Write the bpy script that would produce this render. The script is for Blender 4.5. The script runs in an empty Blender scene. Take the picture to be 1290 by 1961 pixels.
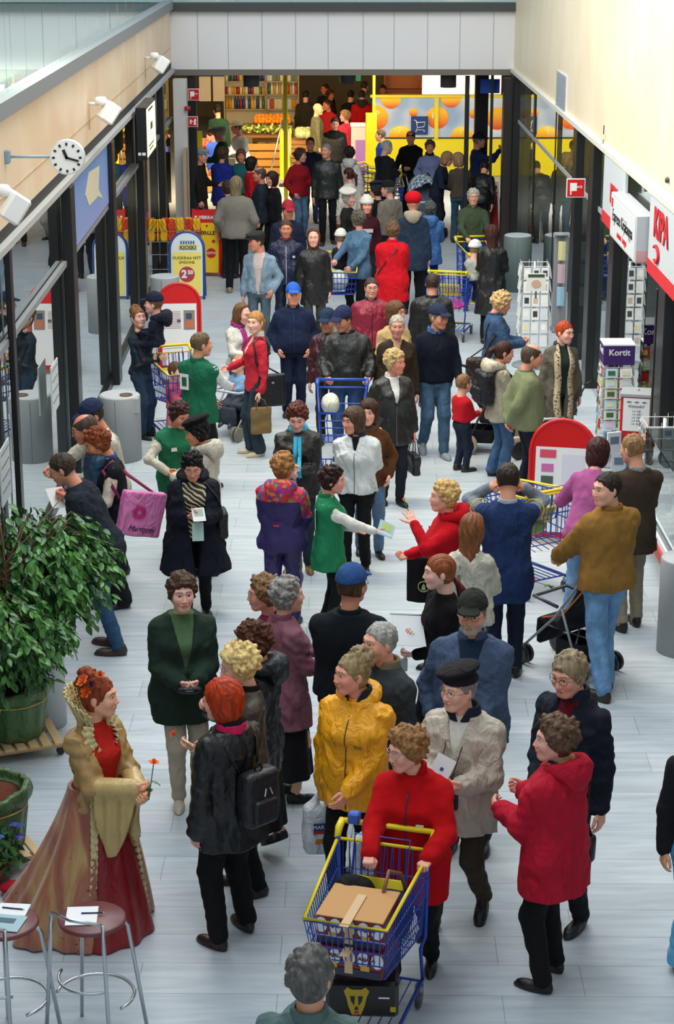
import bpy, math, random
import numpy as np
from mathutils import Vector, Matrix, Euler
PI = math.pi
scene = bpy.context.scene
COL = scene.collection
# ------------------------------------------------------------ camera, world, lights
F_PX = 3700.0
PITCH = math.atan(1152 / F_PX)
YAW = 0.0062
CAM_H = 6.0
cam_data = bpy.data.cameras.new('camera')
cam = bpy.data.objects.new('camera', cam_data); COL.objects.link(cam)
cam.location = (0, 0, CAM_H)
cam.rotation_euler = (PI / 2 - PITCH, 0, -YAW)
cam_data.sensor_fit = 'VERTICAL'; cam_data.sensor_height = 36.0
cam_data.lens = F_PX / 1961 * 36
cam_data.clip_end = 200
scene.camera = cam
scene.view_settings.view_transform = 'Standard'
scene.view_settings.look = 'None'
scene.view_settings.gamma = 1
scene.view_settings.exposure = 0.20
scene.view_settings.use_curve_mapping = False
world = bpy.data.worlds.new('World'); scene.world = world
world.use_nodes = True
world.node_tree.nodes['Background'].inputs[0].default_value = (0.72, 0.86, 1.0, 1)
world.node_tree.nodes['Background'].inputs[1].default_value = 0.62

def area(name, loc, target, size, power, color=(1, 1, 1)):
 d = bpy.data.lights.new(name, 'AREA'); d.shape = 'RECTANGLE'
 d.size, d.size_y = size; d.energy = power; d.color = color
 o = bpy.data.objects.new(name, d); COL.objects.link(o); o.location = loc
 o.rotation_euler = (Vector(target) - Vector(loc)).to_track_quat('-Z', 'Y').to_euler()
 return o
area('skylight_lamp_near', (-0.6, 13, 10.5), (0.2, 15, 0), (5, 12), 620, (0.93, 0.97, 1.0))
area('skylight_lamp_far', (-0.3, 27, 10.5), (0.0, 27, 0), (5, 14), 640, (0.93, 0.97, 1.0))
area('added_fascia_lamp', (-2.4, 20, 8.5), (3.45, 21, 4.4), (2.0, 16), 1550, (1.0, 0.93, 0.78))  # added lamp standing in for the warm sunlight on the right fascia
area('store_lamp_left', (-1.6, 44, 2.95), (-1.6, 46, 0), (4, 7), 540, (1.0, 0.74, 0.42))
area('store_lamp_right', (3.0, 42, 2.95), (3.0, 43.5, 0), (5, 5), 330, (1.0, 0.93, 0.8))

area('gallery_fill', (-3.2, 22, 6.3), (-6.4, 22, 4.9), (26, 1.0), 120, (0.95, 0.98, 1.0))  # unseen fill light added to brighten the gallery
CAMR = Euler((PI / 2 - PITCH, 0, -YAW)).to_matrix()
def W(px, py, z=0.0):
 """point of the plane at height z seen at a pixel of the 1290x1961 frame"""
 d = CAMR @ Vector(((px - 645) / F_PX, -(py - 980.5) / F_PX, -1))
 t = (z - CAM_H) / d.z
 return Vector((0, 0, CAM_H)) + d * t
def WY(px, py, y):
 d = CAMR @ Vector(((px - 645) / F_PX, -(py - 980.5) / F_PX, -1))
 return Vector((0, 0, CAM_H)) + d * (y / d.y)
def WX(px, py, x):
 d = CAMR @ Vector(((px - 645) / F_PX, -(py - 980.5) / F_PX, -1))
 return Vector((0, 0, CAM_H)) + d * (x / d.x)
def PXL(v):
 q = CAMR.transposed() @ (Vector(v) - Vector((0, 0, CAM_H)))
 return 645 - F_PX * q.x / q.z, 980.5 + F_PX * q.y / q.z

# ------------------------------------------------------------ colours and materials
def lin(c):
 if isinstance(c, str):
  c = c.lstrip('#'); c = [int(c[i:i + 2], 16) / 255 for i in (0, 2, 4)]
 return tuple((x / 12.92 if x <= 0.04045 else ((x + 0.055) / 1.055) ** 2.4) for x in c[:3])
MATS = {}
def nodemat(name):
 m = bpy.data.materials.new(name); m.use_nodes = True
 nt = m.node_tree; b = nt.nodes['Principled BSDF']
 return m, nt, b
def bump_noise(nt, b, scale, strength, dist=0.01, stretch=(1, 1, 1), detail=3, distort=0.0):
 tc = nt.nodes.new('ShaderNodeTexCoord'); mp = nt.nodes.new('ShaderNodeMapping')
 mp.inputs['Scale'].default_value = stretch
 n = nt.nodes.new('ShaderNodeTexNoise'); n.inputs['Scale'].default_value = scale
 n.inputs['Detail'].default_value = detail; n.inputs['Distortion'].default_value = distort
 bp = nt.nodes.new('ShaderNodeBump'); bp.inputs['Strength'].default_value = strength
 bp.inputs['Distance'].default_value = dist
 nt.links.new(tc.outputs['Object'], mp.inputs[0]); nt.links.new(mp.outputs[0], n.inputs['Vector'])
 nt.links.new(n.outputs[0], bp.inputs['Height']); nt.links.new(bp.outputs[0], b.inputs['Normal'])
 return mp, n
def vary(nt, b, col, vec, scale, amt):
 n = nt.nodes.new('ShaderNodeTexNoise'); n.inputs['Scale'].default_value = scale; n.inputs['Detail'].default_value = 4
 if vec: nt.links.new(vec, n.inputs['Vector'])
 r = nt.nodes.new('ShaderNodeValToRGB')
 r.color_ramp.elements[0].position = 0.3; r.color_ramp.elements[1].position = 0.7
 r.color_ramp.elements[0].color = tuple(x * (1 - amt) for x in col) + (1,)
 r.color_ramp.elements[1].color = tuple(min(1, x * (1 + amt)) for x in col) + (1,)
 nt.links.new(n.outputs[0], r.inputs[0]); nt.links.new(r.outputs[0], b.inputs['Base Color'])
KIND = dict(cloth=(0.85, 9, .8, .04, .12), knit=(0.95, 60, .35, .006, .08), fleece=(1.0, 12, .45, .025, .10),
   denim=(0.85, 12, .8, .03, .26), leather=(0.42, 13, .6, .022, .15), nylon=(0.45, 10, .95, .04, .10),
   suede=(0.9, 8, .7, .03, .2), satin=(0.35, 9, .6, .03, .12), plain=(0.6, 0, 0, 0, 0), gloss=(0.25, 0, 0, 0, 0),
   hair=(0.5, 55, .8, .008, .45), paper=(0.8, 0, 0, 0, 0), metal=(0.3, 0, 0, 0, 0), plastic=(0.35, 0, 0, 0, 0))
def mat(c, kind='cloth'):
 key = (c, kind)
 if key in MATS: return MATS[key]
 m, nt, b = nodemat('%s_%s' % (kind, str(c).lstrip('#')))
 col = lin(c); ro, sc, st, di, va = KIND[kind]
 b.inputs['Roughness'].default_value = ro; b.inputs['Base Color'].default_value = col + (1,)
 if kind == 'metal': b.inputs['Metallic'].default_value = 1
 if kind in ('cloth', 'knit', 'fleece', 'denim', 'suede', 'nylon', 'hair', 'leather'):
  b.inputs['Specular IOR Level'].default_value = 0.5 if kind in ('leather', 'nylon') else 0.25
 if sc:
  stretch = (1, 1, .6) if kind != 'hair' else (1.3, 1, .16)
  mp, n = bump_noise(nt, b, sc, st, di, stretch, 3, 1.2 if kind in ('cloth', 'nylon', 'leather', 'denim') else 0.3)
  vary(nt, b, col, mp.outputs[0], sc * (1 if kind != 'hair' else .9), va)
 MATS[key] = m; return m
def emit(c, s):
 key = (c, 'emit', s)
 if key in MATS: return MATS[key]
 m, nt, b = nodemat('light_' + str(c).lstrip('#'))
 b.inputs['Base Color'].default_value = lin(c) + (1,)
 b.inputs['Emission Color'].default_value = lin(c) + (1,); b.inputs['Emission Strength'].default_value = s
 MATS[key] = m; return m
def skinmat():
 m, nt, b = nodemat('skin')
 a = nt.nodes.new('ShaderNodeAttribute'); a.attribute_name = 'tone'
 nt.links.new(a.outputs['Color'], b.inputs['Base Color'])
 b.inputs['Roughness'].default_value = 0.5; b.inputs['Specular IOR Level'].default_value = 0.35
 b.inputs['Subsurface Weight'].default_value = 0.08; b.inputs['Subsurface Scale'].default_value = 0.01
 b.inputs['Subsurface Radius'].default_value = (1, .3, .2)
 return m
SKIN = skinmat()

# ------------------------------------------------------------ objects
def tag(o, label=None, cat=None, group=None, kind=None):
 if label: o['label'] = label
 if cat: o['category'] = cat
 if group: o['group'] = group
 if kind: o['kind'] = kind
 return o
def empty(name, loc, rz=0, label=None, cat=None, group=None):
 o = bpy.data.objects.new(name, None); COL.objects.link(o)
 o.location = loc; o.rotation_euler = (0, 0, rz); o.empty_display_size = .1
 return tag(o, label, cat, group)
def link(name, me, m, parent=None, mtx=None):
 o = bpy.data.objects.new(name, me); COL.objects.link(o)
 if m is not None:
  if len(me.materials) == 0: me.materials.append(None)
  ms = m if isinstance(m, (list, tuple)) else [m]
  while len(me.materials) < len(ms): me.materials.append(None)
  for i, q in enumerate(ms):
   o.material_slots[i].link = 'OBJECT'; o.material_slots[i].material = q
 if parent: o.parent = parent
 if mtx is not None: o.matrix_local = mtx
 return o
def mesh_np(name, V, Q, smooth=True):
 me = bpy.data.meshes.new(name)
 V = np.asarray(V, np.float32); Q = np.asarray(Q, np.int32)
 me.vertices.add(len(V)); me.vertices.foreach_set('co', V.ravel())
 me.loops.add(Q.size); me.loops.foreach_set('vertex_index', Q.ravel())
 me.polygons.add(len(Q))
 me.polygons.foreach_set('loop_start', np.arange(0, Q.size, 4, dtype=np.int32))
 me.polygons.foreach_set('loop_total', np.full(len(Q), 4, np.int32))
 me.polygons.foreach_set('use_smooth', np.full(len(Q), smooth))
 me.update(calc_edges=True)
 return me

# ------------------------------------------------------------ signed distance shapes (numpy), meshed as surface nets
def rc(P, a, b, ra, rb):
 a = np.asarray(a, float); b = np.asarray(b, float); ab = b - a
 t = np.clip(((P - a) @ ab) / max(ab @ ab, 1e-9), 0, 1)
 return np.linalg.norm(P - a - t[:, None] * ab, axis=1) - (ra + (rb - ra) * t)
def el(P, c, r):
 q = (P - np.asarray(c, float)); r = np.asarray(r, float)
 k0 = np.linalg.norm(q / r, axis=1); k1 = np.linalg.norm(q / (r * r), axis=1) + 1e-9
 return k0 * (k0 - 1) / k1
def bx(P, c, h, r=0.0):
 q = np.abs(P - np.asarray(c, float)) - (np.asarray(h, float) - r)
 return np.linalg.norm(np.maximum(q, 0), axis=1) + np.minimum(q.max(axis=1), 0) - r
def su(a, b, k):
 h = np.maximum(k - np.abs(a - b), 0) / k
 return np.minimum(a, b) - h * h * k * .25
def sx(a, b, k): return -su(-a, -b, k)
def net(f, lo, hi, res):
 lo = np.asarray(lo, float); hi = np.asarray(hi, float)
 n = np.maximum(np.ceil((hi - lo) / res).astype(int) + 1, 3)
 ax = [lo[i] + res * np.arange(n[i]) for i in range(3)]
 G = np.stack(np.meshgrid(*ax, indexing='ij'), -1).reshape(-1, 3)
 D = f(G).reshape(n)
 D[0] = np.maximum(D[0], .001); D[-1] = np.maximum(D[-1], .001)
 D[:, 0] = np.maximum(D[:, 0], .001); D[:, -1] = np.maximum(D[:, -1], .001)
 D[:, :, 0] = np.maximum(D[:, :, 0], .001); D[:, :, -1] = np.maximum(D[:, :, -1], .001)
 S = D < 0
 c = [(i, j, k) for i in (0, 1) for j in (0, 1) for k in (0, 1)]
 def sub(A, o): return A[o[0]:n[0] - 1 + o[0], o[1]:n[1] - 1 + o[1], o[2]:n[2] - 1 + o[2]]
 cnt = sum(sub(S, o).astype(np.int8) for o in c)
 act = (cnt > 0) & (cnt < 8)
 ids = -np.ones(act.shape, np.int32); idx = np.argwhere(act); ids[act] = np.arange(len(idx))
 acc = np.zeros((len(idx), 3)); w = np.zeros(len(idx))
 I, J, K = idx.T
 for o in c:
  for d in range(3):
   if o[d]: continue
   p = list(o); p[d] = 1
   a = D[I + o[0], J + o[1], K + o[2]]; b = D[I + p[0], J + p[1], K + p[2]]
   m = (a < 0) != (b < 0)
   t = np.where(m, a / np.where(m, a - b, 1), 0)
   q = np.tile(np.array(o, float), (len(idx), 1)); q[:, d] += t
   acc += q * m[:, None]; w += m
 V = lo + res * (idx + acc / w[:, None])
 F = []
 for d in range(3):
  e1, e2 = [(1, 2), (2, 0), (0, 1)][d]
  A = np.take(S, range(0, n[d] - 1), axis=d); B = np.take(S, range(1, n[d]), axis=d)
  E = np.argwhere(A != B)
  ok = (E[:, e1] > 0) & (E[:, e2] > 0) & (E[:, e1] < n[e1] - 1) & (E[:, e2] < n[e2] - 1)
  E = E[ok]
  ins = A[E[:, 0], E[:, 1], E[:, 2]]
  def cid(o1, o2):
   q = E.copy(); q[:, e1] -= o1; q[:, e2] -= o2
   return ids[q[:, 0], q[:, 1], q[:, 2]]
  qd = np.stack([cid(1, 1), cid(0, 1), cid(0, 0), cid(1, 0)], 1)
  qd = np.where(ins[:, None], qd, qd[:, ::-1]); F.append(qd)
 Q = np.concatenate(F)
 return V, Q
def wav(P, seed, f):
 r = np.random.RandomState(seed); o = 0
 for i in range(4):
  k = r.normal(size=3); k *= f * (1 + .5 * i) / np.linalg.norm(k)
  o = o + np.sin(P @ k + r.uniform(0, 6.28)) / (1 + .4 * i)
 return o / 2.4
# ------------------------------------------------------------ plain mesh builder
class MB:
 def __init__(s): s.v = []; s.f = []; s.mi = []; s.cur = 0
 def add(s, vs, fs):
  o = len(s.v); s.v += [tuple(v) for v in vs]
  for f in fs: s.f.append([i + o for i in f]); s.mi.append(s.cur)
 def box(s, c, d, R=None, bev=0):
  hx, hy, hz = d[0] / 2, d[1] / 2, d[2] / 2
  c = Vector(c)
  if bev > 0:
   bev = min(bev, hx * .9, hy * .9, hz * .9)
   vs = []; ring = []
   for sx_ in (-1, 1):
    for sy in (-1, 1):
     for sz in (-1, 1):
      vs += [(sx_ * (hx - bev), sy * (hy - bev), sz * hz), (sx_ * (hx - bev), sy * hy, sz * (hz - bev)), (sx_ * hx, sy * (hy - bev), sz * (hz - bev))]
   import bmesh
   bm = bmesh.new()
   for v in vs: bm.verts.new(v)
   r = bmesh.ops.convex_hull(bm, input=bm.verts)
   bm.verts.index_update()
   vv = [v.co.copy() for v in bm.verts]; ff = [[v.index for v in f.verts] for f in bm.faces]
   bm.free()
  else:
   vv = [Vector((x * hx, y * hy, z * hz)) for x in (-1, 1) for y in (-1, 1) for z in (-1, 1)]
   ff = [(0, 1, 3, 2), (4, 6, 7, 5), (0, 4, 5, 1), (2, 3, 7, 6), (0, 2, 6, 4), (1, 5, 7, 3)]
  if R is not None: vv = [R @ v for v in vv]
  s.add([c + v for v in vv], ff); return s
 def tube(s, pts, r, n=6, closed=False, cap=True):
  pts = [Vector(p) for p in pts]; N = len(pts)
  rs = r if isinstance(r, (list, tuple)) else [r] * N
  prev = None; vs = []
  for i, p in enumerate(pts):
   if closed: t = pts[(i + 1) % N] - pts[i - 1]
   else: t = pts[min(i + 1, N - 1)] - pts[max(i - 1, 0)]
   if t.length < 1e-9: t = Vector((0, 0, 1))
   t.normalize()
   if prev is None:
    u = t.cross(Vector((0, 0, 1)))
    if u.length < .05: u = t.cross(Vector((1, 0, 0)))
   else: u = prev - t * prev.dot(t)
   if u.length < 1e-6: u = t.cross(Vector((1, 0, .3)))
   u.normalize(); prev = u; w = t.cross(u)
   for k in range(n):
    a = 2 * PI * k / n; vs.append(p + (u * math.cos(a) + w * math.sin(a)) * rs[i])
  fs = []
  for i in range(N if closed else N - 1):
   j = (i + 1) % N
   for k in range(n):
    l = (k + 1) % n; fs.append((i * n + k, i * n + l, j * n + l, j * n + k))
  if cap and not closed: fs.append(tuple(range(n))[::-1]); fs.append(tuple((N - 1) * n + k for k in range(n)))
  s.add(vs, fs); return s
 def lathe(s, prof, n=24, c=(0, 0, 0), sc=(1, 1)):
  vs = []; fs = []; m = len(prof)
  for i in range(n):
   a = 2 * PI * i / n
   for r, z in prof: vs.append((c[0] + r * math.cos(a) * sc[0], c[1] + r * math.sin(a) * sc[1], c[2] + z))
  for i in range(n):
   j = (i + 1) % n
   for k in range(m - 1): fs.append((i * m + k, j * m + k, j * m + k + 1, i * m + k + 1))
  fs.append([i * m for i in range(n)][::-1]); fs.append([i * m + m - 1 for i in range(n)])
  s.add(vs, fs); return s
 def prism(s, outline, d, M):
  """outline in the local xy plane extruded along z by d, placed by M"""
  n = len(outline)
  vs = [M @ Vector((x, y, 0)) for x, y in outline] + [M @ Vector((x, y, d)) for x, y in outline]
  fs = [tuple(range(n))[::-1], tuple(range(n, 2 * n))] + [(i, (i + 1) % n, n + (i + 1) % n, n + i) for i in range(n)]
  s.add(vs, fs); return s
 def quad(s, a, b, c, d): s.add([a, b, c, d], [(0, 1, 2, 3)]); return s
 def mesh(s, name, smooth=False):
  me = bpy.data.meshes.new(name); me.from_pydata(s.v, [], s.f); me.update()
  me.polygons.foreach_set('use_smooth', [smooth] * len(me.polygons))
  if max(s.mi, default=0) > 0:
   for _ in range(max(s.mi) + 1): me.materials.append(None)
   me.polygons.foreach_set('material_index', s.mi)
  return me
 def build(s, name, m, parent=None, smooth=False, mtx=None):
  return link(name, s.mesh(name, smooth), m, parent, mtx)
def text_mesh(txt, size, depth=.002, name='lettering', align='CENTER', shear=0, bold=0):
 cu = bpy.data.curves.new(name, 'FONT'); cu.body = txt; cu.size = size; cu.extrude = depth
 cu.align_x = align; cu.align_y = 'CENTER'; cu.shear = shear; cu.offset = bold; cu.resolution_u = 3
 o = bpy.data.objects.new(name, cu); COL.objects.link(o)
 bpy.context.view_layer.update()
 dg = bpy.context.evaluated_depsgraph_get()
 me = bpy.data.meshes.new_from_object(o.evaluated_get(dg))
 me.name = name; me.materials.clear()
 bpy.data.objects.remove(o); bpy.data.curves.remove(cu)
 return me
def frame(o, x, y):
 """matrix with origin o, local x and y axes given, z = x cross y"""
 x = Vector(x).normalized(); y = Vector(y).normalized(); z = x.cross(y).normalized(); y = z.cross(x)
 M = Matrix((x, y, z)).transposed().to_4x4(); M.translation = Vector(o); return M
def put_text(txt, size, m, parent, M, name='lettering', sx_=1.0, **k):
 me = text_mesh(txt, size, name=name, **k)
 return link(name, me, m, parent, M @ Matrix.Diagonal((sx_, 1, 1, 1)))
# ------------------------------------------------------------ people: canonical head, hands, shoes, hair, hats
def head_sdf(P, fem=0):
 x = np.abs(P[:, 0]); Q = np.stack([x, P[:, 1], P[:, 2]], 1)
 d = el(P, (0, -.014, .028), (.076, .096, .090))
 d = su(d, el(P, (0, .026, -.028), (.060 - .003 * fem, .066, .080)), .04)
 d = su(d, el(P, (0, .066, -.090), (.026 - .005 * fem, .022, .020)), .035)
 d = su(d, rc(Q, (.045, .0, -.045), (.02, .06, -.088), .02, .014), .03)
 d = su(d, el(Q, (.038, .066, -.022), (.022, .02, .024)), .03)
 d = su(d, rc(Q, (.0, .087, .034), (.042, .070, .034), .010 - .003 * fem, .008), .02)
 d = -su(-d, el(Q, (.031, .102, .012), (.020, .018, .012)), .016)
 d = su(d, rc(P, (0, .086, .018), (0, .110 - .003 * fem, -.024), .006, .0095), .014)
 d = su(d, el(Q, (.011, .098, -.028), (.008, .010, .007)), .008)
 d = su(d, el(Q, (.010, .092, -.050), (.017, .009, .0055)), .006)
 d = su(d, el(P, (0, .091, -.061), (.020, .010, .0065)), .006)
 d = su(d, rc(Q, (.022, .089, .024), (.040, .080, .021), .005, .004), .005)
 d = su(d, el(Q, (.077, -.008, -.004), (.009, .018, .031)), .008)
 d = su(d, rc(P, (0, -.022, -.06), (0, -.040, -.185), .052 - .006 * fem, .058 - .008 * fem), .03)
 return d
HEADS = {}
def head_mesh(fem, res):
 if (fem, res) not in HEADS:
  HEADS[(fem, res)] = net(lambda P: head_sdf(P, fem), (-.1, -.13, -.18), (.1, .135, .13), res)
 return HEADS[(fem, res)]
FING = [(-.028, .070, -7), (-.009, .079, -2), (.010, .073, 3), (.027, .057, 9)]
CURL = dict(relax=(18, 26, 18), grip=(62, 78, 45), flat=(6, 8, 5), hold=(40, 48, 25), open=(-4, 4, 2))
def hand_chains(pose):
 out = []; cu = CURL[pose]
 for i, (x, L, sp) in enumerate(FING):
  c = [q * (1 + .08 * i) if pose != 'open' else q for q in cu]
  p = Vector((x, .088 - abs(x) * .22, 0)); a = 0; ch = [p.copy()]
  sp_ = math.radians(sp * (2.2 if pose == 'open' else 1))
  for k, fr in enumerate((.45, .31, .24)):
   a += math.radians(c[k])
   p = p + Vector((math.sin(sp_) * math.cos(a), math.cos(a) * math.cos(sp_), -math.sin(a))) * L * fr
   ch.append(p.copy())
  out.append((ch, .0092 - .0006 * i))
 th = {'grip': [(-.022, .02, -.006), (-.044, .052, -.022), (-.034, .078, -.040), (-.012, .088, -.052)],
   'hold': [(-.022, .02, -.006), (-.046, .050, -.020), (-.042, .082, -.034), (-.028, .100, -.044)],
   'open': [(-.022, .02, -.004), (-.052, .046, -.006), (-.078, .070, -.008), (-.094, .088, -.010)]}.get(
  pose, [(-.022, .02, -.006), (-.048, .052, -.014), (-.056, .083, -.020), (-.054, .106, -.026)])
 return out, [Vector(t) for t in th]
def hand_sdf(P, pose):
 fs, th = hand_chains(pose)
 d = rc(P, (0, -.03, 0), (0, .01, 0), .026, .024)
 d = su(d, bx(P, (0, .048, -.002), (.036, .042, .0125), .012), .02)
 for ch, r in fs:
  q = None
  for k in range(3):
   e = rc(P, ch[k], ch[k + 1], r - .0007 * k, r - .0007 * (k + 1))
   q = e if q is None else np.minimum(q, e)
  base = rc(P, (ch[0].x * .6, .03, 0), ch[0], .012, r + .0008)
  d = su(d, su(base, q, .006), .006)
 q = rc(P, th[0], th[1], .014, .0125)
 q = su(q, rc(P, th[1], th[2], .0120, .0105), .006); q = su(q, rc(P, th[2], th[3], .0105, .0088), .004)
 return su(d, q, .010)
HANDS = {}
def hand_mesh(pose, left, res):
 k = (pose, left, res)
 if k not in HANDS:
  V, Q = net(lambda P: hand_sdf(P, pose), (-.11, -.065, -.115), (.055, .185, .035), res)
  if left: V = V * np.array([-1, 1, 1]); Q = Q[:, ::-1]
  HANDS[k] = (V, Q)
 return HANDS[k]
CACHE = {}
def cached(key, fn, lo, hi, res):
 if key not in CACHE:
  V, Q = net(fn, lo, hi, res); CACHE[key] = mesh_np(key if isinstance(key, str) else str(key[0]), V, Q)
 return CACHE[key]
def shoe_mesh(kind='shoe'):
 def f(P):
  d = el(P, (0, .105, .022), (.043, .085, .040))
  d = su(d, el(P, (0, -.012, .035), (.034, .062, .050)), .05)
  d = su(d, rc(P, (0, -.02, .05), (0, -.02, .11 if kind == 'shoe' else .26), .038, .036 if kind == 'shoe' else .046), .03)
  top = .095 if kind == 'shoe' else .27
  d = np.maximum(d, P[:, 2] - top)
  sole = np.maximum(el(P, (0, .065, .012), (.046, .135, .05)), np.abs(P[:, 2] - .010) - .010)
  return np.maximum(np.minimum(d, sole), -P[:, 2] + .001)
 return cached('shoe' if kind == 'shoe' else 'boot', f, (-.06, -.1, -.01), (.06, .21, .12 if kind == 'shoe' else .3), .009)
def shell(P, t): return su(el(P, (0, -.014, .028), (.076 + t, .096 + t, .090 + t)), el(P, (0, -.02, -.03), (.062 + t, .07 + t, .07 + t)), .03)
def face_cut(P, h0=.07, lo=-.01, yb=.03):
 # positive in front of the hair line that runs from the forehead (y .085, z h0) down to the temple (y yb, z lo)
 n = np.array([0, h0 - lo, -(.088 - yb)]); n /= np.linalg.norm(n)
 jag = .004 * np.sin(P[:, 0] * 160) + .003 * np.sin(P[:, 0] * 330 + P[:, 2] * 200)
 a = (P - np.array([0, yb, lo])) @ n
 return np.where(P[:, 2] > lo, a, P[:, 1] - yb) + jag
def locks(P, n, amp, seed=0, tw=10):
 th = np.arctan2(P[:, 0], -P[:, 1] + .02)
 return amp * np.sin(th * n + tw * P[:, 2] * 3 + 2 * np.sin(P[:, 2] * 40 + seed) + seed)
def tufts(P, seed, n, L, r0, r1, t, curl=False):
 """overlapping locks laid over the skull away from the crown"""
 rr = np.random.RandomState(seed + 3); c = np.array([0, -.014, .028]); R = np.array([.076, .096, .090]) + t; d = None
 cr = np.array([0, -.5, .86]); k = 0
 while k < n:
  u = rr.normal(size=3); u /= np.linalg.norm(u)
  if u[2] < -.55 or (u[1] > .55 and u[2] < .45): continue
  k += 1; a = c + u * R
  if curl: w = rr.normal(size=3) * .011; q = rc(P, a - w, a + w, rr.uniform(r0 * .6, r0), r0 * .5)
  else:
   w = u - cr * (u @ cr); w /= np.linalg.norm(w) + 1e-6; w = w + rr.normal(size=3) * .25
   u2 = u + w * L / .09; u2 /= np.linalg.norm(u2); q = rc(P, a, c + u2 * R * 1.02, r0 * rr.uniform(.8, 1.2), r1)
  d = q if d is None else su(d, q, .009 if curl else .004)
 return d
def hair_sdf(style, seed):
 def f(P):
  x = np.abs(P[:, 0]); z = P[:, 2]; y = P[:, 1]
  if style in ('short', 'gone'):
   d = shell(P, .006) + locks(P, 16, .001, seed); d = su(d, tufts(P, seed, 60, .05, .010, .003, .002), .004)
   d = np.maximum(d, face_cut(P, .096, -.015, .012)); d = np.maximum(d, -z - .06 - y * .3)
  elif style == 'balding':
   d = shell(P, .006) + locks(P, 18, .0012, seed)
   d = np.maximum(d, face_cut(P, .05, -.02, .008)); d = np.maximum(d, -z - .065)
   d = np.maximum(d, -el(P, (0, .03, .12), (.062, .105, .06)))
  elif style == 'mop':
   d = su(shell(P, .010), tufts(P, seed, 70, .07, .015, .004, .008), .005)
   d = np.maximum(d, face_cut(P, .078, -.05, .018)); d = np.maximum(d, -z - .09)
  elif style == 'crop':
   d = su(shell(P, .010), tufts(P, seed, 90, .05, .018, .005, .013), .006)
   d = np.maximum(d, face_cut(P, .082, -.03, .016)); d = np.maximum(d, -z - .08)
  elif style == 'curly':
   d = su(shell(P, .008), tufts(P, seed, 150, 0, .019, 0, .012, True), .012) + wav(P, seed, 230) * .003
   d = np.maximum(d, face_cut(P, .082, -.045, .016)); d = np.maximum(d, -z - .085)
  elif style == 'bob':
   d = su(shell(P, .02), el(P, (0, -.03, -.055), (.088, .078, .085)), .03) + locks(P, 17, .0025, seed)
   d = su(d, tufts(P, seed, 60, .08, .014, .005, .010), .005); d = np.maximum(d, face_cut(P, .076, -.13, .020)); d = np.maximum(d, -z - .125)
  elif style == 'long':
   d = su(shell(P, .016), rc(P, (0, -.035, -.03), (0, -.055, -.25), .078, .07), .03)
   d = np.maximum(d, el(P, (0, -.03, -.1), (.105, .10, .3))) + locks(P, 19, .0035, seed)
   d = np.maximum(d, face_cut(P, .080, -.30, .012 )); d = np.maximum(d, -z - .27)
  elif style == 'updo':
   d = su(shell(P, .006), tufts(P, seed, 60, .05, .011, .003, .003), .005)
   d = np.maximum(d, face_cut(P, .082, -.03, .012))
   d = su(d, el(P, (0, -.05, .10), (.062, .058, .040)), .02); Q = (P - np.array([0, -.05, .065])) * 1.2; d = su(d, tufts(Q, seed + 1, 50, .09, .022, .006, -.012) / 1.2, .008) + wav(P, seed, 200) * .0015
   d = np.maximum(d, -z - .08)
  elif style == 'pony':
   d = shell(P, .007) + locks(P, 22, .0012, seed)
   d = np.maximum(d, face_cut(P, .074, -.03, .012)); d = np.maximum(d, -z - .07)
   t = rc(P, (0, -.105, .03), (0, -.150, -.02), .020, .030); t = su(t, rc(P, (0, -.150, -.02), (0, -.155, -.19), .030, .014), .02)
   d = su(d, t + locks(P, 14, .003, seed), .01)
  elif style == 'braids':
   d = shell(P, .006)
   d = np.maximum(d + .0022 * np.sin(P[:, 0] * 260), face_cut(P, .074, -.03, .010)); d = np.maximum(d, -z - .07)
  return d
 return f
def hair_mesh(style, seed=0):
 lo = (-.14, -.22, -.30) if style in ('long', 'pony') else (-.12, -.15, -.15)
 return cached(('hair', style, seed % 3), hair_sdf(style, seed % 3), lo, (.13, .12, .19), .0055)
def hat_mesh(kind):
 def f(P):
  z = P[:, 2]
  if kind == 'cap':
   d = np.maximum(el(P, (0, -.012, .04), (.086, .108, .098)), .035 - z)
   br = el(P, (0, .112, .045), (.066, .050, .05))
   br = np.maximum(br, np.abs(z - .052 + (P[:, 1] - .1) * .28 + P[:, 0] ** 2 * 3.) - .0045)
   br = np.maximum(br, .07 - P[:, 1])
   return np.minimum(su(d, br, .008), el(P, (0, -.01, .139), (.009, .009, .006)))
  if kind == 'flatcap':
   d = np.maximum(su(el(P, (0, -.012, .045), (.088, .106, .070)), el(P, (0, .01, .088), (.094, .128, .036)), .03), .036 - z)
   br = np.maximum(el(P, (0, .10, .055), (.07, .05, .04)), np.abs(z - .056 + (P[:, 1] - .1) * .2) - .007)
   return su(d, br, .012)
  if kind == 'beret':
   q = P @ np.array([[.97, 0, .22], [0, 1, .1], [-.22, -.05, .97]])
   return np.maximum(su(el(P, (0, -.014, .05), (.086, .104, .05)), el(q, (0, -.02, .098), (.118, .125, .040)) + wav(P, 3, 60) * .002, .02), .04 - z)
  if kind == 'beanie':
   d = el(P, (0, -.014, .04), (.090, .112, .104)) + .0018 * np.sin(np.arctan2(P[:, 0], P[:, 1]) * 46)
   band = np.maximum(el(P, (0, -.014, .045), (.096, .118, .09)), np.abs(z - .048) - .02)
   d = np.minimum(np.maximum(d, .035 - z), band)
   return d
  if kind == 'pompom':
   return el(P, (0, -.02, .07), (.11, .12, .09)) + wav(P, 5, 200) * .004
 return cached(('hat', kind), f, (-.15, -.17, 0), (.15, .2, .2), .0065)
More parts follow.
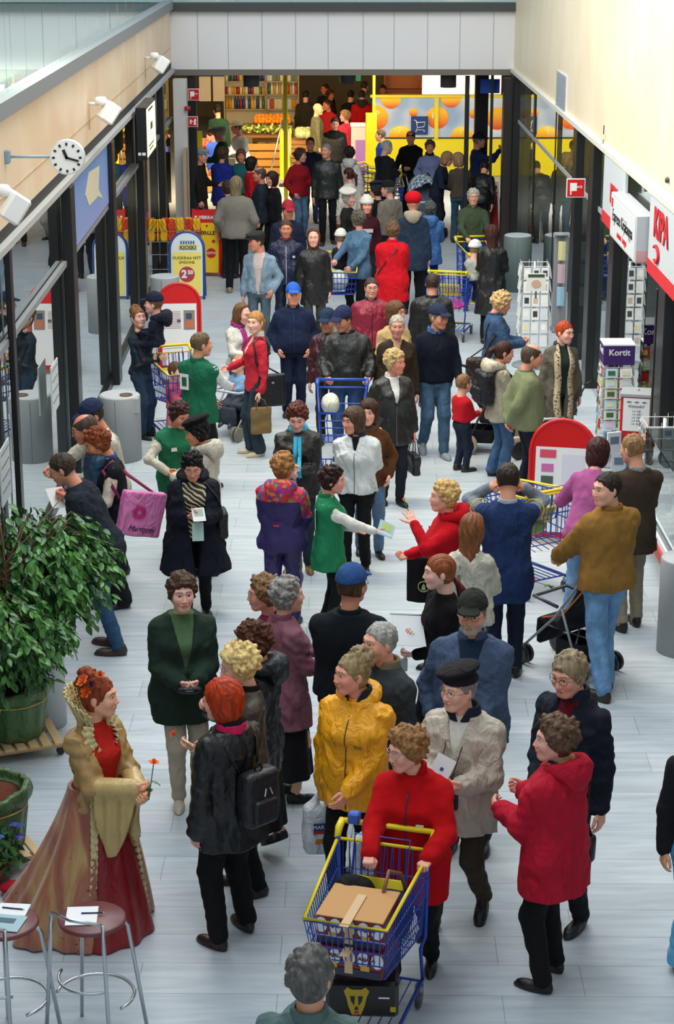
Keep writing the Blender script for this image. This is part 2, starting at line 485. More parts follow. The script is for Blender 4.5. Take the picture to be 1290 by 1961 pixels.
def glasses_mesh():
 if 'glasses' in CACHE: return CACHE['glasses']
 m = MB()
 for s in (-1, 1):
  m.tube([(s * .033 + .023 * math.cos(a), .098 - .004 * math.cos(a) * s, .008 + .017 * math.sin(a)) for a in [k * PI / 6 for k in range(12)]], .0016, 4, closed=True)
  m.tube([(s * .056, .093, .012), (s * .078, .06, .012), (s * .082, -.005, .008)], .0018, 4)
 m.tube([(-.010, .104, .012), (.010, .104, .012)], .0016, 4)
 CACHE['glasses'] = m.mesh('glasses', True); return CACHE['glasses']
def eye_mesh():
 if 'eye' in CACHE: return CACHE['eye']
 m = MB(); n = 12; vs = []; fs = []; mi = []
 for i in range(9):
  a = PI * i / 16
  for k in range(n):
   b = 2 * PI * k / n; vs.append((.0125 * math.sin(a) * math.cos(b), .0125 * math.cos(a), .0125 * math.sin(a) * math.sin(b)))
 for i in range(8):
  m.cur = 1 if i < 3 else 0
  m.add([], [])
  for k in range(n):
   l = (k + 1) % n; m.f.append([i * n + k, i * n + l, (i + 1) * n + l, (i + 1) * n + k]); m.mi.append(m.cur)
 m.v = vs
 CACHE['eye'] = m.mesh('eye', True); return CACHE['eye']

# ------------------------------------------------------------ the figure
PROF = np.array([  # z, half width, half depth, centre y of a clothed torso for a 1.75 m figure
 (.00, .20, .15, 0), (.80, .185, .135, -.005), (.92, .180, .130, -.01), (1.02, .168, .120, -.005), (1.10, .160, .115, 0),
 (1.22, .172, .122, .0), (1.30, .182, .120, -.005), (1.36, .178, .106, -.012), (1.41, .152, .088, -.018), (1.45, .105, .070, -.022),
 (1.50, .062, .060, -.022), (1.56, .056, .056, -.018)])
def ik(a, t, l1, l2, pole):
 a = Vector(a); t = Vector(t); d = t - a; L = d.length
 if L > (l1 + l2) * .995: t = a + d * ((l1 + l2) * .995 / L); d = t - a; L = d.length
 x = (l1 * l1 - l2 * l2 + L * L) / (2 * L); h = math.sqrt(max(l1 * l1 - x * x, 0))
 u = d / L; p = Vector(pole); p = p - u * p.dot(u)
 if p.length < 1e-6: p = Vector((1, 0, 0))
 return a + u * x + p.normalized() * h, t
ARM = dict(down=((.25, .02, .80), 'relax', (-1, .1, 0)), pocket=((.215, .10, .93), 'relax', (-1, 0, 0)),
   front=((.07, .33, 1.10), 'hold', (-.6, 0, .8)), low=((.06, .28, .95), 'relax', (-.5, -.6, .2)), push=((.20, .42, 1.04), 'grip', (0, -.3, -1)),
   back=((.04, -.20, .92), 'relax', (0, .6, .8)), face=((.07, .20, 1.50), 'hold', (-.3, -1, 0)),
   reach=((.12, .52, 1.22), 'hold', (-.8, 0, .6)), ear=((.12, .08, 1.60), 'hold', (-1, 0, 0)),
   fold=((-.05, .25, 1.15), 'relax', (-.2, -1, 0)), elbow=((.20, .28, 1.05), 'relax', (-1, 0, .3)))
def rotz(a): return Matrix.Rotation(a, 3, 'Z')
PEOPLE = {}
def person(key, label, head, H, f=0, hf=None, hp=8, feet=None, top='cloth', tc='#222222', hem=.84, w=1.0, fat=.0, belly=0,
   flare=0.0, bot='trousers', bc='#15171c', bk='cloth', bhem=None, hair='short', hc='#3a2c20', hat=None, hatc='#20242e',
   skin='#c98f73', fem=0, L='down', R='down', lean=0, lr=0, stance=None, shoes='#17130f', shoe='shoe', inner=None, opening=0,
   open_to=0, collar=None, hood=None, zipc=None, glasses=None, sleeve=None, vest=False, res=None, legw=1.0, at=None,
   pattern=None, eyes=True, pitch_hat=0, armr=1.0, headscale=1.0, jawc=None, scarf=None, hemband=None, hatname=None, seed=None, bflare=.0):
 """f: facing in degrees, 0 looks at the camera, 90 to the right of the frame, 180 away; head: pixel of the top of the head"""
 s = H / 1.75; rnd = random.Random(hash(key) % 1000 if seed is None else seed)
 sd = sum(ord(ch) for ch in key) % 97
 if hf is None: hf = f
 hipz = .93 * s; rl = math.radians(lean); rs = math.radians(lr)
 Rl = Matrix.Rotation(rs, 3, 'Y') @ Matrix.Rotation(-rl, 3, 'X'); hip = Vector((0, 0, hipz))
 def bend(p): return hip + Rl @ (Vector(p) - hip)
 neck = bend((0, -.02 * s, 1.50 * s))
 hy = math.radians(hf - f); hpit = math.radians(hp - 4)
 Rh = Matrix.Rotation(hy, 3, 'Z') @ Matrix.Rotation(rs * .4, 3, 'Y') @ Matrix.Rotation(-hpit - rl * .35, 3, 'X')
 hs = (H / 1.75) ** .55 * 1.09 * headscale
 hc0 = neck + Rh @ Vector((0, .035, .125)) * hs
 htop = hc0 + Rh @ Vector((0, -.01, .118)) * hs + Vector((0, 0, .012))
 th = PI + math.radians(f); Rw = rotz(th)
 if at is None:
  wt = W(head[0], head[1], htop.z); off = Rw @ Vector((htop.x, htop.y, 0)); base = Vector((wt.x - off.x, wt.y - off.y, 0))
 else: base = Vector((at[0], at[1], at[2] if len(at) > 2 else 0))
 root = empty('person', base, th, label, 'person')
 near = base.y
 if res is None: res = .013 if near < 13 else (.017 if near < 19 else (.022 if near < 28 else .028))
 hres = .0050 if near < 14 else (.0065 if near < 24 else .009)
 # --- skeleton
 shw = (.172 if not fem else .155) * (w * .35 + .65)
 J = {}; hands = {}
 for sgn, side in ((1, R), (-1, L)):
  sh = bend((sgn * shw * s, -.015 * s, 1.372 * s))
  if isinstance(side, str): side = ARM[side]
  tgt, pose, pn = side[0], side[1], side[2]
  pole = side[3] if len(side) > 3 else (.55, -.6, -.55)
  t = Vector((sgn * tgt[0] * s, tgt[1] * s, tgt[2] * s))
  if lean and tgt[2] > .9: t = bend(t)
  e, wr = ik(sh, t, .29 * s, .255 * s, (sgn * pole[0], pole[1], pole[2]))
  J[sgn] = (sh, e, wr)
  hands[sgn] = (wr, (wr - e).normalized(), Vector((sgn * pn[0], pn[1], pn[2])), pose)
 stance = stance or ((.10, .03), (.10, -.02))
 LG = {}
 for sgn in (1, -1):
  st = stance[0] if sgn == 1 else stance[1]
  lift = st[2] if len(st) > 2 else 0
  hj = Vector((sgn * .088 * s, 0, .90 * s)); an = Vector((sgn * st[0] * s, st[1] * s, .085 * s + lift))
  k, an2 = ik(hj, an, .425 * s, .41 * s, (0, 1, 0)); LG[sgn] = (hj, k, an2, lift)
 # --- distance functions
 cs, cn = math.cos, math.sin
 Ri = np.array(Rl.transposed())
 def unbend(P):
  if not lean and not lr: return P
  q = (P - np.array(hip)) @ Ri.T + np.array(hip)
  t = np.clip((P[:, 2] - (hipz - .12)) / .2, 0, 1)[:, None]
  return P * (1 - t) + q * t
 pz = PROF[:, 0] * s
 def torso(P, off, wmul=1.0, hemz=None, fl=0.0):
  P = unbend(P); z = P[:, 2]
  a = np.interp(z, pz, PROF[:, 1]) * s * (w * wmul if not fem else w * wmul * .93) + off
  b = np.interp(z, pz, PROF[:, 2]) * s * w ** .8 * wmul + off; yc = np.interp(z, pz, PROF[:, 3]) * s
  if fem:
   hipf = np.exp(-((z / s - .90) / .16) ** 2) * .022 * s; a = a + hipf
   ch = np.exp(-((z / s - 1.27) / .07) ** 2) * .030 * s; yc = yc + ch * .6; b = b + ch * .5
  if belly: bb = np.exp(-((z / s - 1.04) / .14) ** 2) * belly * s; yc = yc + bb * .6; b = b + bb * .6; a = a + bb * .3
  if fl: q = np.clip((1.02 * s - z) / (.5 * s), 0, 1.6) * fl; a = a + q; b = b + q * .8
  a = np.maximum(a, .015); b = np.maximum(b, .015); x = P[:, 0] / a; y = (P[:, 1] - yc) / b
  rr = (np.abs(x) ** 2.15 + np.abs(y) ** 2.15) ** (1 / 2.15)
  d = (rr - 1) * np.minimum(a, b)
  if hemz is not None: d = sx(d, hemz * s - z, .012)
  return d
 def arms(P, off, r=(.056, .048, .036), end=1.0, k=.05):
  o = None
  for sgn in (1, -1):
   sh, e, wr = J[sgn]; wr = e + (wr - e) * end
   q = su(rc(P, sh, e, r[0] * s * armr + off, r[1] * s * armr + off), rc(P, e, wr, r[1] * s * armr + off, r[2] * s + off), .02)
   o = q if o is None else np.minimum(o, q)
  return o
 def legs(P, r, end=.0):
  o = None
  for sgn in (1, -1):
   hj, k, an, lf = LG[sgn]
   q = su(rc(P, hj, k, r[0] * s, r[1] * s), rc(P, k, an + Vector((0, 0, end)), r[1] * s, r[2] * s), .03)
   o = q if o is None else su(o, q, .015)
  return o
 allp = [v for k in J for v in J[k]] + [v for k in LG for v in LG[k][:3]]
 def bounds(pts, m):
  a = np.array([list(p) for p in pts]); return a.min(0) - m, a.max(0) + m
 trunk = [Vector((-.2 * s * w, -.17 * w - .02, .0)), Vector((.2 * s * w, .18 * w + belly, 0)), neck + Vector((0, 0, .05))]
 # --- body (head, neck, torso, arms, hands, legs in one skin)
 bn = 0
 def bodyf(P):
  d = torso(P, -.030, .88)
  d = su(d, arms(P, -.018), .03)
  d = su(d, rc(P, neck - Vector((0, 0, .05)), hc0 - Vector((0, 0, .05)), .046, .043), .03)
  d = np.maximum(d, (.86 * s) - P[:, 2])
  return su(d, legs(P, (.075, .052, .038)), .03)
 lo, hi = bounds(allp + trunk, .06); lo[2] = .03
 parts = [net(bodyf, lo, hi, max(res * 1.6, .024))]
 V, Q = head_mesh(fem, hres)
 Mh = np.array(Rh) * hs; hv = V @ Mh.T + np.array(hc0)
 parts.append((hv, Q)); hslice = len(parts[0][0]), len(parts[0][0]) + len(hv); headV = V
 hscale = s ** .8 * (.93 if fem else 1.0) * 1.04
 pos = {}
 for sgn in (1, -1):
  wr, dr, pn, pose = hands[sgn]
  V, Q = hand_mesh(pose, sgn < 0, .0042 if near < 15 else (.006 if near < 24 else .009))
  y = dr; z = -(pn - y * pn.dot(y))
  if z.length < .01: z = Vector((0, 0, 1)) - y * y.z
  z.normalize(); x = y.cross(z)
  M = np.array(Matrix((x, y, z)).transposed()) * hscale
  parts.append((V @ M.T + np.array(wr), Q)); pos[sgn] = (wr, y, z, x)
 vs = []; qs = []; o = 0
 for V, Q in parts: vs.append(V); qs.append(Q + o); o += len(V)
 V = np.concatenate(vs); me = mesh_np('body', V, np.concatenate(qs))
 base_c = np.minimum(np.array(lin(skin)) * 1.22, .9); c = np.tile(np.append(base_c, 1.0), (len(V), 1))
 X = headV[:, 0]; Y = headV[:, 1]; Z = headV[:, 2]; hcc = np.tile(base_c, (len(headV), 1))
 ax = np.abs(X)
 def mixc(m, col): hcc[:] = hcc * (1 - m[:, None]) + np.array(col) * m[:, None]
 mixc(np.exp(-((ax - .042) ** 2 + (Z + .022) ** 2) / .0004) * (Y > .04) * .35, base_c * np.array([1.05, .62, .58]))
 mixc(np.exp(-(X ** 2 / .0004 + (Z + .027) ** 2 / .0003)) * (Y > .09) * .35, base_c * np.array([1.05, .68, .62]))
 lip = (ax < .020) & (Y > .084) & (np.abs(Z + .055 + ax * .08) < (.0085 - ax * .12)); mixc(lip * .6, base_c * np.array([.85, .38, .38] if fem else [.8, .5, .48]))
 mixc(((ax < .018) & (Y > .08) & (np.abs(Z + .0555) < .0022)) * .7, base_c * .25)
 brow = (ax > .012) & (ax < .046) & (Y > .066) & (np.abs(Z - .034 + (ax - .03) ** 2 * 6) < .0055); mixc(brow * .7, np.array(lin(hc)) * .6)
 ed = np.exp(-(((ax - .031) / .019) ** 2 + ((Z - .013) / .010) ** 2) ** 2) * (Y > .06); mixc(ed * .55, base_c * np.array([.55, .42, .40]))
 if jawc:
  mixc(((Y > .012) & (Z < -.036) & (Z > -.115) & ~lip & ((Z < -.068) | (ax > .028) | (Z > -.047)) & (Y > .02 - Z * .1)) * .85, lin(jawc))
 c[hslice[0]:hslice[1], :3] = np.clip(hcc, 0, 1)
 at_ = me.color_attributes.new('tone', 'FLOAT_COLOR', 'POINT'); at_.data.foreach_set('color', c.astype(np.float32).ravel())
 body = link('body', me, SKIN, root)
 MH = Rh.to_4x4(); MH.translation = hc0
 MHs = MH @ Matrix.Scale(hs, 4)
 if eyes and near < 30:
  for sg in (-1, 1):
   link('eye', eye_mesh(), [mat('#d9d2cc', 'gloss'), mat('#26201c', 'gloss')], root, MHs @ Matrix.Translation((sg * .031, .0755, .0118)))
 if hair: link('hair', hair_mesh(hair, sd), mat(hc, 'hair'), root, MHs)
 if hat:
  hp_ = hatname or {'cap': 'cap', 'flatcap': 'flat_cap', 'beret': 'beret', 'beanie': 'knitted_hat', 'pompom': 'knitted_hat'}[hat]
  link(hp_, hat_mesh(hat), mat(hatc, 'knit' if hat in ('beanie', 'pompom') else 'cloth'), root, MHs @ Matrix.Translation((0, -.004, .010)) @ Matrix.Scale(1.06 if hair in (None, 'short', 'balding', 'gone') else 1.12, 4))
 if glasses: link('glasses', glasses_mesh(), mat(glasses, 'metal'), root, MHs)
 # --- clothing
 rr = np.random.RandomState(sd)
 fa = dict(leather=1.0, nylon=1.2, satin=1.3, cloth=1.0, denim=.8, suede=.8, fleece=.55, knit=.45).get(top, .8)
 def folds(P, q):
  w1 = wav(P * np.array([1, 1, .75]), q, 15); w2 = wav(P * np.array([1, 1, .6]), q + 1, 24)
  return (.015 * np.exp(-(w1 / .18) ** 2) - .013 * np.exp(-(w2 / .20) ** 2)) * fa + wav(P, q + 2, 9) * .006
 def topf(P):
  fo = folds(P, sd); zz = unbend(P)[:, 2]
  d = torso(P, .012 + fat, 1.0, None, flare) + fo * .8
  d = np.maximum(np.maximum(d, zz - 1.475 * s), hem * s + .006 * np.sin(P[:, 0] * 30 + sd) - P[:, 2])
  if not vest:
   t = P @ np.array([.3, .2, 1.]); ring = .0028 * fa * np.sin(t * 85 + 6 * wav(P, sd + 5, 9))
   d = su(d, arms(P, .010 + fat, end=.97) + fo * .7 + ring, .045)
  else:
   for sg in (1, -1): d = su(d, rc(P, J[sg][0], J[sg][0] + (J[sg][1] - J[sg][0]) * .10, .068 * s, .066 * s), .05)
  if opening or open_to:
   zt = np.clip((zz / s - open_to) / (1.46 - open_to), 0, 1)
   wd = (.008 + opening * zt) * s
   cut = np.maximum(np.abs(P[:, 0]) - wd, -P[:, 1] + .02); cut = np.maximum(cut, open_to * s - zz)
   if lean or lr: U = unbend(P); cut = np.maximum(np.maximum(np.abs(U[:, 0]) - wd, -U[:, 1] + .02), open_to * s - zz)
   d = np.maximum(d, -cut)
  return d
 tpts = [v for k in J for v in J[k]] + [Vector((-.23 * s * w - flare, -.2 * w - flare - fat, hem * s)), Vector((.23 * s * w + flare, .21 * w + belly + flare + fat, hem * s)), bend((0, 0, 1.5 * s))]
 lo, hi = bounds(tpts, .09 + fat); lo[2] = min(min(J[1][2].z, J[-1][2].z) - .07, hem * s - .02)
 V, Q = net(topf, lo, hi, res)
 tm = mat(tc, top) if pattern is None else pattern
 name = 'vest' if vest else ('coat' if hem < .75 else 'jacket')
 if top in ('knit',) and not opening: name = 'sweater'
 link(name, mesh_np(name, V, Q), tm, root)
 if inner or vest:
  ic, ik_ = (inner if isinstance(inner, tuple) else (inner or sleeve, 'cloth'))
  def inf(P):
   d = np.maximum(torso(P, -.004 + fat * .6), unbend(P)[:, 2] - 1.478 * s)
   if vest: d = su(d, arms(P, .006, end=.97) + folds(P, sd + 8) * .5, .04)
   if vest:
    am = arms(P, .03); return np.maximum(d, np.where(am > 0, .95 * s - P[:, 2], -1)) + wav(P, sd + 2, 45) * .003
   return np.maximum(d, .86 * s - P[:, 2])
  ip = [bend((-.2 * w, -.15 * w, .9 * s)), bend((.2 * w, .16 * w + belly, .9 * s)), bend((0, 0, 1.5 * s)), Vector((0, 0, .86 * s))]
  if vest: ip += [v for k in J for v in J[k]]
  lo, hi = bounds(ip, .07)
  V, Q = net(inf, lo, hi, res); link('shirt', mesh_np('shirt', V, Q), mat(sleeve if vest else ic, ik_), root)
 sdf = topf
 # trousers or skirt
 if bot == 'trousers':
  r = (.089 * legw * (1.05 if fem else 1), .072 * legw, .058 * legw + bflare)
  def botf(P):
   d = legs(P, r, .0)
   z = P[:, 2]
   t = np.maximum(torso(P, -.012, 1.0), np.abs(z - .93 * s) - .10 * s)
   d = su(d, t, .05)
   w1 = wav(P * np.array([1, 1, .8]), sd + 3, 20)
   d = d + .008 * np.exp(-(w1 / .22) ** 2) + .0026 * np.sin(z * 75 + 7 * wav(P, sd + 6, 8)) * np.clip(1.15 - z * 1.6 / s, .15, 1)
   return np.maximum(d, .035 - z)
  lo, hi = bounds([v for k in LG for v in LG[k][:3]] + [Vector((-.2 * s * w, -.16 * w, .9 * s)), Vector((.2 * s * w, .16 * w + belly, 1.06 * s))], .095)
  lo[2] = .02
  V, Q = net(botf, lo, hi, res); link('trousers', mesh_np('trousers', V, Q), mat(bc, bk), root)
 elif bot == 'skirt':
  bh = (.4 if bhem is None else bhem) * s
  def botf(P):
   z = P[:, 2]; t = np.clip((1.02 * s - z) / (1.02 * s - bh), 0, 1)
   a = (.160 + .06 * t + bflare * t) * s * w; b = (.118 + .06 * t + bflare * t) * s * w
   an = np.arctan2(P[:, 0], P[:, 1])
   r0 = np.sqrt((P[:, 0] / a) ** 2 + (P[:, 1] / b) ** 2) - 1 + .05 * t * np.sin(an * 9 + sd)
   return np.maximum(np.maximum(r0 * b, bh - z), z - 1.03 * s)
  m = .32 * s * w + bflare; V, Q = net(botf, (-m, -m, bh - .03), (m, m, 1.06 * s), res)
  link('skirt', mesh_np('skirt', V, Q), mat(bc, bk), root)
 for sgn in (1, -1):
  hj, k, an, lf = LG[sgn]
  M = Matrix.Translation((an.x, an.y, an.z - .085 * s)) @ Matrix.Rotation(-sgn * .15, 4, 'Z') @ (Matrix.Rotation(-.5 if lf else 0, 4, 'X')) @ Matrix.Scale(s ** .6 * (.93 if fem else 1.03), 4)
  if lf: M = Matrix.Translation((0, 0, .02)) @ M
  link('shoe' if shoe == 'shoe' else 'boot', shoe_mesh(shoe), mat(shoes, 'leather'), root, M)
 def snap(p, off=.004, front=False):
  p = np.array(p, float)[None, :]
  if front:   # march straight back on to the chest
   for _ in range(14): p = p - np.array([0, 1, 0]) * (sdf(p)[0] - off) * .9
   return Vector(p[0])
  for _ in range(8):
   d = sdf(p)[0] - off; g = np.array([sdf(p + np.eye(3)[i] * .006)[0] - sdf(p - np.eye(3)[i] * .006)[0] for i in range(3)])
   p = p - d * g / max(np.linalg.norm(g), 1e-5)
  return Vector(p[0])
 def spts(pts, off=.004, n=10):
  out = []
  for i in range(len(pts) - 1):
   for k in range(n if i == len(pts) - 2 else n - 1 + 1):
    t = k / (n - 1 if i == len(pts) - 2 else n); p = Vector(pts[i]).lerp(Vector(pts[i + 1]), t); out.append(snap(p, off))
  return out
 ctx = dict(root=root, s=s, snap=snap, spts=spts, J=J, hands=pos, MH=MHs, neck=neck, bend=bend, Rw=Rw, base=base, hc0=hc0)
 ctx['world'] = lambda p: Rw @ Vector(p) + base
 def Ms(V):  # neck frame
  return V
 if collar:
  cc, ck, ch, cw = (collar + (None,) * 4)[:4] if isinstance(collar, tuple) else (collar, 'cloth', None, None)
  ck = ck or 'cloth'; ch = ch or .055; cw = cw or .078
  nb = neck
  Rn = Rl
  def cf(P):
   q = (P - np.array(nb)) @ np.array(Rn)
   q = q * np.array([1, 1.0, 1]); x = q[:, 0]; y = q[:, 1] + .012; z = q[:, 2] + .035
   r = np.sqrt((x / 1.02) ** 2 + (y / .95) ** 2)
   tgt = (cw - .010) * s + z * -.12
   d = np.maximum(np.abs(r - tgt) - .010, np.abs(z - ch * .4) - ch * .75)
   slit = np.maximum(np.abs(x) - (.004 + np.maximum(z + .02, 0) * .55), -y)
   return np.maximum(d, -slit)
  V, Q = net(cf, np.array(nb) - .16, np.array(nb) + .14, .0085)
  link('collar', mesh_np('collar', V, Q), mat(cc, ck), root)
 if hood:
  hcx, hk = hood if isinstance(hood, tuple) else (hood, top)
  def hf_(P):
   q = (P - np.array(neck)) @ np.array(Rl); x, y, z = q.T
   a = np.arctan2(x, -y); r = np.sqrt(x * x * .8 + (y + .03) ** 2)
   ring = np.sqrt((r - .095) ** 2 + ((z + .02 - .02 * np.cos(a)) * .8) ** 2) - (.030 + .018 * np.clip(np.cos(a), -.4, 1))
   bag = el(q, (0, -.13, -.055), (.105, .055, .09))
   d = su(ring, bag, .05) + wav(P, sd + 9, 45) * .006
   return np.maximum(d, y - .07)
  V, Q = net(hf_, np.array(neck) - np.array([.2, .26, .2]), np.array(neck) + np.array([.2, .16, .12]), max(res * .8, .011))
  link('hood', mesh_np('hood', V, Q), pattern or mat(hcx, hk) if hcx == tc else mat(hcx, hk), root)
 if scarf:
  sc_, long_ = scarf
  def sf(P):
   q = (P - np.array(neck)) @ np.array(Rl); x, y, z = q.T
   r = np.sqrt(x * x * .9 + (y + .005) ** 2)
   tilt = z + .015 + y * .35
   d = np.sqrt((r - .066) ** 2 + (tilt * .66) ** 2) - .020 + .004 * np.sin(np.arctan2(x, y) * 7 + z * 90)
   return d
  V, Q = net(sf, np.array(neck) - .15, np.array(neck) + .13, .009)
  sc_o = link('scarf', mesh_np('scarf', V, Q), mat(sc_, 'cloth'), root)
  if long_:
   m = MB()
   for sg, ln in ((1, long_), (-1, long_ * .9)):
    x0 = .03 * s if long_ < .5 else .09 * s
    pts = [snap((sg * x0 * (.6 + .4 * k / 7), .24, 1.42 * s - ln * k / 7), .010, True) for k in range(8)]
    ribbon(m, pts, .035 if long_ < .5 else .045, .012)
   m.build('scarf_end', mat(sc_, 'cloth') , root, True)
   ctx['scarf_pts'] = True
 if zipc:
  zt = (open_to - .01) if open_to else 1.40
  pts = [snap((0, .22, (zt - (zt - hem - .02) * k / 16) * s) if not lean else bend((0, .22, (zt - (zt - hem - .02) * k / 16) * s)), .002, True) for k in range(17)]
  m = MB(); m.tube(pts, .0042, 5); m.build('zipper', mat(zipc, 'plastic'), root, True)
 PEOPLE[key] = ctx
 return ctx
def ribbon(m, pts, w, t, up=None):
 """flat band along pts, facing away from the vertical axis"""
 vs = []; n = len(pts)
 for i, p in enumerate(pts):
  tn = (pts[min(i + 1, n - 1)] - pts[max(i - 1, 0)]).normalized()
  out = Vector((p.x, p.y, 0)) if up is None else Vector(up)
  if out.length < 1e-4: out = Vector((0, 1, 0))
  out = (out - tn * out.dot(tn)).normalized(); sd_ = tn.cross(out)
  for a, b in ((-1, -1), (1, -1), (1, 1), (-1, 1)): vs.append(p + sd_ * w / 2 * a + out * t / 2 * b)
 fs = []
 for i in range(n - 1):
  for k in range(4): l = (k + 1) % 4; fs.append((i * 4 + k, i * 4 + l, i * 4 + 4 + l, i * 4 + 4 + k))
 fs += [(3, 2, 1, 0), tuple(n * 4 - 4 + k for k in range(4))]
 m.add(vs, fs)
# ------------------------------------------------------------ the setting
XL, XR, YF = -2.80, 3.45, 36.1
ZB, ZT = 3.24, 2.36          # underside of the wooden fascia, glazing transom
I4 = Matrix.Identity(4)
def struct(name, m, mt, parent=None, smooth=False):
 o = m.build(name, mt, parent, smooth)
 if parent is None: o['kind'] = 'structure'
 return o
def floor_mat():
 m, nt, b = nodemat('plank_tiles')
 tc = nt.nodes.new('ShaderNodeTexCoord'); mp = nt.nodes.new('ShaderNodeMapping')
 mp.inputs['Rotation'].default_value = (0, 0, 0.02)
 nt.links.new(tc.outputs['Object'], mp.inputs[0])
 br = nt.nodes.new('ShaderNodeTexBrick'); br.offset = .37; br.offset_frequency = 2
 br.inputs['Scale'].default_value = 1; br.inputs['Brick Width'].default_value = 1.3; br.inputs['Row Height'].default_value = .34
 br.inputs['Mortar Size'].default_value = .0035; br.inputs['Mortar Smooth'].default_value = .3; br.inputs['Bias'].default_value = 0
 br.inputs['Color1'].default_value = lin('#b9c3c9') + (1,); br.inputs['Color2'].default_value = lin('#c6ced3') + (1,)
 br.inputs['Mortar'].default_value = lin('#97a1a8') + (1,)
 nt.links.new(mp.outputs[0], br.inputs['Vector'])
 mp2 = nt.nodes.new('ShaderNodeMapping'); mp2.inputs['Scale'].default_value = (.9, 7, 1)
 nt.links.new(tc.outputs['Object'], mp2.inputs[0])
 n = nt.nodes.new('ShaderNodeTexNoise'); n.inputs['Scale'].default_value = 2.2; n.inputs['Detail'].default_value = 6; n.inputs['Distortion'].default_value = .5
 nt.links.new(mp2.outputs[0], n.inputs['Vector'])
 r = nt.nodes.new('ShaderNodeValToRGB'); r.color_ramp.elements[0].position = .3; r.color_ramp.elements[1].position = .72
 r.color_ramp.elements[0].color = (.78, .79, .81, 1); r.color_ramp.elements[1].color = (1.04, 1.04, 1.03, 1)
 nt.links.new(n.outputs[0], r.inputs[0])
 mx = nt.nodes.new('ShaderNodeMix'); mx.data_type = 'RGBA'; mx.blend_type = 'MULTIPLY'; mx.inputs[0].default_value = 1
 nt.links.new(br.outputs['Color'], mx.inputs[6]); nt.links.new(r.outputs[0], mx.inputs[7])
 nt.links.new(mx.outputs[2], b.inputs['Base Color'])
 b.inputs['Roughness'].default_value = .42; b.inputs['Specular IOR Level'].default_value = .35
 return m
def wood_mat(name, c1, c2, axis):
 m, nt, b = nodemat(name)
 tc = nt.nodes.new('ShaderNodeTexCoord'); mp = nt.nodes.new('ShaderNodeMapping'); mp.inputs['Scale'].default_value = axis
 nt.links.new(tc.outputs['Object'], mp.inputs[0])
 n = nt.nodes.new('ShaderNodeTexNoise'); n.inputs['Scale'].default_value = 2.0; n.inputs['Detail'].default_value = 7; n.inputs['Distortion'].default_value = 1.0
 nt.links.new(mp.outputs[0], n.inputs['Vector'])
 r = nt.nodes.new('ShaderNodeValToRGB'); r.color_ramp.elements[0].position = .32; r.color_ramp.elements[1].position = .68
 r.color_ramp.elements[0].color = lin(c1) + (1,); r.color_ramp.elements[1].color = lin(c2) + (1,)
 nt.links.new(n.outputs[0], r.inputs[0]); nt.links.new(r.outputs[0], b.inputs['Base Color'])
 b.inputs['Roughness'].default_value = .45
 return m
def glass_mat(tint=(.75, .8, .8), ior=1.5, boost=0.0):
 m, nt, b = nodemat('glass')
 nt.nodes.remove(b); out = nt.nodes['Material Output']
 t = nt.nodes.new('ShaderNodeBsdfTransparent'); t.inputs[0].default_value = tint + (1,)
 g = nt.nodes.new('ShaderNodeBsdfGlossy'); g.inputs['Roughness'].default_value = .0; g.inputs[0].default_value = (.95, .97, .97, 1)
 f = nt.nodes.new('ShaderNodeFresnel'); f.inputs[0].default_value = ior
 ad = nt.nodes.new('ShaderNodeMath'); ad.operation = 'ADD'; ad.inputs[1].default_value = boost; ad.use_clamp = True
 mx = nt.nodes.new('ShaderNodeMixShader')
 ge = nt.nodes.new('ShaderNodeNewGeometry'); iv = nt.nodes.new('ShaderNodeMath'); iv.operation = 'SUBTRACT'; iv.inputs[0].default_value = 1; nt.links.new(ge.outputs['Backfacing'], iv.inputs[1])
 ml = nt.nodes.new('ShaderNodeMath'); ml.operation = 'MULTIPLY'; nt.links.new(ad.outputs[0], ml.inputs[0]); nt.links.new(iv.outputs[0], ml.inputs[1])
 nt.links.new(f.outputs[0], ad.inputs[0]); nt.links.new(ml.outputs[0], mx.inputs[0])
 nt.links.new(t.outputs[0], mx.inputs[1]); nt.links.new(g.outputs[0], mx.inputs[2]); nt.links.new(mx.outputs[0], out.inputs[0])
 return m
GLASS = glass_mat((.75, .8, .8), 1.5, .30); GLASS_CLEAR = glass_mat((.86, .94, .92), 1.45, .12)
BLACK = mat('#17181a', 'plastic'); ALU = mat('#9a9fa2', 'metal'); CHROME = mat('#c8ccd0', 'metal')
WHITE = mat('#e8e8e6', 'plastic'); STEEL = mat('#8f9698', 'plain')
fl = struct('floor', MB().box((0, 30, -.05), (22, 62, .1)), floor_mat())
# left fascia, trims
WOODL = wood_mat('birch_panel', '#ecccA6', '#f6dfc0', (1, .5, .35)); WOODR = wood_mat('birch_panel_painted_sunlight', '#efddbc', '#f5e8cc', (1, .5, .35))  # right birch is whitened, its sunlit glow painted into the colour
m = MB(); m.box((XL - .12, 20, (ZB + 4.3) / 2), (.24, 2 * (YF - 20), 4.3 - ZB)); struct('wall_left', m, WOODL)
m = MB()
m.box((XL + .003, 20, 3.62), (.01, 32, .008)); struct('trim_1', m, mat('#bfa27c', 'plain'))
m = MB(); m.box((XL - .1, 20, 4.37), (.34, 32.2, .15)); struct('trim_2', m, mat('#86888a', 'plain'))
m = MB(); m.box((XL + .02, 20, ZB - .02), (.10, 32.2, .06)); struct('trim_3', m, mat('#b5b5b2', 'plain'))
# right fascia
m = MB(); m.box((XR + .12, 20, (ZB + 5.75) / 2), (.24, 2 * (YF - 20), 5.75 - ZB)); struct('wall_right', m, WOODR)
m = MB(); m.box((XR - .02, 20, ZB - .02), (.10, 32.2, .06)); struct('trim_4', m, mat('#d8d6cc', 'plain'))
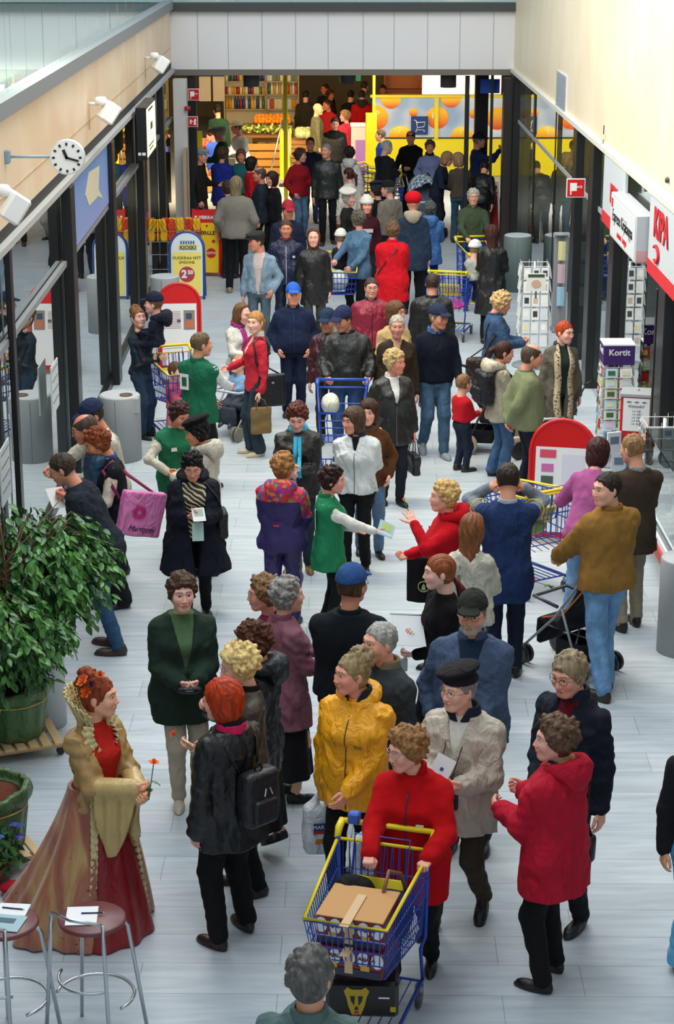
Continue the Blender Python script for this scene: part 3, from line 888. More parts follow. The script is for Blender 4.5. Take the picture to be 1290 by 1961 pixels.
# far facade of grey panels
m = MB(); m.box((.325, YF + .1, (3.13 + 4.26) / 2), (XR - XL, .2, 4.26 - 3.13)); struct('wall_far', m, mat('#dcdbdd', 'plain'))
m = MB()
for px in (379, 437, 502, 566, 628, 695, 754, 818, 880, 944): m.box((WY(px, 90, YF).x, YF - .002, 3.69), (.012, .01, 1.12))
struct('trim_5', m, mat('#a8aaae', 'plain'))
m = MB(); m.box((-1.5, YF + .05, 4.335), (10, .35, .15)); struct('trim_6', m, mat('#3a3f3f', 'plain'))
m = MB()
for k in range(7): m.box((XL - .6 + k * 1.15, YF, 4.95), (1.13, .012, 1.05))
struct('window_1', m, GLASS_CLEAR)
m = MB(); m.box((0, YF + 5, 4.9), (22, .2, 1.6)); struct('wall_upper_far', m, mat('#d4dedc', 'plain'))
# balustrade glass and gallery on the left
m = MB()
y = 8.0
while y < 36: m.box((XL - .03, y + .6, 4.97), (.014, 1.19, 1.06)); y += 1.2
struct('window_2', m, GLASS_CLEAR)
m = MB(); m.box((-5.5, 22, 4.30), (5.2, 32, .2)); struct('floor_gallery', m, mat('#989b99', 'plain'))
m = MB(); m.box((-6.6, 26, 5.6), (.2, 40, 2.6)); struct('wall_gallery', m, mat('#b3b4b0', 'plain'))
for i in range(16):
 m = MB(); m.box((-6.47, 9 + i * 1.9, 5.5), (.06, .75, 2.3)); struct('window_%d' % (i + 3), m, mat(['#dfe3e0', '#8e918f', '#c9cdca'][i % 3], 'plain'))  # toned panels imitating the stripes reflected in the balustrade glass
# dark shop behind the left glazing
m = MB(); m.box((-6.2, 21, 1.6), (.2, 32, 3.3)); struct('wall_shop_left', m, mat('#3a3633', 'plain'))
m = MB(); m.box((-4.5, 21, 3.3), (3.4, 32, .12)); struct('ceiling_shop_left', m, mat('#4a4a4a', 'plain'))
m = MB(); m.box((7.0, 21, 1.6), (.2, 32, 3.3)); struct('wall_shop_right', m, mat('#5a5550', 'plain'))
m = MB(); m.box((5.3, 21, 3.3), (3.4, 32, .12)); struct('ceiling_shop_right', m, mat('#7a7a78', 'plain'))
# left glazing: lower and upper panes between the columns
def ywall(px, x): return WX(px, 500, x).y if False else (x / math.tan(0) if False else None)
def yat(px, x):   # distance along a side wall at which the wall plane passes through pixel column px
 d = CAMR @ Vector(((px - 645) / F_PX, -(900 - 980.5) / F_PX, -1)); return d.y * x / d.x if False else WX(px, 900, x).y
YL = [9.0, 13.0, 16.8, 20.9, 25.1, 29.3, 33.2, 36.0]
m = MB()
for a, b in zip(YL[:-1], YL[1:]): m.box((XL - .05, (a + b) / 2, ZT / 2), (.012, b - a - .1, ZT - .06))
struct('window_30', m, GLASS)
m = MB()
for a, b in zip(YL[:-1], YL[1:]): m.box((XL - .05, (a + b) / 2, (ZT + ZB) / 2), (.012, b - a - .1, ZB - ZT - .06))
struct('window_31', m, GLASS)
for i, y in enumerate(YL[:-1]):
 m = MB(); m.box((XL + .03, y, ZB / 2 - .03), (.11 if y > 20 else .05, .34 if y > 20 else .16, ZB - .06), bev=.01); struct('trim_%d' % (10 + i), m, BLACK)
m = MB()
m.box((XL - .03, 22.5, .05), (.06, 27, .1)); struct('trim_20', m, BLACK)
m = MB(); m.box((XL - .01, 22.5, ZT), (.05, 27, .06)); struct('trim_21', m, mat('#8d8f90', 'plain'))
# right glazing
YR = [9.0, 12.6, 16.6, 19.3, 22.9, 24.9, 26.6, 35.6]
m = MB()
for a, b in zip(YR[:-1], YR[1:]):
 if a != 19.3: m.box((XR + .05, (a + b) / 2, ZT / 2), (.012, b - a - .1, ZT - .06))
m.box((XR + .05, 21.8, ZT / 2), (.012, 2.0, ZT - .06))
struct('window_32', m, GLASS)
m = MB()
for a, b in zip(YR[:-1], YR[1:]): m.box((XR + .05, (a + b) / 2, (ZT + ZB) / 2), (.012, b - a - .1, ZB - ZT - .06))
struct('window_33', m, GLASS)
for i, y in enumerate(YR):
 w = .16 if y > 30 else (.14 if y > 18 else .05)
 m = MB(); m.box((XR + .01, y, ZB / 2 - .03), (w * .8, .4, ZB - .06), bev=.01); struct('trim_%d' % (30 + i), m, BLACK)
m = MB()
for y in (29.6, 32.6): m.box((XR + .05, y, ZB / 2), (.03, .03, ZB - .06))
struct('trim_40', m, BLACK)
m = MB(); m.box((XR + .05, 22.3, ZT), (.03, 26.6, .06)); struct('trim_41', m, mat('#a3a5a6', 'plain'))
# open shop door on the right, seen as a dark leaf with a steel handle
d = struct('door_1', MB().box((XR + .35, 19.6, 1.15), (.8, .06, 2.3), bev=.01), mat('#1b1d1f', 'plastic'))
MB().tube([(XR + .05, 19.55, 1.02), (XR + .05, 19.49, 1.02), (XR + .18, 19.49, 1.02)], .012, 8).build('door_handle', CHROME, d, True)

# ------------------------------------------------------------ supermarket beyond the facade
m = MB(); m.box((0, 48, 3.18), (22, 24, .1)); struct('ceiling', m, mat('#6d665e', 'plain'))
m = MB(); m.box((0, 60, 1.6), (22, .2, 3.3)); struct('wall_store_back', m, mat('#a8926e', 'plain'))
m = MB(); m.box((-9, 48, 1.6), (.2, 24, 3.3)); struct('wall_store_left', m, mat('#9a8a70', 'plain'))
m = MB(); m.box((9, 48, 1.6), (.2, 24, 3.3)); struct('wall_store_right', m, mat('#c9c4b4', 'plain'))
# white and timber door post, dark doorway frame at the left of the opening
c = W(345, 492); m = MB(); m.box((WY(348, 300, 35.6).x, 35.6, 1.55), (.24, .3, 3.1)); struct('trim_50', m, mat('#c9c8c6', 'plain'))
m = MB(); m.box((WY(355, 300, 35.3).x, 35.3, .95), (.06, .5, 1.9)); struct('trim_51', m, mat('#b79a80', 'plain'))
m = MB(); m.box((WY(370, 300, 36.2).x, 36.2, 1.55), (.16, .16, 3.1)); struct('trim_52', m, BLACK)
m = MB(); m.box((WY(892, 300, 36.3).x, 36.3, 1.55), (.08, .1, 3.1)); struct('trim_53', m, BLACK)
m = MB(); m.box((WY(919, 300, 39).x, 39, 1.55), (.26, .26, 3.1)); struct('trim_54', m, BLACK)
m = MB(); m.box((WY(939, 300, 36.4).x, 36.4, 1.55), (.05, .08, 3.1)); struct('trim_55', m, BLACK)
# column at the right end of the facade
m = MB(); m.box((WY(976, 300, 35.8).x, 35.8, 1.55), (.30, .35, 3.1), bev=.01); struct('trim_56', m, mat('#2c2724', 'plastic'))

def light_tube(x, y, w, c='#ffe2a8', s=9):
 o = MB().box((x, y, 3.09), (w, .12, .05), bev=.01).build('ceiling_light', emit(c, s))
 tag(o, None, 'lamp')
 return o
li = 0
for y, nm in ((41, 'nearest the doorway'), (44, 'over the tomatoes'), (47, 'over the vegetable table'), (50, 'before the wine shelf'), (53.5, 'over the back counter')):
 o = light_tube(-2.1, y, 2.6); o['label'] = 'warm fluorescent ceiling strip in the grocery hall, ' + nm; o['group'] = 'grocery hall ceiling strips'
def cyl_lamp(px, py, y, r, h, label, c='#55565a'):
 z = WY(px, py, y).z; x = WY(px, py, y).x
 t = empty('ceiling_cylinder_lamp', (x, y, 3.13), 0, label, 'lamp', 'dark cylinder lamps under the facade')
 MB().lathe([(r, 0), (r, -h), (r * .92, -h), (r * .92, -h + .04)], 24).build('lamp_body', mat(c, 'plain'), t, True)
 MB().lathe([(r * .9, -h + .03), (.001, -h + .03)], 20).build('lens', mat('#d8d2c0', 'plain'), t)
 MB().tube([(0, 0, 0), (0, 0, .03)], .05, 10).build('mount', BLACK, t)
cyl_lamp(481, 158, 37.0, .15, .28, 'grey cylinder ceiling lamp above the vegetable display')
cyl_lamp(666, 158, 37.6, .15, .28, 'grey cylinder ceiling lamp left of the yellow barrier end post')
cyl_lamp(858, 158, 37.0, .15, .30, 'dark cylinder ceiling lamp above the painted balls wall')

# produce hall ------------------------------------------------
WOODC = mat('#a3743c', 'plain')
def crate(x, y, z, w, d, h, label, grp, col='#9b6a34'):
 t = empty('produce_crate', (x, y, z), 0, label, 'crate', grp)
 m = MB(); m.box((0, 0, .01), (w, d, .02))
 for sy in (-1, 1):
  for k in range(3): m.box((0, sy * d / 2, .04 + k * h / 3), (w, .015, h / 3 - .02))
 for sx_ in (-1, 1):
  for k in range(3): m.box((sx_ * w / 2, 0, .04 + k * h / 3), (.015, d, h / 3 - .02))
 m.build('slats', mat(col, 'plain'), t)
 m = MB()
 for a in (-1, 1):
  for b in (-1, 1): m.box((a * (w / 2 - .02), b * (d / 2 - .02), h / 2), (.03, .03, h))
 m.build('corner_post', mat(col, 'plain'), t)
 return t
def ballmesh(r, seg=8):
 key = ('ball', r, seg)
 if key not in CACHE:
  m = MB(); m.lathe([(r * math.sin(PI * (k + .3) / (seg + .6)) , -r * math.cos(PI * (k + .3) / (seg + .6))) for k in range(seg + 1)], 10); CACHE[key] = m.mesh('fruit', True)
 return CACHE[key]
def pile(name, cat, x0, x1, y, z, n, r, c, label, grp, squash=(1, 1, 1), rows=4, tilt=.28):
 rnd = random.Random(int(x0 * 100) + n)
 for i in range(n):
  q = i // rows; k = i % rows
  x = x0 + (x1 - x0) * (q + .5 + rnd.uniform(-.2, .2)) / (n / rows); yy = y + (k - rows / 2) * r * 1.9 + rnd.uniform(-.01, .01)
  o = link(name, ballmesh(r), mat(c[i % len(c)], 'gloss'))
  o.location = (x, yy, z + k * r * tilt * 2 + rnd.uniform(0, .02)); o.rotation_euler = (rnd.uniform(0, 3), rnd.uniform(0, 3), rnd.uniform(0, 3)); o.scale = squash
  tag(o, label, cat, grp)
# tables
def table_block(x0, x1, y0, y1, h, label, col='#7d5226', slat='#c08a3e'):
 t = empty('display_table', ((x0 + x1) / 2, (y0 + y1) / 2, 0), 0, label, 'table')
 w = x1 - x0; d = y1 - y0
 MB().box((0, 0, h - .03), (w, d, .06), bev=.01).build('table_top', mat(col, 'plain'), t)
 m = MB()
 for k in range(4): m.box((0, -d / 2 + .02, .12 + k * (h - .2) / 4), (w - .05, .03, (h - .2) / 4 - .04))
 m.build('front_boards', mat(slat, 'plain'), t)
 for a in (-1, 1):
  for b in (-1, 1): MB().box((a * (w / 2 - .06), b * (d / 2 - .06), h / 2 - .03), (.09, .09, h - .06)).build('leg', mat(col, 'plain'), t)
def X(px, y): return WY(px, 300, y).x
yt = 46.5
table_block(X(462, yt), X(560, yt), yt - .5, yt + .5, .95, 'wooden display table with slatted front heaped with cucumbers and salad')
pile('cucumber', 'vegetable', X(464, yt), X(558, yt), yt, 1.03, 66, .045, ['#5d7a22', '#cfc652', '#3f5a1a', '#d8d48a'], 'green cucumber heaped on the slatted wooden display table', 'cucumbers on the wooden table', (.8, 2.6, .8), rows=3)
pile('orange', 'fruit', X(488, 47.6), X(556, 47.6), 47.6, 1.12, 40, .06, ['#e88818', '#f09a22'], 'orange piled on the table behind the cucumbers', 'oranges behind the cucumbers', rows=4)
table_block(X(484, 47.6), X(562, 47.6), 47.1, 48.1, 1.05, 'second wooden display table behind, carrying the oranges')
ya = 43.5
table_block(X(383, ya), X(412, ya), ya - .4, ya + .4, .95, 'small wooden table with red tomatoes beside the yellow post')
pile('tomato', 'vegetable', X(384, ya), X(411, ya), ya, 1.01, 30, .055, ['#c8220e', '#d8401a'], 'red tomato piled beside the yellow door post', 'tomatoes beside the yellow post', rows=4)
# cabbage crates at the right of the table
for k in range(3):
 crate(X(580, 45.5), 45.5, k * .32, .72, .55, .30, ['brown produce crate on the floor beneath two others', 'brown produce crate in the middle of the stack of three', 'top produce crate full of pale cabbages'][k], 'stacked produce crates')
pile('cabbage', 'vegetable', X(569, 45.5), X(592, 45.5), 45.5, 1.05, 12, .10, ['#a9b878', '#c3cd96'], 'pale green cabbage lying in the top crate', 'cabbages in the top crate', rows=3, tilt=.1)
# wall shelves with jars and bottles
def shelf_unit(x0, x1, y, zs, label, back='#e9dcb8', body='#c8b48a'):
 t = empty('shelf_unit', ((x0 + x1) / 2, y, 0), 0, label, 'shelf'); w = x1 - x0
 MB().box((0, .2, 1.25), (w, .04, 2.5)).build('back_panel', mat(back, 'plain'), t)
 for sx_ in (-1, 1): MB().box((sx_ * w / 2, 0, 1.25), (.04, .42, 2.5)).build('side_panel', mat(body, 'plain'), t)
 for z in zs: MB().box((0, 0, z - .015), (w, .42, .03)).build('shelf', mat(body, 'plain'), t)
def bottle_mesh(kind):
 if ('b', kind) not in CACHE:
  m = MB()
  if kind == 'bottle': m.lathe([(.035, 0), (.037, .02), (.037, .17), (.014, .23), (.013, .28), (.016, .285)], 10)
  elif kind == 'jar': m.lathe([(.045, 0), (.048, .01), (.048, .12), (.04, .14), (.042, .16)], 10)
  else: m.box((0, 0, .11), (.11, .07, .22), bev=.006)
  CACHE[('b', kind)] = m.mesh(kind, kind != 'packet')
 return CACHE[('b', kind)]
def stock(x0, x1, y, z, n, kind, cols, label, grp, cat=None, sc=1.0, seed=1, facing=0):
 rnd = random.Random(seed)
 for i in range(n):
  o = link(kind, bottle_mesh(kind), mat(cols[rnd.randrange(len(cols))], 'gloss'))
  o.location = (x0 + (x1 - x0) * (i + .5) / n, y + rnd.uniform(-.02, .02), z); o.scale = (sc, sc, sc)
  tag(o, label, cat or kind, grp)
ys = 52.0
shelf_unit(X(432, ys), X(510, ys), ys, (.6, 1.0, 1.38, 1.72, 2.06), 'tall bright wall shelf of jars and bottles behind the vegetables, left of two')
shelf_unit(X(512, ys), X(572, ys), ys, (.6, 1.0, 1.38, 1.72, 2.06), 'tall bright wall shelf of bottles behind the oranges, right of two')
names = ['lowest visible', 'second', 'third', 'top']
for k, z in enumerate((1.0, 1.38, 1.72, 2.06)):
 stock(X(434, ys), X(508, ys), ys - .08, z, 14, 'jar' if k % 2 else 'bottle', ['#e8e2c0', '#a02818', '#2a3a70', '#d89a30', '#e8c860', '#556b2a'], '%s on the %s shelf of the left grocery wall shelf' % ('small jar' if k % 2 else 'small bottle', names[k]), 'goods on the %s shelf, left unit' % names[k], sc=1.15, seed=k)
 stock(X(514, ys), X(570, ys), ys - .08, z, 11, 'bottle' if k % 2 else 'packet', ['#f0e6b0', '#d8a020', '#c24418', '#e8e8e8', '#50602c'], '%s on the %s shelf of the right grocery wall shelf' % ('small bottle' if k % 2 else 'upright packet', names[k]), 'goods on the %s shelf, right unit' % names[k], sc=1.15, seed=k + 9)
# shelf with white price boards on the left, herbs above
yb = 50.5
for i, (a, b, c2) in enumerate(((384, 406, 'beside the yellow post'), (410, 432, 'left of the jar shelf'))):
 t = empty('price_board', ((X(a, yb) + X(b, yb)) / 2, yb, 1.55), 0, 'white price board with a dark blue header hanging ' + c2, 'sign', 'white price boards in the grocery hall')
 MB().box((0, 0, .15), (X(b, yb) - X(a, yb), .03, .75)).build('board', mat('#e0cdb0', 'paper'), t)
 MB().box((0, -.02, .47), (X(b, yb) - X(a, yb), .02, .14)).build('header', mat('#252c50', 'paper'), t)
 MB().tube([(0, 0, .5), (0, 0, 1.58)], .008, 4).build('hanging_wire', BLACK, t)
def leafpile(name, x0, x1, y, z0, z1, n, size, cols, label, cat, depth=.3, seed=2, kind='stuff', parent=None):
 rnd = random.Random(seed); m = MB()
 for i in range(n):
  p = Vector((rnd.uniform(x0, x1), y + rnd.uniform(-depth, depth), rnd.uniform(z0, z1))); R = Euler((rnd.uniform(0, 6), rnd.uniform(0, 6), rnd.uniform(0, 6))).to_matrix()
  L = size * rnd.uniform(.6, 1.2); m.cur = rnd.randrange(len(cols))
  m.add([p + R @ Vector(v) for v in ((0, 0, 0), (L * .3, L * .4, L * .06), (0, L, 0), (-L * .3, L * .4, L * .06))], [(0, 1, 2, 3)])
 o = m.build(name, [mat(c, 'gloss') for c in cols], parent); tag(o, label, cat, None, kind); return o
leafpile('potted_herb_leaves', X(384, 53), X(462, 53), 53, 2.05, 2.38, 1500, .10, ['#4a6a20', '#6f8c30', '#33501a'], 'dense green herb leaves along the top of the back display', 'herbs')
MB().box(((X(384, 53) + X(462, 53)) / 2, 53, 2.0), (X(462, 53) - X(384, 53), .6, .12), bev=.02).build('herb_trough', mat('#8c8a76', 'plain'))
bpy.data.objects['herb_trough']['label'] = 'long grey trough under the green herbs at the back'; bpy.data.objects['herb_trough']['category'] = 'trough'
# row of warm signs hung under the ceiling at the back
for i, (a, b, tx, c1) in enumerate(((384, 402, '1.95', '#f0e2b8'), (418, 436, '', '#a02818'), (441, 459, '2.90', '#f0e2b8'), (492, 545, '0.99 1.49', '#f3e8c8'), (608, 624, '3.5', '#d8dcb8'), (650, 690, 'EXIT', '#1c6a3c'))):
 y = 49.5 if i != 5 else 43.0
 t = empty('hanging_sign', ((X(a, y) + X(b, y)) / 2, y, 2.62), 0, ['cream price sign with number hanging at the far left under the ceiling', 'dark red sign hanging second under the ceiling', 'cream price sign hanging left of the grey cylinder lamp', 'wide cream price sign over the bottle shelf', 'small greenish price sign over the crowd', 'green sign with white lettering over the shoppers'][i], 'sign')
 w = X(b, y) - X(a, y); h = .34
 MB().box((0, 0, 0), (w, .03, h)).build('board', mat(c1, 'paper'), t)
 if tx and i != 5: put_text(tx, .2, mat('#403020', 'paper'), t, frame((0, -.02, 0), (1, 0, 0), (0, 0, 1)))
 if i == 5: MB().box((0, -.02, .0), (w * .8, .01, .04)).box((-.12, -.02, .08), (.08, .01, .1)).build('pictogram', WHITE, t)
 MB().tube([(-w * .4, 0, h / 2), (-w * .4, 0, .50)], .006, 4).tube([(w * .4, 0, h / 2), (w * .4, 0, .50)], .006, 4).build('hanging_wire', BLACK, t)
# yellow posts and gates
YEL = mat('#e2cf10', 'plastic'); BLUE = mat('#1f3f9c', 'plastic'); NAVY = mat('#163a78', 'paper')
def post(px, y, w, z1, label):
 o = MB().box((0, 0, z1 / 2), (w, w, z1), bev=.01).build('yellow_post', YEL); o.location = (X(px, y), y, 0); tag(o, label, 'post')
post(383, 37.6, .10, 1.95, 'yellow post with a black frame behind it at the left of the entrance')
post(547, 41.0, .09, 3.1, 'tall thin yellow pole rising above the yellow gate by the vegetables')
post(710, 42.0, .24, 1.86, 'wide yellow end post of the painted barrier wall')
post(715, 42.4, .06, 3.1, 'thin yellow pole rising to the ceiling behind the barrier end post')
g = W(547, 357); t = empty('entrance_gate', g, 0, 'yellow swing gate panel with slanted grey rails by the vegetables', 'gate')
MB().box((0, 0, .72), (.26, .04, 1.15), bev=.01).build('panel', YEL, t)
MB().tube([(-.32, -.5, .42), (-.06, 0, 1.5)], .02, 6).tube([(.14, -.5, .35), (.05, 0, 1.5)], .02, 6).build('rail', mat('#9aa2a0', 'metal'), t, True)
MB().box((0, .05, .02), (.3, .3, .04)).build('foot_plate', BLACK, t)
MB().box((.0, 0, 1.38), (.12, .08, .28), bev=.02).build('hinge_box', mat('#2a3a5c', 'plastic'), t)
# painted wall of balls
yw = 46.0
x0, x1 = X(712, yw), X(1300, yw)
def balls_mat():
 m, nt, b = nodemat('painted_cloud_sky')
 tc = nt.nodes.new('ShaderNodeTexCoord'); n = nt.nodes.new('ShaderNodeTexNoise'); n.inputs['Scale'].default_value = .9; n.inputs['Detail'].default_value = 2
 nt.links.new(tc.outputs['Object'], n.inputs['Vector'])
 r = nt.nodes.new('ShaderNodeValToRGB'); r.color_ramp.elements[0].position = .35; r.color_ramp.elements[1].position = .6
 r.color_ramp.elements[0].color = lin('#8fabd8') + (1,); r.color_ramp.elements[1].color = lin('#dfe6ea') + (1,)
 nt.links.new(n.outputs[0], r.inputs[0]); nt.links.new(r.outputs[0], b.inputs['Base Color']); b.inputs['Roughness'].default_value = .5
 return m
t = empty('barrier_wall', (0, yw, 0), 0, 'yellow framed barrier wall painted with orange balls on a cloudy sky, yellow below', 'wall')
MB().box(((x0 + x1) / 2, 0, .45), (x1 - x0, .08, .88)).build('yellow_panel', mat('#e6d60e', 'plain'), t)
MB().box(((x0 + x1) / 2, 0, 1.36), (x1 - x0, .06, .94)).build('picture_panel', balls_mat(), t)
MB().box(((x0 + x1) / 2, -.02, 1.86), (x1 - x0 + .1, .14, .07), bev=.01).build('top_rail', YEL, t)
MB().box(((x0 + x1) / 2, -.05, .895), (x1 - x0, .03, .03)).build('middle_rail', BLACK, t)
for px in (834, 1010, 1180): MB().box((X(px, yw), -.05, 1.36), (.09, .06, .98)).build('mullion', YEL, t)
def ball_mat(c1, c2):
 m, nt, b = nodemat('printed_ball'); tc = nt.nodes.new('ShaderNodeTexCoord'); sp = nt.nodes.new('ShaderNodeSeparateXYZ')
 nt.links.new(tc.outputs['Generated'], sp.inputs[0]); r = nt.nodes.new('ShaderNodeValToRGB')
 r.color_ramp.elements[0].position = .1; r.color_ramp.elements[1].position = .75
 r.color_ramp.elements[0].color = lin(c1) + (1,); r.color_ramp.elements[1].color = lin(c2) + (1,)
 nt.links.new(sp.outputs[2], r.inputs[0]); nt.links.new(r.outputs[0], b.inputs['Base Color']); return m
BO = ball_mat('#d8500a', '#f8b818'); BY = ball_mat('#f0a010', '#f4dc20')
def disc(parent, x, z, r, mt, zlo=.91, zhi=1.82, y=-.036, name='painted_ball'):
 pts = []
 for k in range(40):
  a = 2 * PI * k / 40; pts.append((max(x0 + .01, x + r * math.cos(a)), min(zhi, max(zlo, z + r * math.sin(a)))))
 q = [p for i, p in enumerate(pts) if i == 0 or (abs(p[0] - pts[i - 1][0]) + abs(p[1] - pts[i - 1][1])) > .004]
 MB().prism(q, .004, frame((0, y, 0), (1, 0, 0), (0, 0, 1))).build(name, mt, parent)
for px, py, r, bm_ in ((720, 225, .28, BO), (748, 188, .24, BO), (791, 215, .10, BO), (837, 225, .26, BO), (863, 186, .24, BO), (906, 218, .10, BO), (952, 227, .26, BO), (766, 262, .26, BY), (884, 264, .27, BY), (1003, 218, .1, BO), (1040, 190, .22, BO), (1075, 228, .26, BO), (1025, 262, .26, BY), (1150, 225, .26, BO), (1200, 262, .26, BY)):
 p = WY(px, py, yw); disc(t, p.x, p.z, r, bm_, y=-.036 if bm_ is BO else -.034)
for px, py in ((830, 222), (766, 250), (722, 218), (884, 250)):
 p = WY(px, py, yw); put_text('P', .20, mat('#fbe9a0', 'paper'), t, frame((p.x, -.045, p.z), (1, 0, 0), (0, 0, 1)), depth=.001)
p = WY(803, 240, yw - .1); s_ = empty('cart_sign', (p.x, yw - .12, p.z), 0, 'small dark blue sign with a white shopping cart symbol on the painted wall', 'sign')
MB().box((0, 0, 0), (.40, .02, .42)).build('board', NAVY, s_)
MB().tube([(-.13, -.02, .13), (-.08, -.02, .11), (-.05, -.02, -.05), (.10, -.02, -.03), (.13, -.02, .08), (-.07, -.02, .07)], .010, 5).tube([(-.05, -.02, -.05), (-.08, -.02, -.10), (.11, -.02, -.10)], .008, 5).lathe([(.018, -.01), (.018, .01)], 8, (-.08, -.02, -.13)).lathe([(.018, -.01), (.018, .01)], 8, (.11, -.02, -.13)).build('cart_symbol', WHITE, s_, True)
# things above and behind the barrier
yq = 52
shelf_unit(X(735, yq), X(810, yq), yq, (1.0, 1.5, 2.0, 2.4), 'bread shelf seen above the painted barrier wall', '#c8743c', '#b06030')
stock(X(738, yq), X(807, yq), yq - .05, 2.0, 12, 'packet', ['#c8843c', '#d8a050', '#e8c070', '#b03020'], 'bread packet on the shelf above the barrier wall', 'bread packets above the barrier')
stock(X(738, yq), X(807, yq), yq - .05, 2.4, 12, 'packet', ['#c8843c', '#a04028', '#e8c070'], 'bread packet on the topmost shelf above the barrier wall', 'bread packets on the topmost shelf')
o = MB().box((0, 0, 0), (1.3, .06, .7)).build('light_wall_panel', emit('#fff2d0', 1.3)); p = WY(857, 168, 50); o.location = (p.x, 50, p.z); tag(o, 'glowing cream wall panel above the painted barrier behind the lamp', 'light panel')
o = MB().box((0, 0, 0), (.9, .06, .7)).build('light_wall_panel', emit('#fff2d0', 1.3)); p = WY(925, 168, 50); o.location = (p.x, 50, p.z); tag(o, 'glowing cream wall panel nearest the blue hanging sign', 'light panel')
o = MB().box((0, 0, 0), (.36, .03, .26)).build('blue_hanging_sign', mat('#1c4aa8', 'paper')); p = WY(938, 165, 36.6); o.location = (p.x, 36.6, p.z); tag(o, 'plain blue sign hanging under the facade beside the dark column', 'sign')
# counter with lilac panel left of the barrier
p = W(692, 312); t = empty('lilac_counter', (X(692, 43.5), 43.5, 0), 0, 'high counter with a lilac front panel beside the barrier end post', 'counter')
MB().box((0, 0, .72), (.46, .5, 1.44), bev=.01).build('body', mat('#bdaaa2', 'plain'), t)
MB().box((.03, -.26, .60), (.34, .02, 1.1)).build('front_panel', mat('#8d5f9c', 'plain'), t)
MB().box((0, 0, 1.46), (.5, .55, .04), bev=.01).build('counter_top', mat('#e6d4d6', 'plain'), t)
# ------------------------------------------------------------ left wall fittings
def P3(*a): return Vector(a)
# clock on a bracket
cp = WX(130, 300, XL + .55)
t = empty('wall_clock', cp, 0, 'round white station clock on an arm from the left wooden fascia', 'clock')
def facing_disc(m, c, r, d, n=40): m.prism([(r * math.cos(2 * PI * k / n), r * math.sin(2 * PI * k / n)) for k in range(n)], d, frame(c, (1, 0, 0), (0, .0, 1)))
cr = 32 / F_PX * (cp.y * .955 + 1)
m = MB(); m.prism([(cr * math.cos(2 * PI * k / 48), cr * math.sin(2 * PI * k / 48)) for k in range(48)], .10, frame((0, .03, 0), (1, 0, 0), (0, 0, 1))); m.build('case', mat('#dcdedc', 'plastic'), t, False)
m = MB(); m.prism([(cr * .93 * math.cos(2 * PI * k / 48), cr * .93 * math.sin(2 * PI * k / 48)) for k in range(48)], .004, frame((0, -.07, 0), (1, 0, 0), (0, 0, 1))); m.build('dial', mat('#f3f3ee', 'paper'), t)
m = MB()
for k in range(12):
 a = PI * k / 6; m.box((math.sin(a) * cr * .78, -.078, math.cos(a) * cr * .78), (.018, .004, cr * .16), Matrix.Rotation(a, 3, 'Y'))
m.build('hour_marks', BLACK, t)
for nm, a, L in (('hour_hand', -22, .52), ('minute_hand', 106, .74)):
 a = math.radians(a); MB().box((math.sin(a) * cr * L * .42, -.085, math.cos(a) * cr * L * .42), (.026 if nm[0] == 'h' else .018, .004, cr * L * 1.1), Matrix.Rotation(a, 3, 'Y')).build(nm, BLACK, t)
MB().tube([(-cr, 0, 0), (-.50, 0, 0)], .012, 8).lathe([(.0, 0), (.05, 0)], 8).build('arm', mat('#9ab0c0', 'plain'), t, True)
MB().box((-.53, 0, 0), (.05, .08, .12), bev=.01).build('bracket', mat('#8aa0b4', 'plain'), t)
# floodlights
for px, py, lb in ((18, 385, 'white floodlight on the left fascia nearest the camera'), (203, 207, 'white floodlight on the left fascia beyond the clock'), (303, 117, 'white floodlight on the left fascia nearest the grey panels')):
 p = WX(px, py, XL + .22); t = empty('floodlight', p, 0, lb, 'lamp', 'white floodlights on the left fascia')
 R = Euler((math.radians(0), math.radians(35), math.radians(20))).to_matrix()
 MB().box((.03, 0, -.05), (.17, .26, .24), R, bev=.02).build('housing', mat('#eceeec', 'plastic'), t)
 MB().lathe([(.07, 0), (.07, .07), (.05, .09)], 16, (-.06, .02, .04)).build('motor_cap', WHITE, t, True)
 MB().tube([(-.06, .02, .05), (-.21, .02, .05)], .02, 8).build('arm', WHITE, t, True)
 MB().tube([(-.20, .02, .05), (-.205, .02, -.25)], .006, 5).build('cable', mat('#c8a888', 'plain'), t, True)
 m = MB()
 for k in range(5): m.box(Vector((.03, 0, -.05)) + R @ Vector((.088, 0, -.09 + k * .045)), (.006, .22, .008), R)
 m.build('grille', mat('#b8babc', 'plain'), t)
# projecting illuminated box sign
a = WX(265, 250, XL + .02); y = 28.5
p = WY(284, 246, y); t = empty('light_box_sign', (XL + .20, y, p.z), 0, 'tall black projecting sign box with a glowing cream face on the left wall', 'sign')
w_ = 38 / F_PX * (y * .955 + 1); h_ = 98 / F_PX * (y * .955 + 1) * 1.0
MB().box((0, 0, 0), (.15, 1.5, h_), bev=.01).build('case', BLACK, t)
MB().box((.078, 0, 0), (.006, 1.4, h_ * .9)).build('lit_face', emit('#f4f0c8', .9), t)
MB().box((.083, .0, .05), (.004, .3, .1)).box((.083, -.1, -.2), (.004, .8, .02)).box((.083, -.1, -.26), (.004, .6, .02)).box((.083, -.1, .3), (.004, .7, .03)).build('printing', BLACK, t)
MB().box((-.03, -.755, -.28), (.04, .01, .04)).box((.03, -.755, -.28), (.05, .01, .04)).build('small_stickers', WHITE, t)
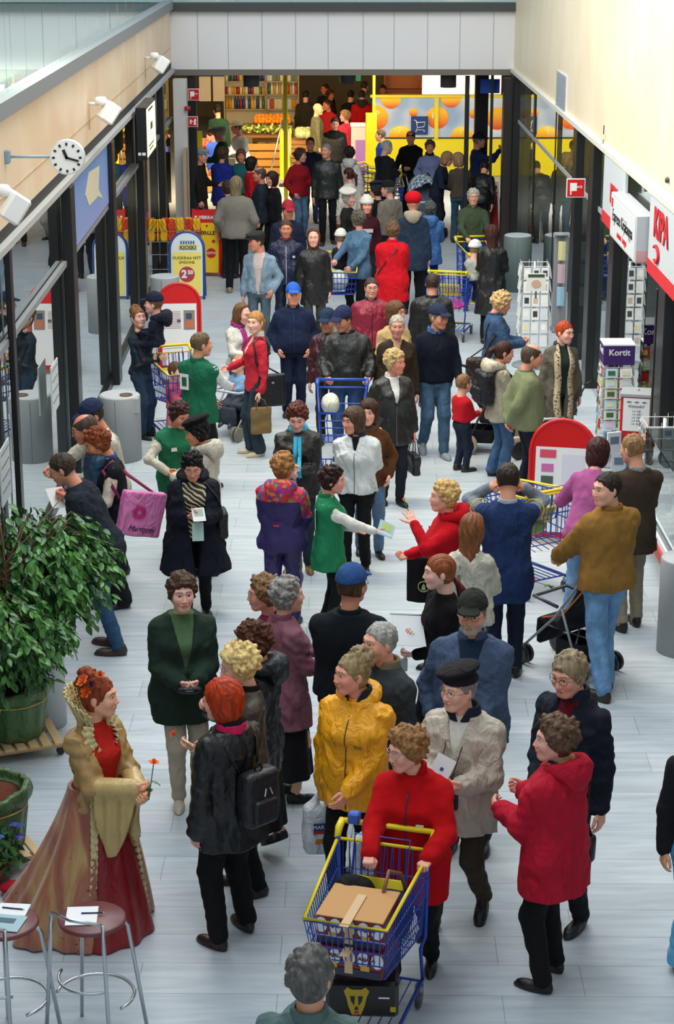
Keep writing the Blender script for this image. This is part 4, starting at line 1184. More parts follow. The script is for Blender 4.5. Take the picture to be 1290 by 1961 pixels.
# long blue picture panel in the upper band of the left glazing
ya_, yb_ = 21.3, 25.2
t = empty('blue_poster', (XL + .012, (ya_ + yb_) / 2, 0), 0, 'pale blue poster with a cream drawn shape in the upper glazing on the left wall', 'poster')
def gradmat(c1, c2):
 m, nt, b = nodemat('printed_sky'); tc = nt.nodes.new('ShaderNodeTexCoord'); sp = nt.nodes.new('ShaderNodeSeparateXYZ'); nt.links.new(tc.outputs['Generated'], sp.inputs[0])
 r = nt.nodes.new('ShaderNodeValToRGB'); r.color_ramp.elements[0].color = lin(c1) + (1,); r.color_ramp.elements[1].color = lin(c2) + (1,); nt.links.new(sp.outputs[2], r.inputs[0]); nt.links.new(r.outputs[0], b.inputs['Base Color']); b.inputs['Roughness'].default_value = .4; return m
zz = (ZT + .05 + ZB - .05) / 2
MB().box((0, 0, zz), (.02, yb_ - ya_, ZB - ZT - .1)).build('sheet', gradmat('#9aa6dc', '#6f9ad8'), t)
MB().prism([(1.0, -.24), (.55, -.06), (.75, .20), (-.35, .26), (-.75, .05), (-.45, -.12), (.5, -.14)], .004, frame((.011, 0, zz), (0, 1, 0), (0, 0, 1))).build('drawn_shape', mat('#d8cfae', 'paper'), t)
# fire signs
def fire_sign(p, size, label, kind=0, normal='y'):
 t = empty('fire_sign', p, 0, label, 'sign')
 MB().box((0, 0, 0), (size, .015, size), bev=.002).build('white_border', WHITE, t)
 MB().box((0, -.009, 0), (size * .9, .006, size * .9)).build('red_field', mat('#c00a12', 'paper'), t)
 m = MB(); k = size
 if kind == 0: m.box((-.13 * k, -.014, .06 * k), (.36 * k, .004, .42 * k)).box((.16 * k, -.014, .06 * k), (.24 * k, .004, .06 * k)).box((-.26 * k, -.014, -.25 * k), (.06 * k, .004, .2 * k)).prism([(.26 * k + .07 * k * math.cos(a), .06 * k + .07 * k * math.sin(a)) for a in [q * PI / 6 for q in range(12)]], .004, frame((0, -.012, 0), (1, 0, 0), (0, 0, 1)))
 else: m.box((-.2 * k, -.014, 0), (.16 * k, .004, .4 * k)).box((-.05 * k, -.014, .05 * k), (.1 * k, .004, .12 * k)).prism([(.08 * k, -.3 * k), (.34 * k, -.3 * k), (.3 * k, .0), (.36 * k, .2 * k), (.2 * k, .32 * k), (.1 * k, .1 * k)], .004, frame((0, -.012, 0), (1, 0, 0), (0, 0, 1)))
 m.build('symbol', WHITE, t)
s1 = 22 / F_PX * (35.4 * .955 + 1)
fire_sign(WY(371, 181, 35.4), s1, 'red fire hose sign high on the left door post')
fire_sign(WY(369, 233, 35.4), s1 * .9, 'small red fire alarm sign below the other on the left door post', 1)
p = WX(1102, 360, XR - .22); fire_sign(p, 36 / F_PX * (p.y * .955 + 1.2), 'red fire hose sign projecting from the right glazing')
MB().box((.18, .0, 0), (.1, .01, .03)).build('bracket', ALU, bpy.data.objects['fire_sign.002'])
o = MB().lathe([(.05, 0), (.06, .03), (.05, .07)], 14).build('red_alarm_bell', mat('#b01018', 'plastic')); o.location = WY(359, 211, 35.4); tag(o, 'small round red alarm bell between the two fire signs', 'alarm')
# right wall: vent grille, cable, sensor
a = WX(1075, 175, XR - .01); t = empty('wall_vent', a, 0, 'tall pale louvred vent in the right wooden wall', 'vent')
MB().box((0, 0, 0), (.02, 1.15, .52)).build('frame', mat('#c9ccd0', 'plain'), t)
m = MB()
for k in range(17): m.box((-.014, 0, -.24 + k * .03), (.01, 1.1, .014))
m.build('louvre', mat('#8f979f', 'plain'), t)
a = WX(1155, 262, XR - .02); m = MB(); t = empty('wall_cable', a, 0, 'thin black cable with a small plug on the right wooden wall', 'cable')
MB().tube([(0, 0, .14), (0, .0, -.06), (0, .05, -.10), (0, -.25, -.12)], .006, 5).build('wire', BLACK, t)
MB().box((0, .0, -.0), (.03, .05, .06)).build('plug', mat('#d8d0b0', 'plain'), t)
a = WX(1279, 345, XR - .01); o = MB().lathe([(.035, 0), (.03, .02), (.02, .03)], 14).build('round_sensor', mat('#3a3632', 'plastic')); o.location = a; o.rotation_euler = (0, -PI / 2, 0); tag(o, 'small dark round fitting on the right wooden wall above the red lettered sign', 'sensor')

# shop signs on the right
def wall_panel(y0, y1, z0, z1, label, txt, size, red=True, script=False):
 t = empty('shop_sign', (XR - .05, (y0 + y1) / 2, 0), 0, label, 'sign')
 MB().box((0, 0, (z0 + z1) / 2), (.03, y1 - y0, z1 - z0)).build('board', mat('#bfc6cc', 'paper'), t)
 if red: MB().box((-.017, 0, z0 + (z1 - z0) * .09), (.008, y1 - y0, (z1 - z0) * .18)).build('red_stripe', mat('#cf1f2a', 'paper'), t)
 put_text(txt, size, mat('#cc1424', 'paper'), t, frame((-.025, ((y1 - y0) / 2 - .75) if script else -.1, (z0 + z1) / 2 + (.16 if script else .02)), (0, -1, 0), (0, 0, 1)), bold=.012)
 if script: MB().tube([(-.028, (y1 - y0) / 2 - .55 + .16 * math.cos(a), z0 + .27 + .08 * math.sin(a)) for a in [PI * .25 + k * PI * 1.4 / 12 for k in range(13)]], .018, 6).build('swoosh', mat('#cc1424', 'paper'), t, True)
 return t
def yz(px, py, x): q = WX(px, py, x); return q.y, q.z
ya1, _ = yz(1158, 330, XR - .05); yb1, _ = yz(1199, 360, XR - .05)
wall_panel(yb1, ya1, 2.38, 3.18, 'white shop sign with red lettering partly behind the silver box sign', 'KIPA', .30)
ya2, _ = yz(1246, 420, XR - .05)
wall_panel(ya2 - 3.0, ya2, 2.38, 3.18, 'large white shop sign with red lettering and a swoosh at the right edge', 'KIPA', .42, script=True)
t = empty('box_sign', (XR - .10, 21.1, 2.70), 0, 'long silver box sign with black and red lettering fixed along the shop front', 'sign')
MB().box((0, 0, 0), (.19, 1.85, .50), bev=.008).build('case', mat('#b9bdc0', 'plain'), t)
MB().box((-.097, 0, 0), (.006, 1.78, .45)).build('side_face', mat('#cdd1d5', 'paper'), t)
put_text('Espresso Kirjakauppa', .19, BLACK, t, frame((-.102, 0, .02), (0, -1, 0), (0, 0, 1)), sx_=.9)
put_text('avoinna  kauppa', .11, mat('#cc1424', 'paper'), t, frame((-.102, 0, -.14), (0, -1, 0), (0, 0, 1)))
MB().box((-.101, .78, .15), (.004, .12, .10)).build('red_logo', mat('#cc1424', 'paper'), t)
MB().box((0, -.928, -.17), (.17, .006, .12)).build('red_end_band', mat('#c8a0a4', 'plain'), t)
# ------------------------------------------------------------ A-boards
def arch(w, h, r=None, n=14):
 r = w / 2 if r is None else r
 return [(-w / 2, 0), (w / 2, 0)] + [(w / 2 * math.cos(a), h - w / 2 + w / 2 * math.sin(a) * 1.0) for a in [PI * k / n for k in range(n + 1)]]
def a_board(loc, rz, w, h, label, frame_c, arched=True, tilt=.16, top_c=None, face='#e6e6e6', panel=(.1, .78)):
 t = empty('a_board', (loc[0], loc[1], 0), rz, label, 'sign')
 for sg, nm in ((-1, 'front_board'), (1, 'rear_board')):
  up = Vector((0, -sg * math.sin(tilt), math.cos(tilt))); M = frame((0, sg * h * math.sin(tilt), 0), (1, 0, 0), up)
  if arched: out = arch(w, h); rim = [(x, y) for x, y in arch(w, h)]
  else: out = [(-w / 2, 0), (w / 2, 0), (w / 2, h), (-w / 2, h)]
  b = MB().prism([(x, max(y, h * .05)) for x, y in out], .012, M @ Matrix.Translation((0, 0, -.006))).build(nm, mat(top_c or frame_c, 'plastic'), t)
  pts = [M @ Vector((x, y, 0)) for x, y in ([(-w / 2, 0)] + out[2:][::-1] + [(w / 2, 0)] if arched else [(-w / 2, 0), (-w / 2, h), (w / 2, h), (w / 2, 0)])]
  MB().tube(pts, .02, 8).build('frame', mat(frame_c, 'plastic'), b, True)
  if sg < 0 or True:
   off = .009 if sg < 0 else -.012
   MF = M @ Matrix.Translation((0, 0, off))
   MB().prism([(-w * .42, h * panel[0]), (w * .42, h * panel[0]), (w * .42, h * panel[1]), (-w * .42, h * panel[1])], .003, MF).build('poster', mat(face, 'paper'), b)
  if sg < 0: F = M @ Matrix.Translation((0, 0, .014)); fb = b
 MB().tube([(w / 2, -h * .6 * math.sin(tilt) , h * .45), (w / 2, h * .6 * math.sin(tilt), h * .45)], .006, 5).build('hinge_strap', BLACK, t)
 return t, F, fb
def patch(parent, F, x0, y0, x1, y1, c, nm='print', z=0.0, kind='paper'):
 MB().prism([(x0, y0), (x1, y0), (x1, y1), (x0, y1)], .0015, F @ Matrix.Translation((0, 0, z))).build(nm, mat(c, kind), parent)
RED = '#d00c10'
g = W(344, 715); t, F, b = a_board((g.x, g.y + .15), math.radians(4), .56, 1.22, 'red arched A-board with a white poster beside the left glazing', RED)
m = MB()
for k in range(11): m.prism([(-.21, .62 + k * .022), (.02, .62 + k * .022), (.02, .626 + k * .022), (-.21, .626 + k * .022)], .001, F)
m.build('text_lines', mat('#a06a70', 'paper'), b)
patch(b, F, .06, .60, .21, .86, '#8d7f7c', 'photograph'); patch(b, F, .08, .62, .19, .72, '#c2714a', 'photograph_figure', .002); patch(b, F, .09, .74, .17, .82, '#3a4a5c', 'photograph_figure', .002)
patch(b, F, -.03, .70, .02, .74, '#555555', 'print')
g = W(1075, 1040); t, F, b = a_board((g.x, g.y + .15), math.radians(-12), .62, 1.24, 'red arched A-board with leaflets, read by the bending person in pink', RED)
patch(b, F, -.22, .86, -.06, .94, '#d84860', 'heading'); patch(b, F, -.20, .72, -.08, .80, '#c86aa8', 'picture'); patch(b, F, -.20, .60, -.08, .68, '#4a5a4a', 'picture'); patch(b, F, -.18, .5, -.1, .56, '#d8a030', 'picture'); patch(b, F, -.22, .40, -.06, .46, '#d0c850', 'picture')
patch(b, F, .0, .25, .22, .9, '#d8d6e0', 'leaflet')
def kiosk_board(px, py, label, rz=0.0, w=.54, h=1.08):
 g = W(px, py); t, F, b = a_board((g.x, g.y + .12), rz, w, h, label, '#2a4f98', face='#f2e070', panel=(.08, .70), top_c='#dfe6ea')
 patch(b, F, -.13, .80, .17, .87, '#e8d84a', 'logo_field');
 put_text('KIOSKI', .085, mat('#2a4a6a', 'paper'), b, F @ Matrix.Translation((.02, .825, .002)), bold=.003, depth=.001)
 m = MB()
 for k in range(6): m.prism([(-.10 + k * .04, .885), (-.075 + k * .04, .885), (-.075 + k * .04, .935), (-.10 + k * .04, .935)], .001, F)
 m.build('logo_bars', mat('#3a6a90', 'paper'), b)
 put_text('VUOKRAA NYT', .066, mat('#7a6a20', 'paper'), b, F @ Matrix.Translation((0, .66, 0)), bold=.002, depth=.001)
 put_text('DVD/VHS', .06, mat('#7a6a20', 'paper'), b, F @ Matrix.Translation((0, .59, 0)), bold=.002, depth=.001)
 MB().prism([(.125 * math.cos(q), .40 + .125 * math.sin(q)) for q in [2 * PI * k / 28 for k in range(28)]], .001, F).build('price_disc', mat('#b83a50', 'paper'), b)
 put_text('2', .17, WHITE, b, F @ Matrix.Translation((-.045, .40, .003)), bold=.008, depth=.001)
 put_text('50', .085, WHITE, b, F @ Matrix.Translation((.055, .43, .003)), bold=.004, depth=.001)
 return t
kiosk_board(359, 572, 'blue arched A-board with a yellow rental poster priced 2 50')
g = W(398, 528); t, F, b = a_board((g.x, g.y + .1), math.radians(-6), .50, 1.14, 'red and yellow lottery A-board behind the person in a grey sweater', RED, arched=False, face='#f0c81a', panel=(.06, .80), top_c=RED)
put_text('VEIKKAUS', .075, WHITE, b, F @ Matrix.Translation((.03, 1.0, 0)), bold=.003, depth=.001); patch(b, F, -.21, .97, -.17, 1.03, '#f4f4f4', 'logo')
put_text('200:LLE', .09, BLACK, b, F @ Matrix.Translation((.0, .74, 0)), bold=.003, depth=.001)
for x, y, r in ((.08, .40, .085), (-.15, .84, .03), (.12, .60, .03), (.0, .86, .02), (-.12, .5, .03)):
 MB().prism([(x + r * math.cos(q), y + r * math.sin(q)) for q in [2 * PI * k / 20 for k in range(20)]], .001, F).build('lottery_ball', mat('#c81e1e', 'paper'), b)
put_text('LOTTO', .05, WHITE, b, F @ Matrix.Translation((.08, .40, .003)), bold=.002, depth=.001)
g = W(935, 458); t, F, b = a_board((g.x - .05, g.y - .1), math.radians(22), .44, 1.10, 'white framed A-board with red posters beside the dark right column', '#e4e4e2', arched=False, face='#9c1c28', panel=(.08, .78), top_c='#e4e4e2')
patch(b, F, -.19, .88, .19, 1.04, '#b01424', 'header'); put_text('Alko', .15, WHITE, b, F @ Matrix.Translation((.03, .95, .002)), bold=.004, depth=.001, shear=.3)
MB().tube([F @ Vector((.11 * math.cos(q), .66 + .055 * math.sin(q), .003)) for q in [2 * PI * k / 16 for k in range(16)]], .005, 4, closed=True).tube([F @ Vector(v) for v in ((.0, .60, .003), (-.03, .40, .003), (.05, .2, .003), (.09, .25, .003))], .005, 4).build('drawing', mat('#e0b0b0', 'paper'), b)

# snack rack between the A-boards
g = W(335, 535); t = empty('snack_rack', (g.x + .02, g.y + .3, 0), 0, 'wire rack filled with orange and yellow snack bags behind the kiosk A-board', 'rack')
m = MB()
for z in (.15, .40, .62, .80):
 for yy in (-.18, .18): m.tube([(-.42, yy, z), (.42, yy, z)], .006, 4)
 for k in range(8): m.tube([(-.42 + k * .12, -.18, z), (-.42 + k * .12, .18, z)], .004, 4)
m.build('wire_shelves', ALU, t)
for xx in (-.42, .42):
 for yy in (-.18, .18): MB().tube([(xx, yy, 0), (xx, yy, .86)], .010, 5).build('upright', ALU, t)
def bag_mesh():
 if 'snack' not in CACHE:
  CACHE['snack'] = mesh_np('snack_bag', *net(lambda P: bx(P, (0, 0, .1), (.068, .028 * 1, .115), .026) + .004 * np.sin(P[:, 0] * 90 + P[:, 2] * 50) + .02 * np.clip(np.abs(P[:, 2] - .1) - .08, 0, 1), (-.1, -.06, -.03), (.1, .06, .24), .012))
 return CACHE['snack']
rnd = random.Random(4)
for r_, z in ((0, .63), (1, .81)):
 for k in range(6):
  for yy in (-.1, .06):
   o = link('snack_bag', bag_mesh(), mat(['#e88a1a', '#f0b81c', '#d8401c', '#e8d040'][rnd.randrange(4)], 'nylon')); o.location = (t.location.x - .35 + k * .14 + rnd.uniform(-.01, .01), t.location.y + yy, z); o.rotation_euler = (rnd.uniform(-.15, .15), rnd.uniform(-.1, .1), rnd.uniform(-.4, .4)); o.scale = (.95, .95, .9)
   tag(o, 'snack bag on the %s tier of the wire rack, %s row, %s from the left' % ('lower' if r_ == 0 else 'top', 'front' if yy < 0 else 'rear', ['first', 'second', 'third', 'fourth', 'fifth', 'sixth'][k]), 'snack bag', 'snack bags on the %s tier' % ('lower' if r_ == 0 else 'top'))

# bins
def bin_(p, r, h, label, ash=False, c='#9a9ea0'):
 t = empty('litter_bin', (p.x, p.y, 0), 0, label, 'bin')
 MB().lathe([(r, 0), (r, h), (r * .97, h + .012)], 40).build('body', mat(c, 'plain'), t, True)
 MB().lathe([(r * .97, h + .010), (r * .9, h + .022), (.001, h + .022)], 40).build('lid', mat('#b9bec0', 'plain'), t)
 MB().tube([(-.03, -r - .001, .02), (-.03, -r - .001, h - .02)], .003, 4).build('seam', mat('#707476', 'plain'), t)
 if ash:
  MB().box((r * .62, -.2 * r, h - .08), (r * .7, r * 1.0, .18), bev=.01).build('opening_hood', mat('#a8acae', 'plain'), t)
  MB().lathe([(.07, 0), (.075, .012), (.06, .012), (.055, .002), (.001, .002)], 20, (r * .35, -.3 * r, h + .022)).build('ashtray', mat('#6a5a48', 'plain'), t)
g = W(229, 888); bin_(Vector((g.x, g.y + .22, 0)), .235, .74, 'grey steel litter bin with an ashtray beside the left glazing near the bent readers', True)
g = W(322, 640); bin_(Vector((g.x - .05, g.y + .2, 0)), .22, .82, 'grey steel litter bin behind the red arched A-board')
g = W(985, 560); bin_(Vector((g.x + .05, g.y + .2, 0)), .23, .9, 'grey green bin by the right glazing behind the black leather coat', c='#6a7a76')
g = W(1298, 1262); bin_(Vector((g.x + .06, g.y + .2, 0)), .21, .82, 'steel litter bin cut off by the right edge of the photo')
g = W(84, 1405); bin_(Vector((g.x - .05, g.y + .2, 0)), .2, .8, 'pale grey bin standing behind the upper plant pot', c='#b8bec2')

# ------------------------------------------------------------ card racks by the book shop
rnd = random.Random(11)
def rack_tower(px, py, label, w, h, cols, rows, head, cards, grp, header=None, rz=0.0, xo=0):
 g = W(px, py); x, y = g.x + xo, g.y; t = empty('card_rack', (x, y, 0), rz, label, 'rack')
 MB().lathe([(.28, 0), (.28, .02), (.03, .05)], 24).build('foot', mat('#8a8e92', 'plain'), t, True)
 MB().tube([(0, 0, .04), (0, 0, h)], .02, 8).build('pole', CHROME, t, True)
 m = MB(); d = w * .5
 for i in range(rows + 1):
  z = .30 + i * (h - .34) / rows
  for s_ in range(4):
   a = s_ * PI / 2; R = Matrix.Rotation(a, 3, 'Z')
   m.tube([R @ Vector((-w / 2, -d, z)), R @ Vector((w / 2, -d, z))], .004, 4)
 for s_ in range(4):
  R = Matrix.Rotation(s_ * PI / 2, 3, 'Z')
  for k in range(cols + 1): m.tube([R @ Vector((-w / 2 + k * w / cols, -d, .30)), R @ Vector((-w / 2 + k * w / cols, -d, h))], .003, 4)
 m.build('wire_cage', WHITE, t)
 if header:
  MB().box((0, 0, h + .10), (w * 1.08, w * 1.08, .22)).build('header_box', mat(header[0], 'paper'), t)
  MB().box((0, 0, h + .215), (w * 1.1, w * 1.1, .015)).build('header_lid', WHITE, t)
  for a, dx in ((0, 0), (PI / 2, 0), (-PI / 2, 0)):
   R = Matrix.Rotation(a, 4, 'Z'); put_text(header[1], w * .30, WHITE, t, R @ frame((0, -w * .545, h + .13), (1, 0, 0), (0, 0, 1)), bold=.002)
 n = 0; key = ('card', round(w, 2), rows)
 cw, chh = w / cols * .84, (h - .34) / rows * .86
 if key not in CACHE: CACHE[key] = MB().box((0, 0, 0), (cw, .006, chh)).mesh('card');
 pk = ('cardp', round(w, 2), rows)
 if pk not in CACHE: CACHE[pk] = MB().box((0, -.005, .0), (cw * .6, .003, chh * .5)).mesh('picture')
 Rz = Matrix.Rotation(rz, 4, 'Z'); base = Matrix.Translation((x, y, 0)) @ Rz
 for s_ in (0, 1, 3):
  for i in range(rows):
   for k in range(cols):
    M = base @ Matrix.Rotation(s_ * PI / 2, 4, 'Z') @ Matrix.Translation((-w / 2 + (k + .5) * w / cols, -d - .022, .30 + (i + .5) * (h - .34) / rows)) @ Matrix.Rotation(-.12, 4, 'X')
    o = link('greeting_card', CACHE[key], mat(rnd.choice(cards), 'paper')); o.matrix_world = M
    q = link('picture', CACHE[pk], mat(rnd.choice(cards + head), 'paper'), o)
    tag(o, '%s, %s row, %s%s' % (grp[0], ['lowest', 'second', 'third', 'fourth', 'fifth', 'sixth', 'topmost'][i if i < rows - 1 else 6], ['front', 'right side', '', 'left side'][s_], '' if cols == 1 else ' ' + (['left', 'right'] if cols == 2 else ['left', 'middle', 'right'])[k]), 'card', grp[1])
 return t
rack_tower(1018, 700, 'white revolving rack of greeting cards beside the red haired reader', .36, 1.45, 3, 6, ['#3a3a3a', '#e8d8a0', '#c8b0a0'], ['#e8e8e4', '#dfe2e4', '#f0efe8', '#d6dade'], ('greeting card in the white rack', 'cards in the white revolving rack'))
rack_tower(1172, 885, 'revolving card rack with a purple header, nearer of two', .32, 1.18, 2, 7, ['#c8401c', '#e8b030', '#3a6a3a', '#c85a90'], ['#e8d8c8', '#c8dce8', '#e8c8d8', '#d8e0b8', '#b84030', '#e8e4dc', '#8ab0c8'], ('greeting card in the nearer purple headed rack', 'cards in the nearer purple headed rack'), ('#3f1f68', 'Kortit'))
rack_tower(1232, 860, 'revolving card rack with a purple header, farther and against the glass', .34, 1.30, 2, 7, ['#c8401c', '#e8b030', '#3a6a3a'], ['#d8c8b8', '#c83020', '#e0c040', '#d8e0b8', '#b84030', '#e8e4dc', '#7a9ac0'], ('greeting card in the farther purple headed rack', 'cards in the farther purple headed rack'), ('#3f1f68', 'Kortit'))
rack_tower(1262, 1010, 'tall wire rack of small cards at the right edge beside the counter', .40, 1.15, 3, 7, ['#c8401c', '#5a7ab0', '#3a6a3a'], ['#c8ccd0', '#a8b8b0', '#c0a8a0', '#d8dce0', '#7a8a9a'], ('small card in the edge wire rack', 'cards in the wire rack at the right edge'))
# small picture card on top of the white rack
p = W(1026, 545, 1.62); t = empty('display_card', (p.x, p.y, 1.48), 0, 'square display card with a baby bear picture on top of the white rack', 'sign')
MB().box((0, 0, .17), (.24, .012, .22)).build('card', mat('#e2e2de', 'paper'), t)
MB().box((0, -.008, .25), (.2, .004, .035)).build('heading', mat('#3a4a2c', 'paper'), t)
MB().prism([(.06 * math.cos(q), .15 + .05 * math.sin(q)) for q in [PI * k / 8 for k in range(16)]], .003, frame((0, -.008, 0), (1, 0, 0), (0, 0, 1))).build('picture', mat('#c8a890', 'paper'), t)
MB().tube([(0, 0, -.03), (0, 0, .06)], .012, 6).build('clip', CHROME, t)
# grey stand with four pastel albums
g = W(1085, 640); t = empty('display_stand', (g.x + .12, g.y + .3, 0), 0, 'grey upright display stand with pastel albums behind the white card rack', 'display stand')
MB().box((0, .05, .72), (.62, .06, 1.44), bev=.01).build('back_panel', mat('#8a8c90', 'plain'), t)
MB().box((0, -.05, .02), (.66, .34, .04), bev=.01).build('base', mat('#7a7c80', 'plain'), t)
MB().box((0, -.02, 1.445), (.64, .16, .03), bev=.005).build('cap', mat('#9c9ea2', 'plain'), t)
MB().tube([(0, -.02, .1), (0, -.02, 1.4)], .015, 6).build('rail', BLACK, t)
k = 0
for i, z in enumerate((1.20, .86, .52)):
 for j, x in enumerate((-.16, .16)):
  o = empty('album', (t.location.x + x, t.location.y - .06, z), 0, '%s album on the grey stand, %s row %s' % (['yellow', 'white and blue', 'pink', 'light blue', 'pale blue', 'white'][k], ['top', 'middle', 'bottom'][i], ['left', 'right'][j]), 'album', 'albums on the grey stand')
  c = ['#d8d098', '#d0dce8', '#c8a8b0', '#88b0d8', '#9ac0d8', '#d8dcde'][k]
  MB().box((0, 0, 0), (.2, .05, .28), bev=.004).build('cover', mat(c, 'paper'), o)
  MB().box((0, -.028, .02), (.05, .004, .12)).build('cover_motif', mat(['#8a6a30', '#5a6a80', '#a06a80', '#e8eef4', '#e8eef4', '#8090a0'][k], 'paper'), o); k += 1
# red and grey collection box with price list
g = W(1213, 935); t = empty('price_box', (g.x, g.y, 0), math.radians(-14), 'red box with grey lid and a white price list before the card racks', 'box')
MB().box((0, 0, .80), (.34, .30, .50), bev=.006).build('red_body', mat('#c81420', 'plastic'), t)
MB().box((0, 0, 1.07), (.36, .32, .04), bev=.006).build('grey_lid', mat('#a4a8aa', 'plain'), t)
MB().lathe([(.012, 0), (.012, .02), (.001, .024)], 10, (0, 0, 1.09)).build('lid_knob', CHROME, t, True)
MB().box((.0, -.153, .86), (.28, .006, .36)).build('price_list', mat('#eef0f0', 'paper'), t)
put_text('POKKARIT', .036, BLACK, t, frame((0, -.158, .95), (1, 0, 0), (0, 0, 1)), depth=.001)
for k in range(5): put_text('1-4  %s' % ['5,00', '6,90', '7,90', '8,90', '10,00'][k], .026, BLACK, t, frame((0, -.158, .90 - k * .035), (1, 0, 0), (0, 0, 1)), depth=.001)
for k in (-1, 0, 1): MB().box((k * .08, -.158, 1.0), (.05, .003, .006)).box((k * .08, -.158, 1.0), (.006, .003, .02)).build('ornament', BLACK, t)
m = MB()
for k in range(6): m.box((-.173, 0, .68 + k * .055), (.004, .2, .012))
m.build('side_lettering', WHITE, t)
MB().box((0, 0, .30), (.30, .26, .56), bev=.01).build('shelf_body', mat('#8c9296', 'plain'), t)
MB().box((0, 0, .015), (.5, .4, .03), bev=.008).build('base', mat('#6a6e72', 'plain'), t)
for a in (-1, 1):
 for b in (-1, 1): MB().lathe([(.03, -.012), (.03, .012)], 10, (a * .2, b * .15, .0)).build('caster', BLACK, t)
o = MB().box((0, 0, 0), (.18, .03, .26), bev=.004).build('paperback_stack', mat('#3a3f4c', 'paper')); p = W(1235, 875, .75); o.location = (t.location.x + .22, t.location.y - .18, .58); tag(o, 'dark book with white lettering leaning under the red price box', 'book')
put_text('MARI', .05, WHITE, o, frame((0, -.018, .06), (1, 0, 0), (0, 0, 1)), depth=.001)
for i, (dx, dz, c, lb) in enumerate(((-.26, .45, '#d6dce0', 'white paperback held upright in the rack left of the red price box'), (-.20, .22, '#c8d0d8', 'pale paperback below it by the brown jacket'), (.24, .30, '#b02838', 'dark red paperback low under the price box'))):
 o = MB().box((0, 0, 0), (.16, .03, .24), bev=.003).build('paperback', mat(c, 'paper')); o.location = (t.location.x + dx, t.location.y - .14, dz + .1); o.rotation_euler = (0, 0, .3 - i * .3); tag(o, lb, 'book')
 MB().box((0, -.017, .03), (.1, .003, .08)).build('cover_picture', mat('#6a7a8c', 'paper'), o)
# counter with glass case at the right edge
y0_, y1_ = 15.9, 18.2
t = empty('glass_counter', (XR - .12, (y0_ + y1_) / 2, 0), 0, 'low display counter with red edge and white goods at the right edge', 'counter')
MB().box((0, 0, .30), (.5, y1_ - y0_, .04), bev=.005).build('lower_shelf', mat('#c8ccce', 'plain'), t)
MB().box((-.26, 0, .34), (.03, y1_ - y0_, .10)).build('red_edge', mat('#b8464c', 'paper'), t)
MB().box((-.24, 0, .42), (.02, y1_ - y0_, .06)).build('white_edge', mat('#dfe2e4', 'paper'), t)
MB().box((.12, 0, .15), (.2, y1_ - y0_, .30)).build('plinth', mat('#b8bcbe', 'plain'), t)
MB().box((-.2, 0, .82), (.008, y1_ - y0_, .72)).build('glass_front', GLASS, t)
MB().box((0, 0, 1.18), (.42, y1_ - y0_, .01)).build('glass_top', GLASS, t)
rnd = random.Random(8)
for k in range(18):
 o = link('glass_bowl' if k % 3 else 'vase', None, None) if False else None
def bowl_mesh(i):
 if ('bowl', i) not in CACHE:
  m = MB(); m.lathe([[(.03, 0), (.06, .03), (.075, .07), (.07, .07), (.05, .03)], [(.04, 0), (.05, .08), (.03, .16), (.04, .2), (.035, .2)], [(.05, 0), (.055, .11), (.05, .11)]][i], 16); CACHE[('bowl', i)] = m.mesh(['bowl', 'vase', 'cup'][i], True)
 return CACHE[('bowl', i)]
for k in range(24):
 i = k % 3; nm = ['bowl', 'vase', 'cup'][i]
 o = link(nm, bowl_mesh(i), mat(['#e8ecec', '#c8d8d8', '#dfe8e4', '#b8c8cc'][k % 4], 'gloss'))
 o.location = (XR - .20 + (k % 2) * .16, y0_ + .2 + (k // 2) * (y1_ - y0_ - .4) / 12 + rnd.uniform(-.03, .03), .325); tag(o, 'pale %s standing on the low shelf of the glass counter' % nm, nm, nm + 's in the glass counter')
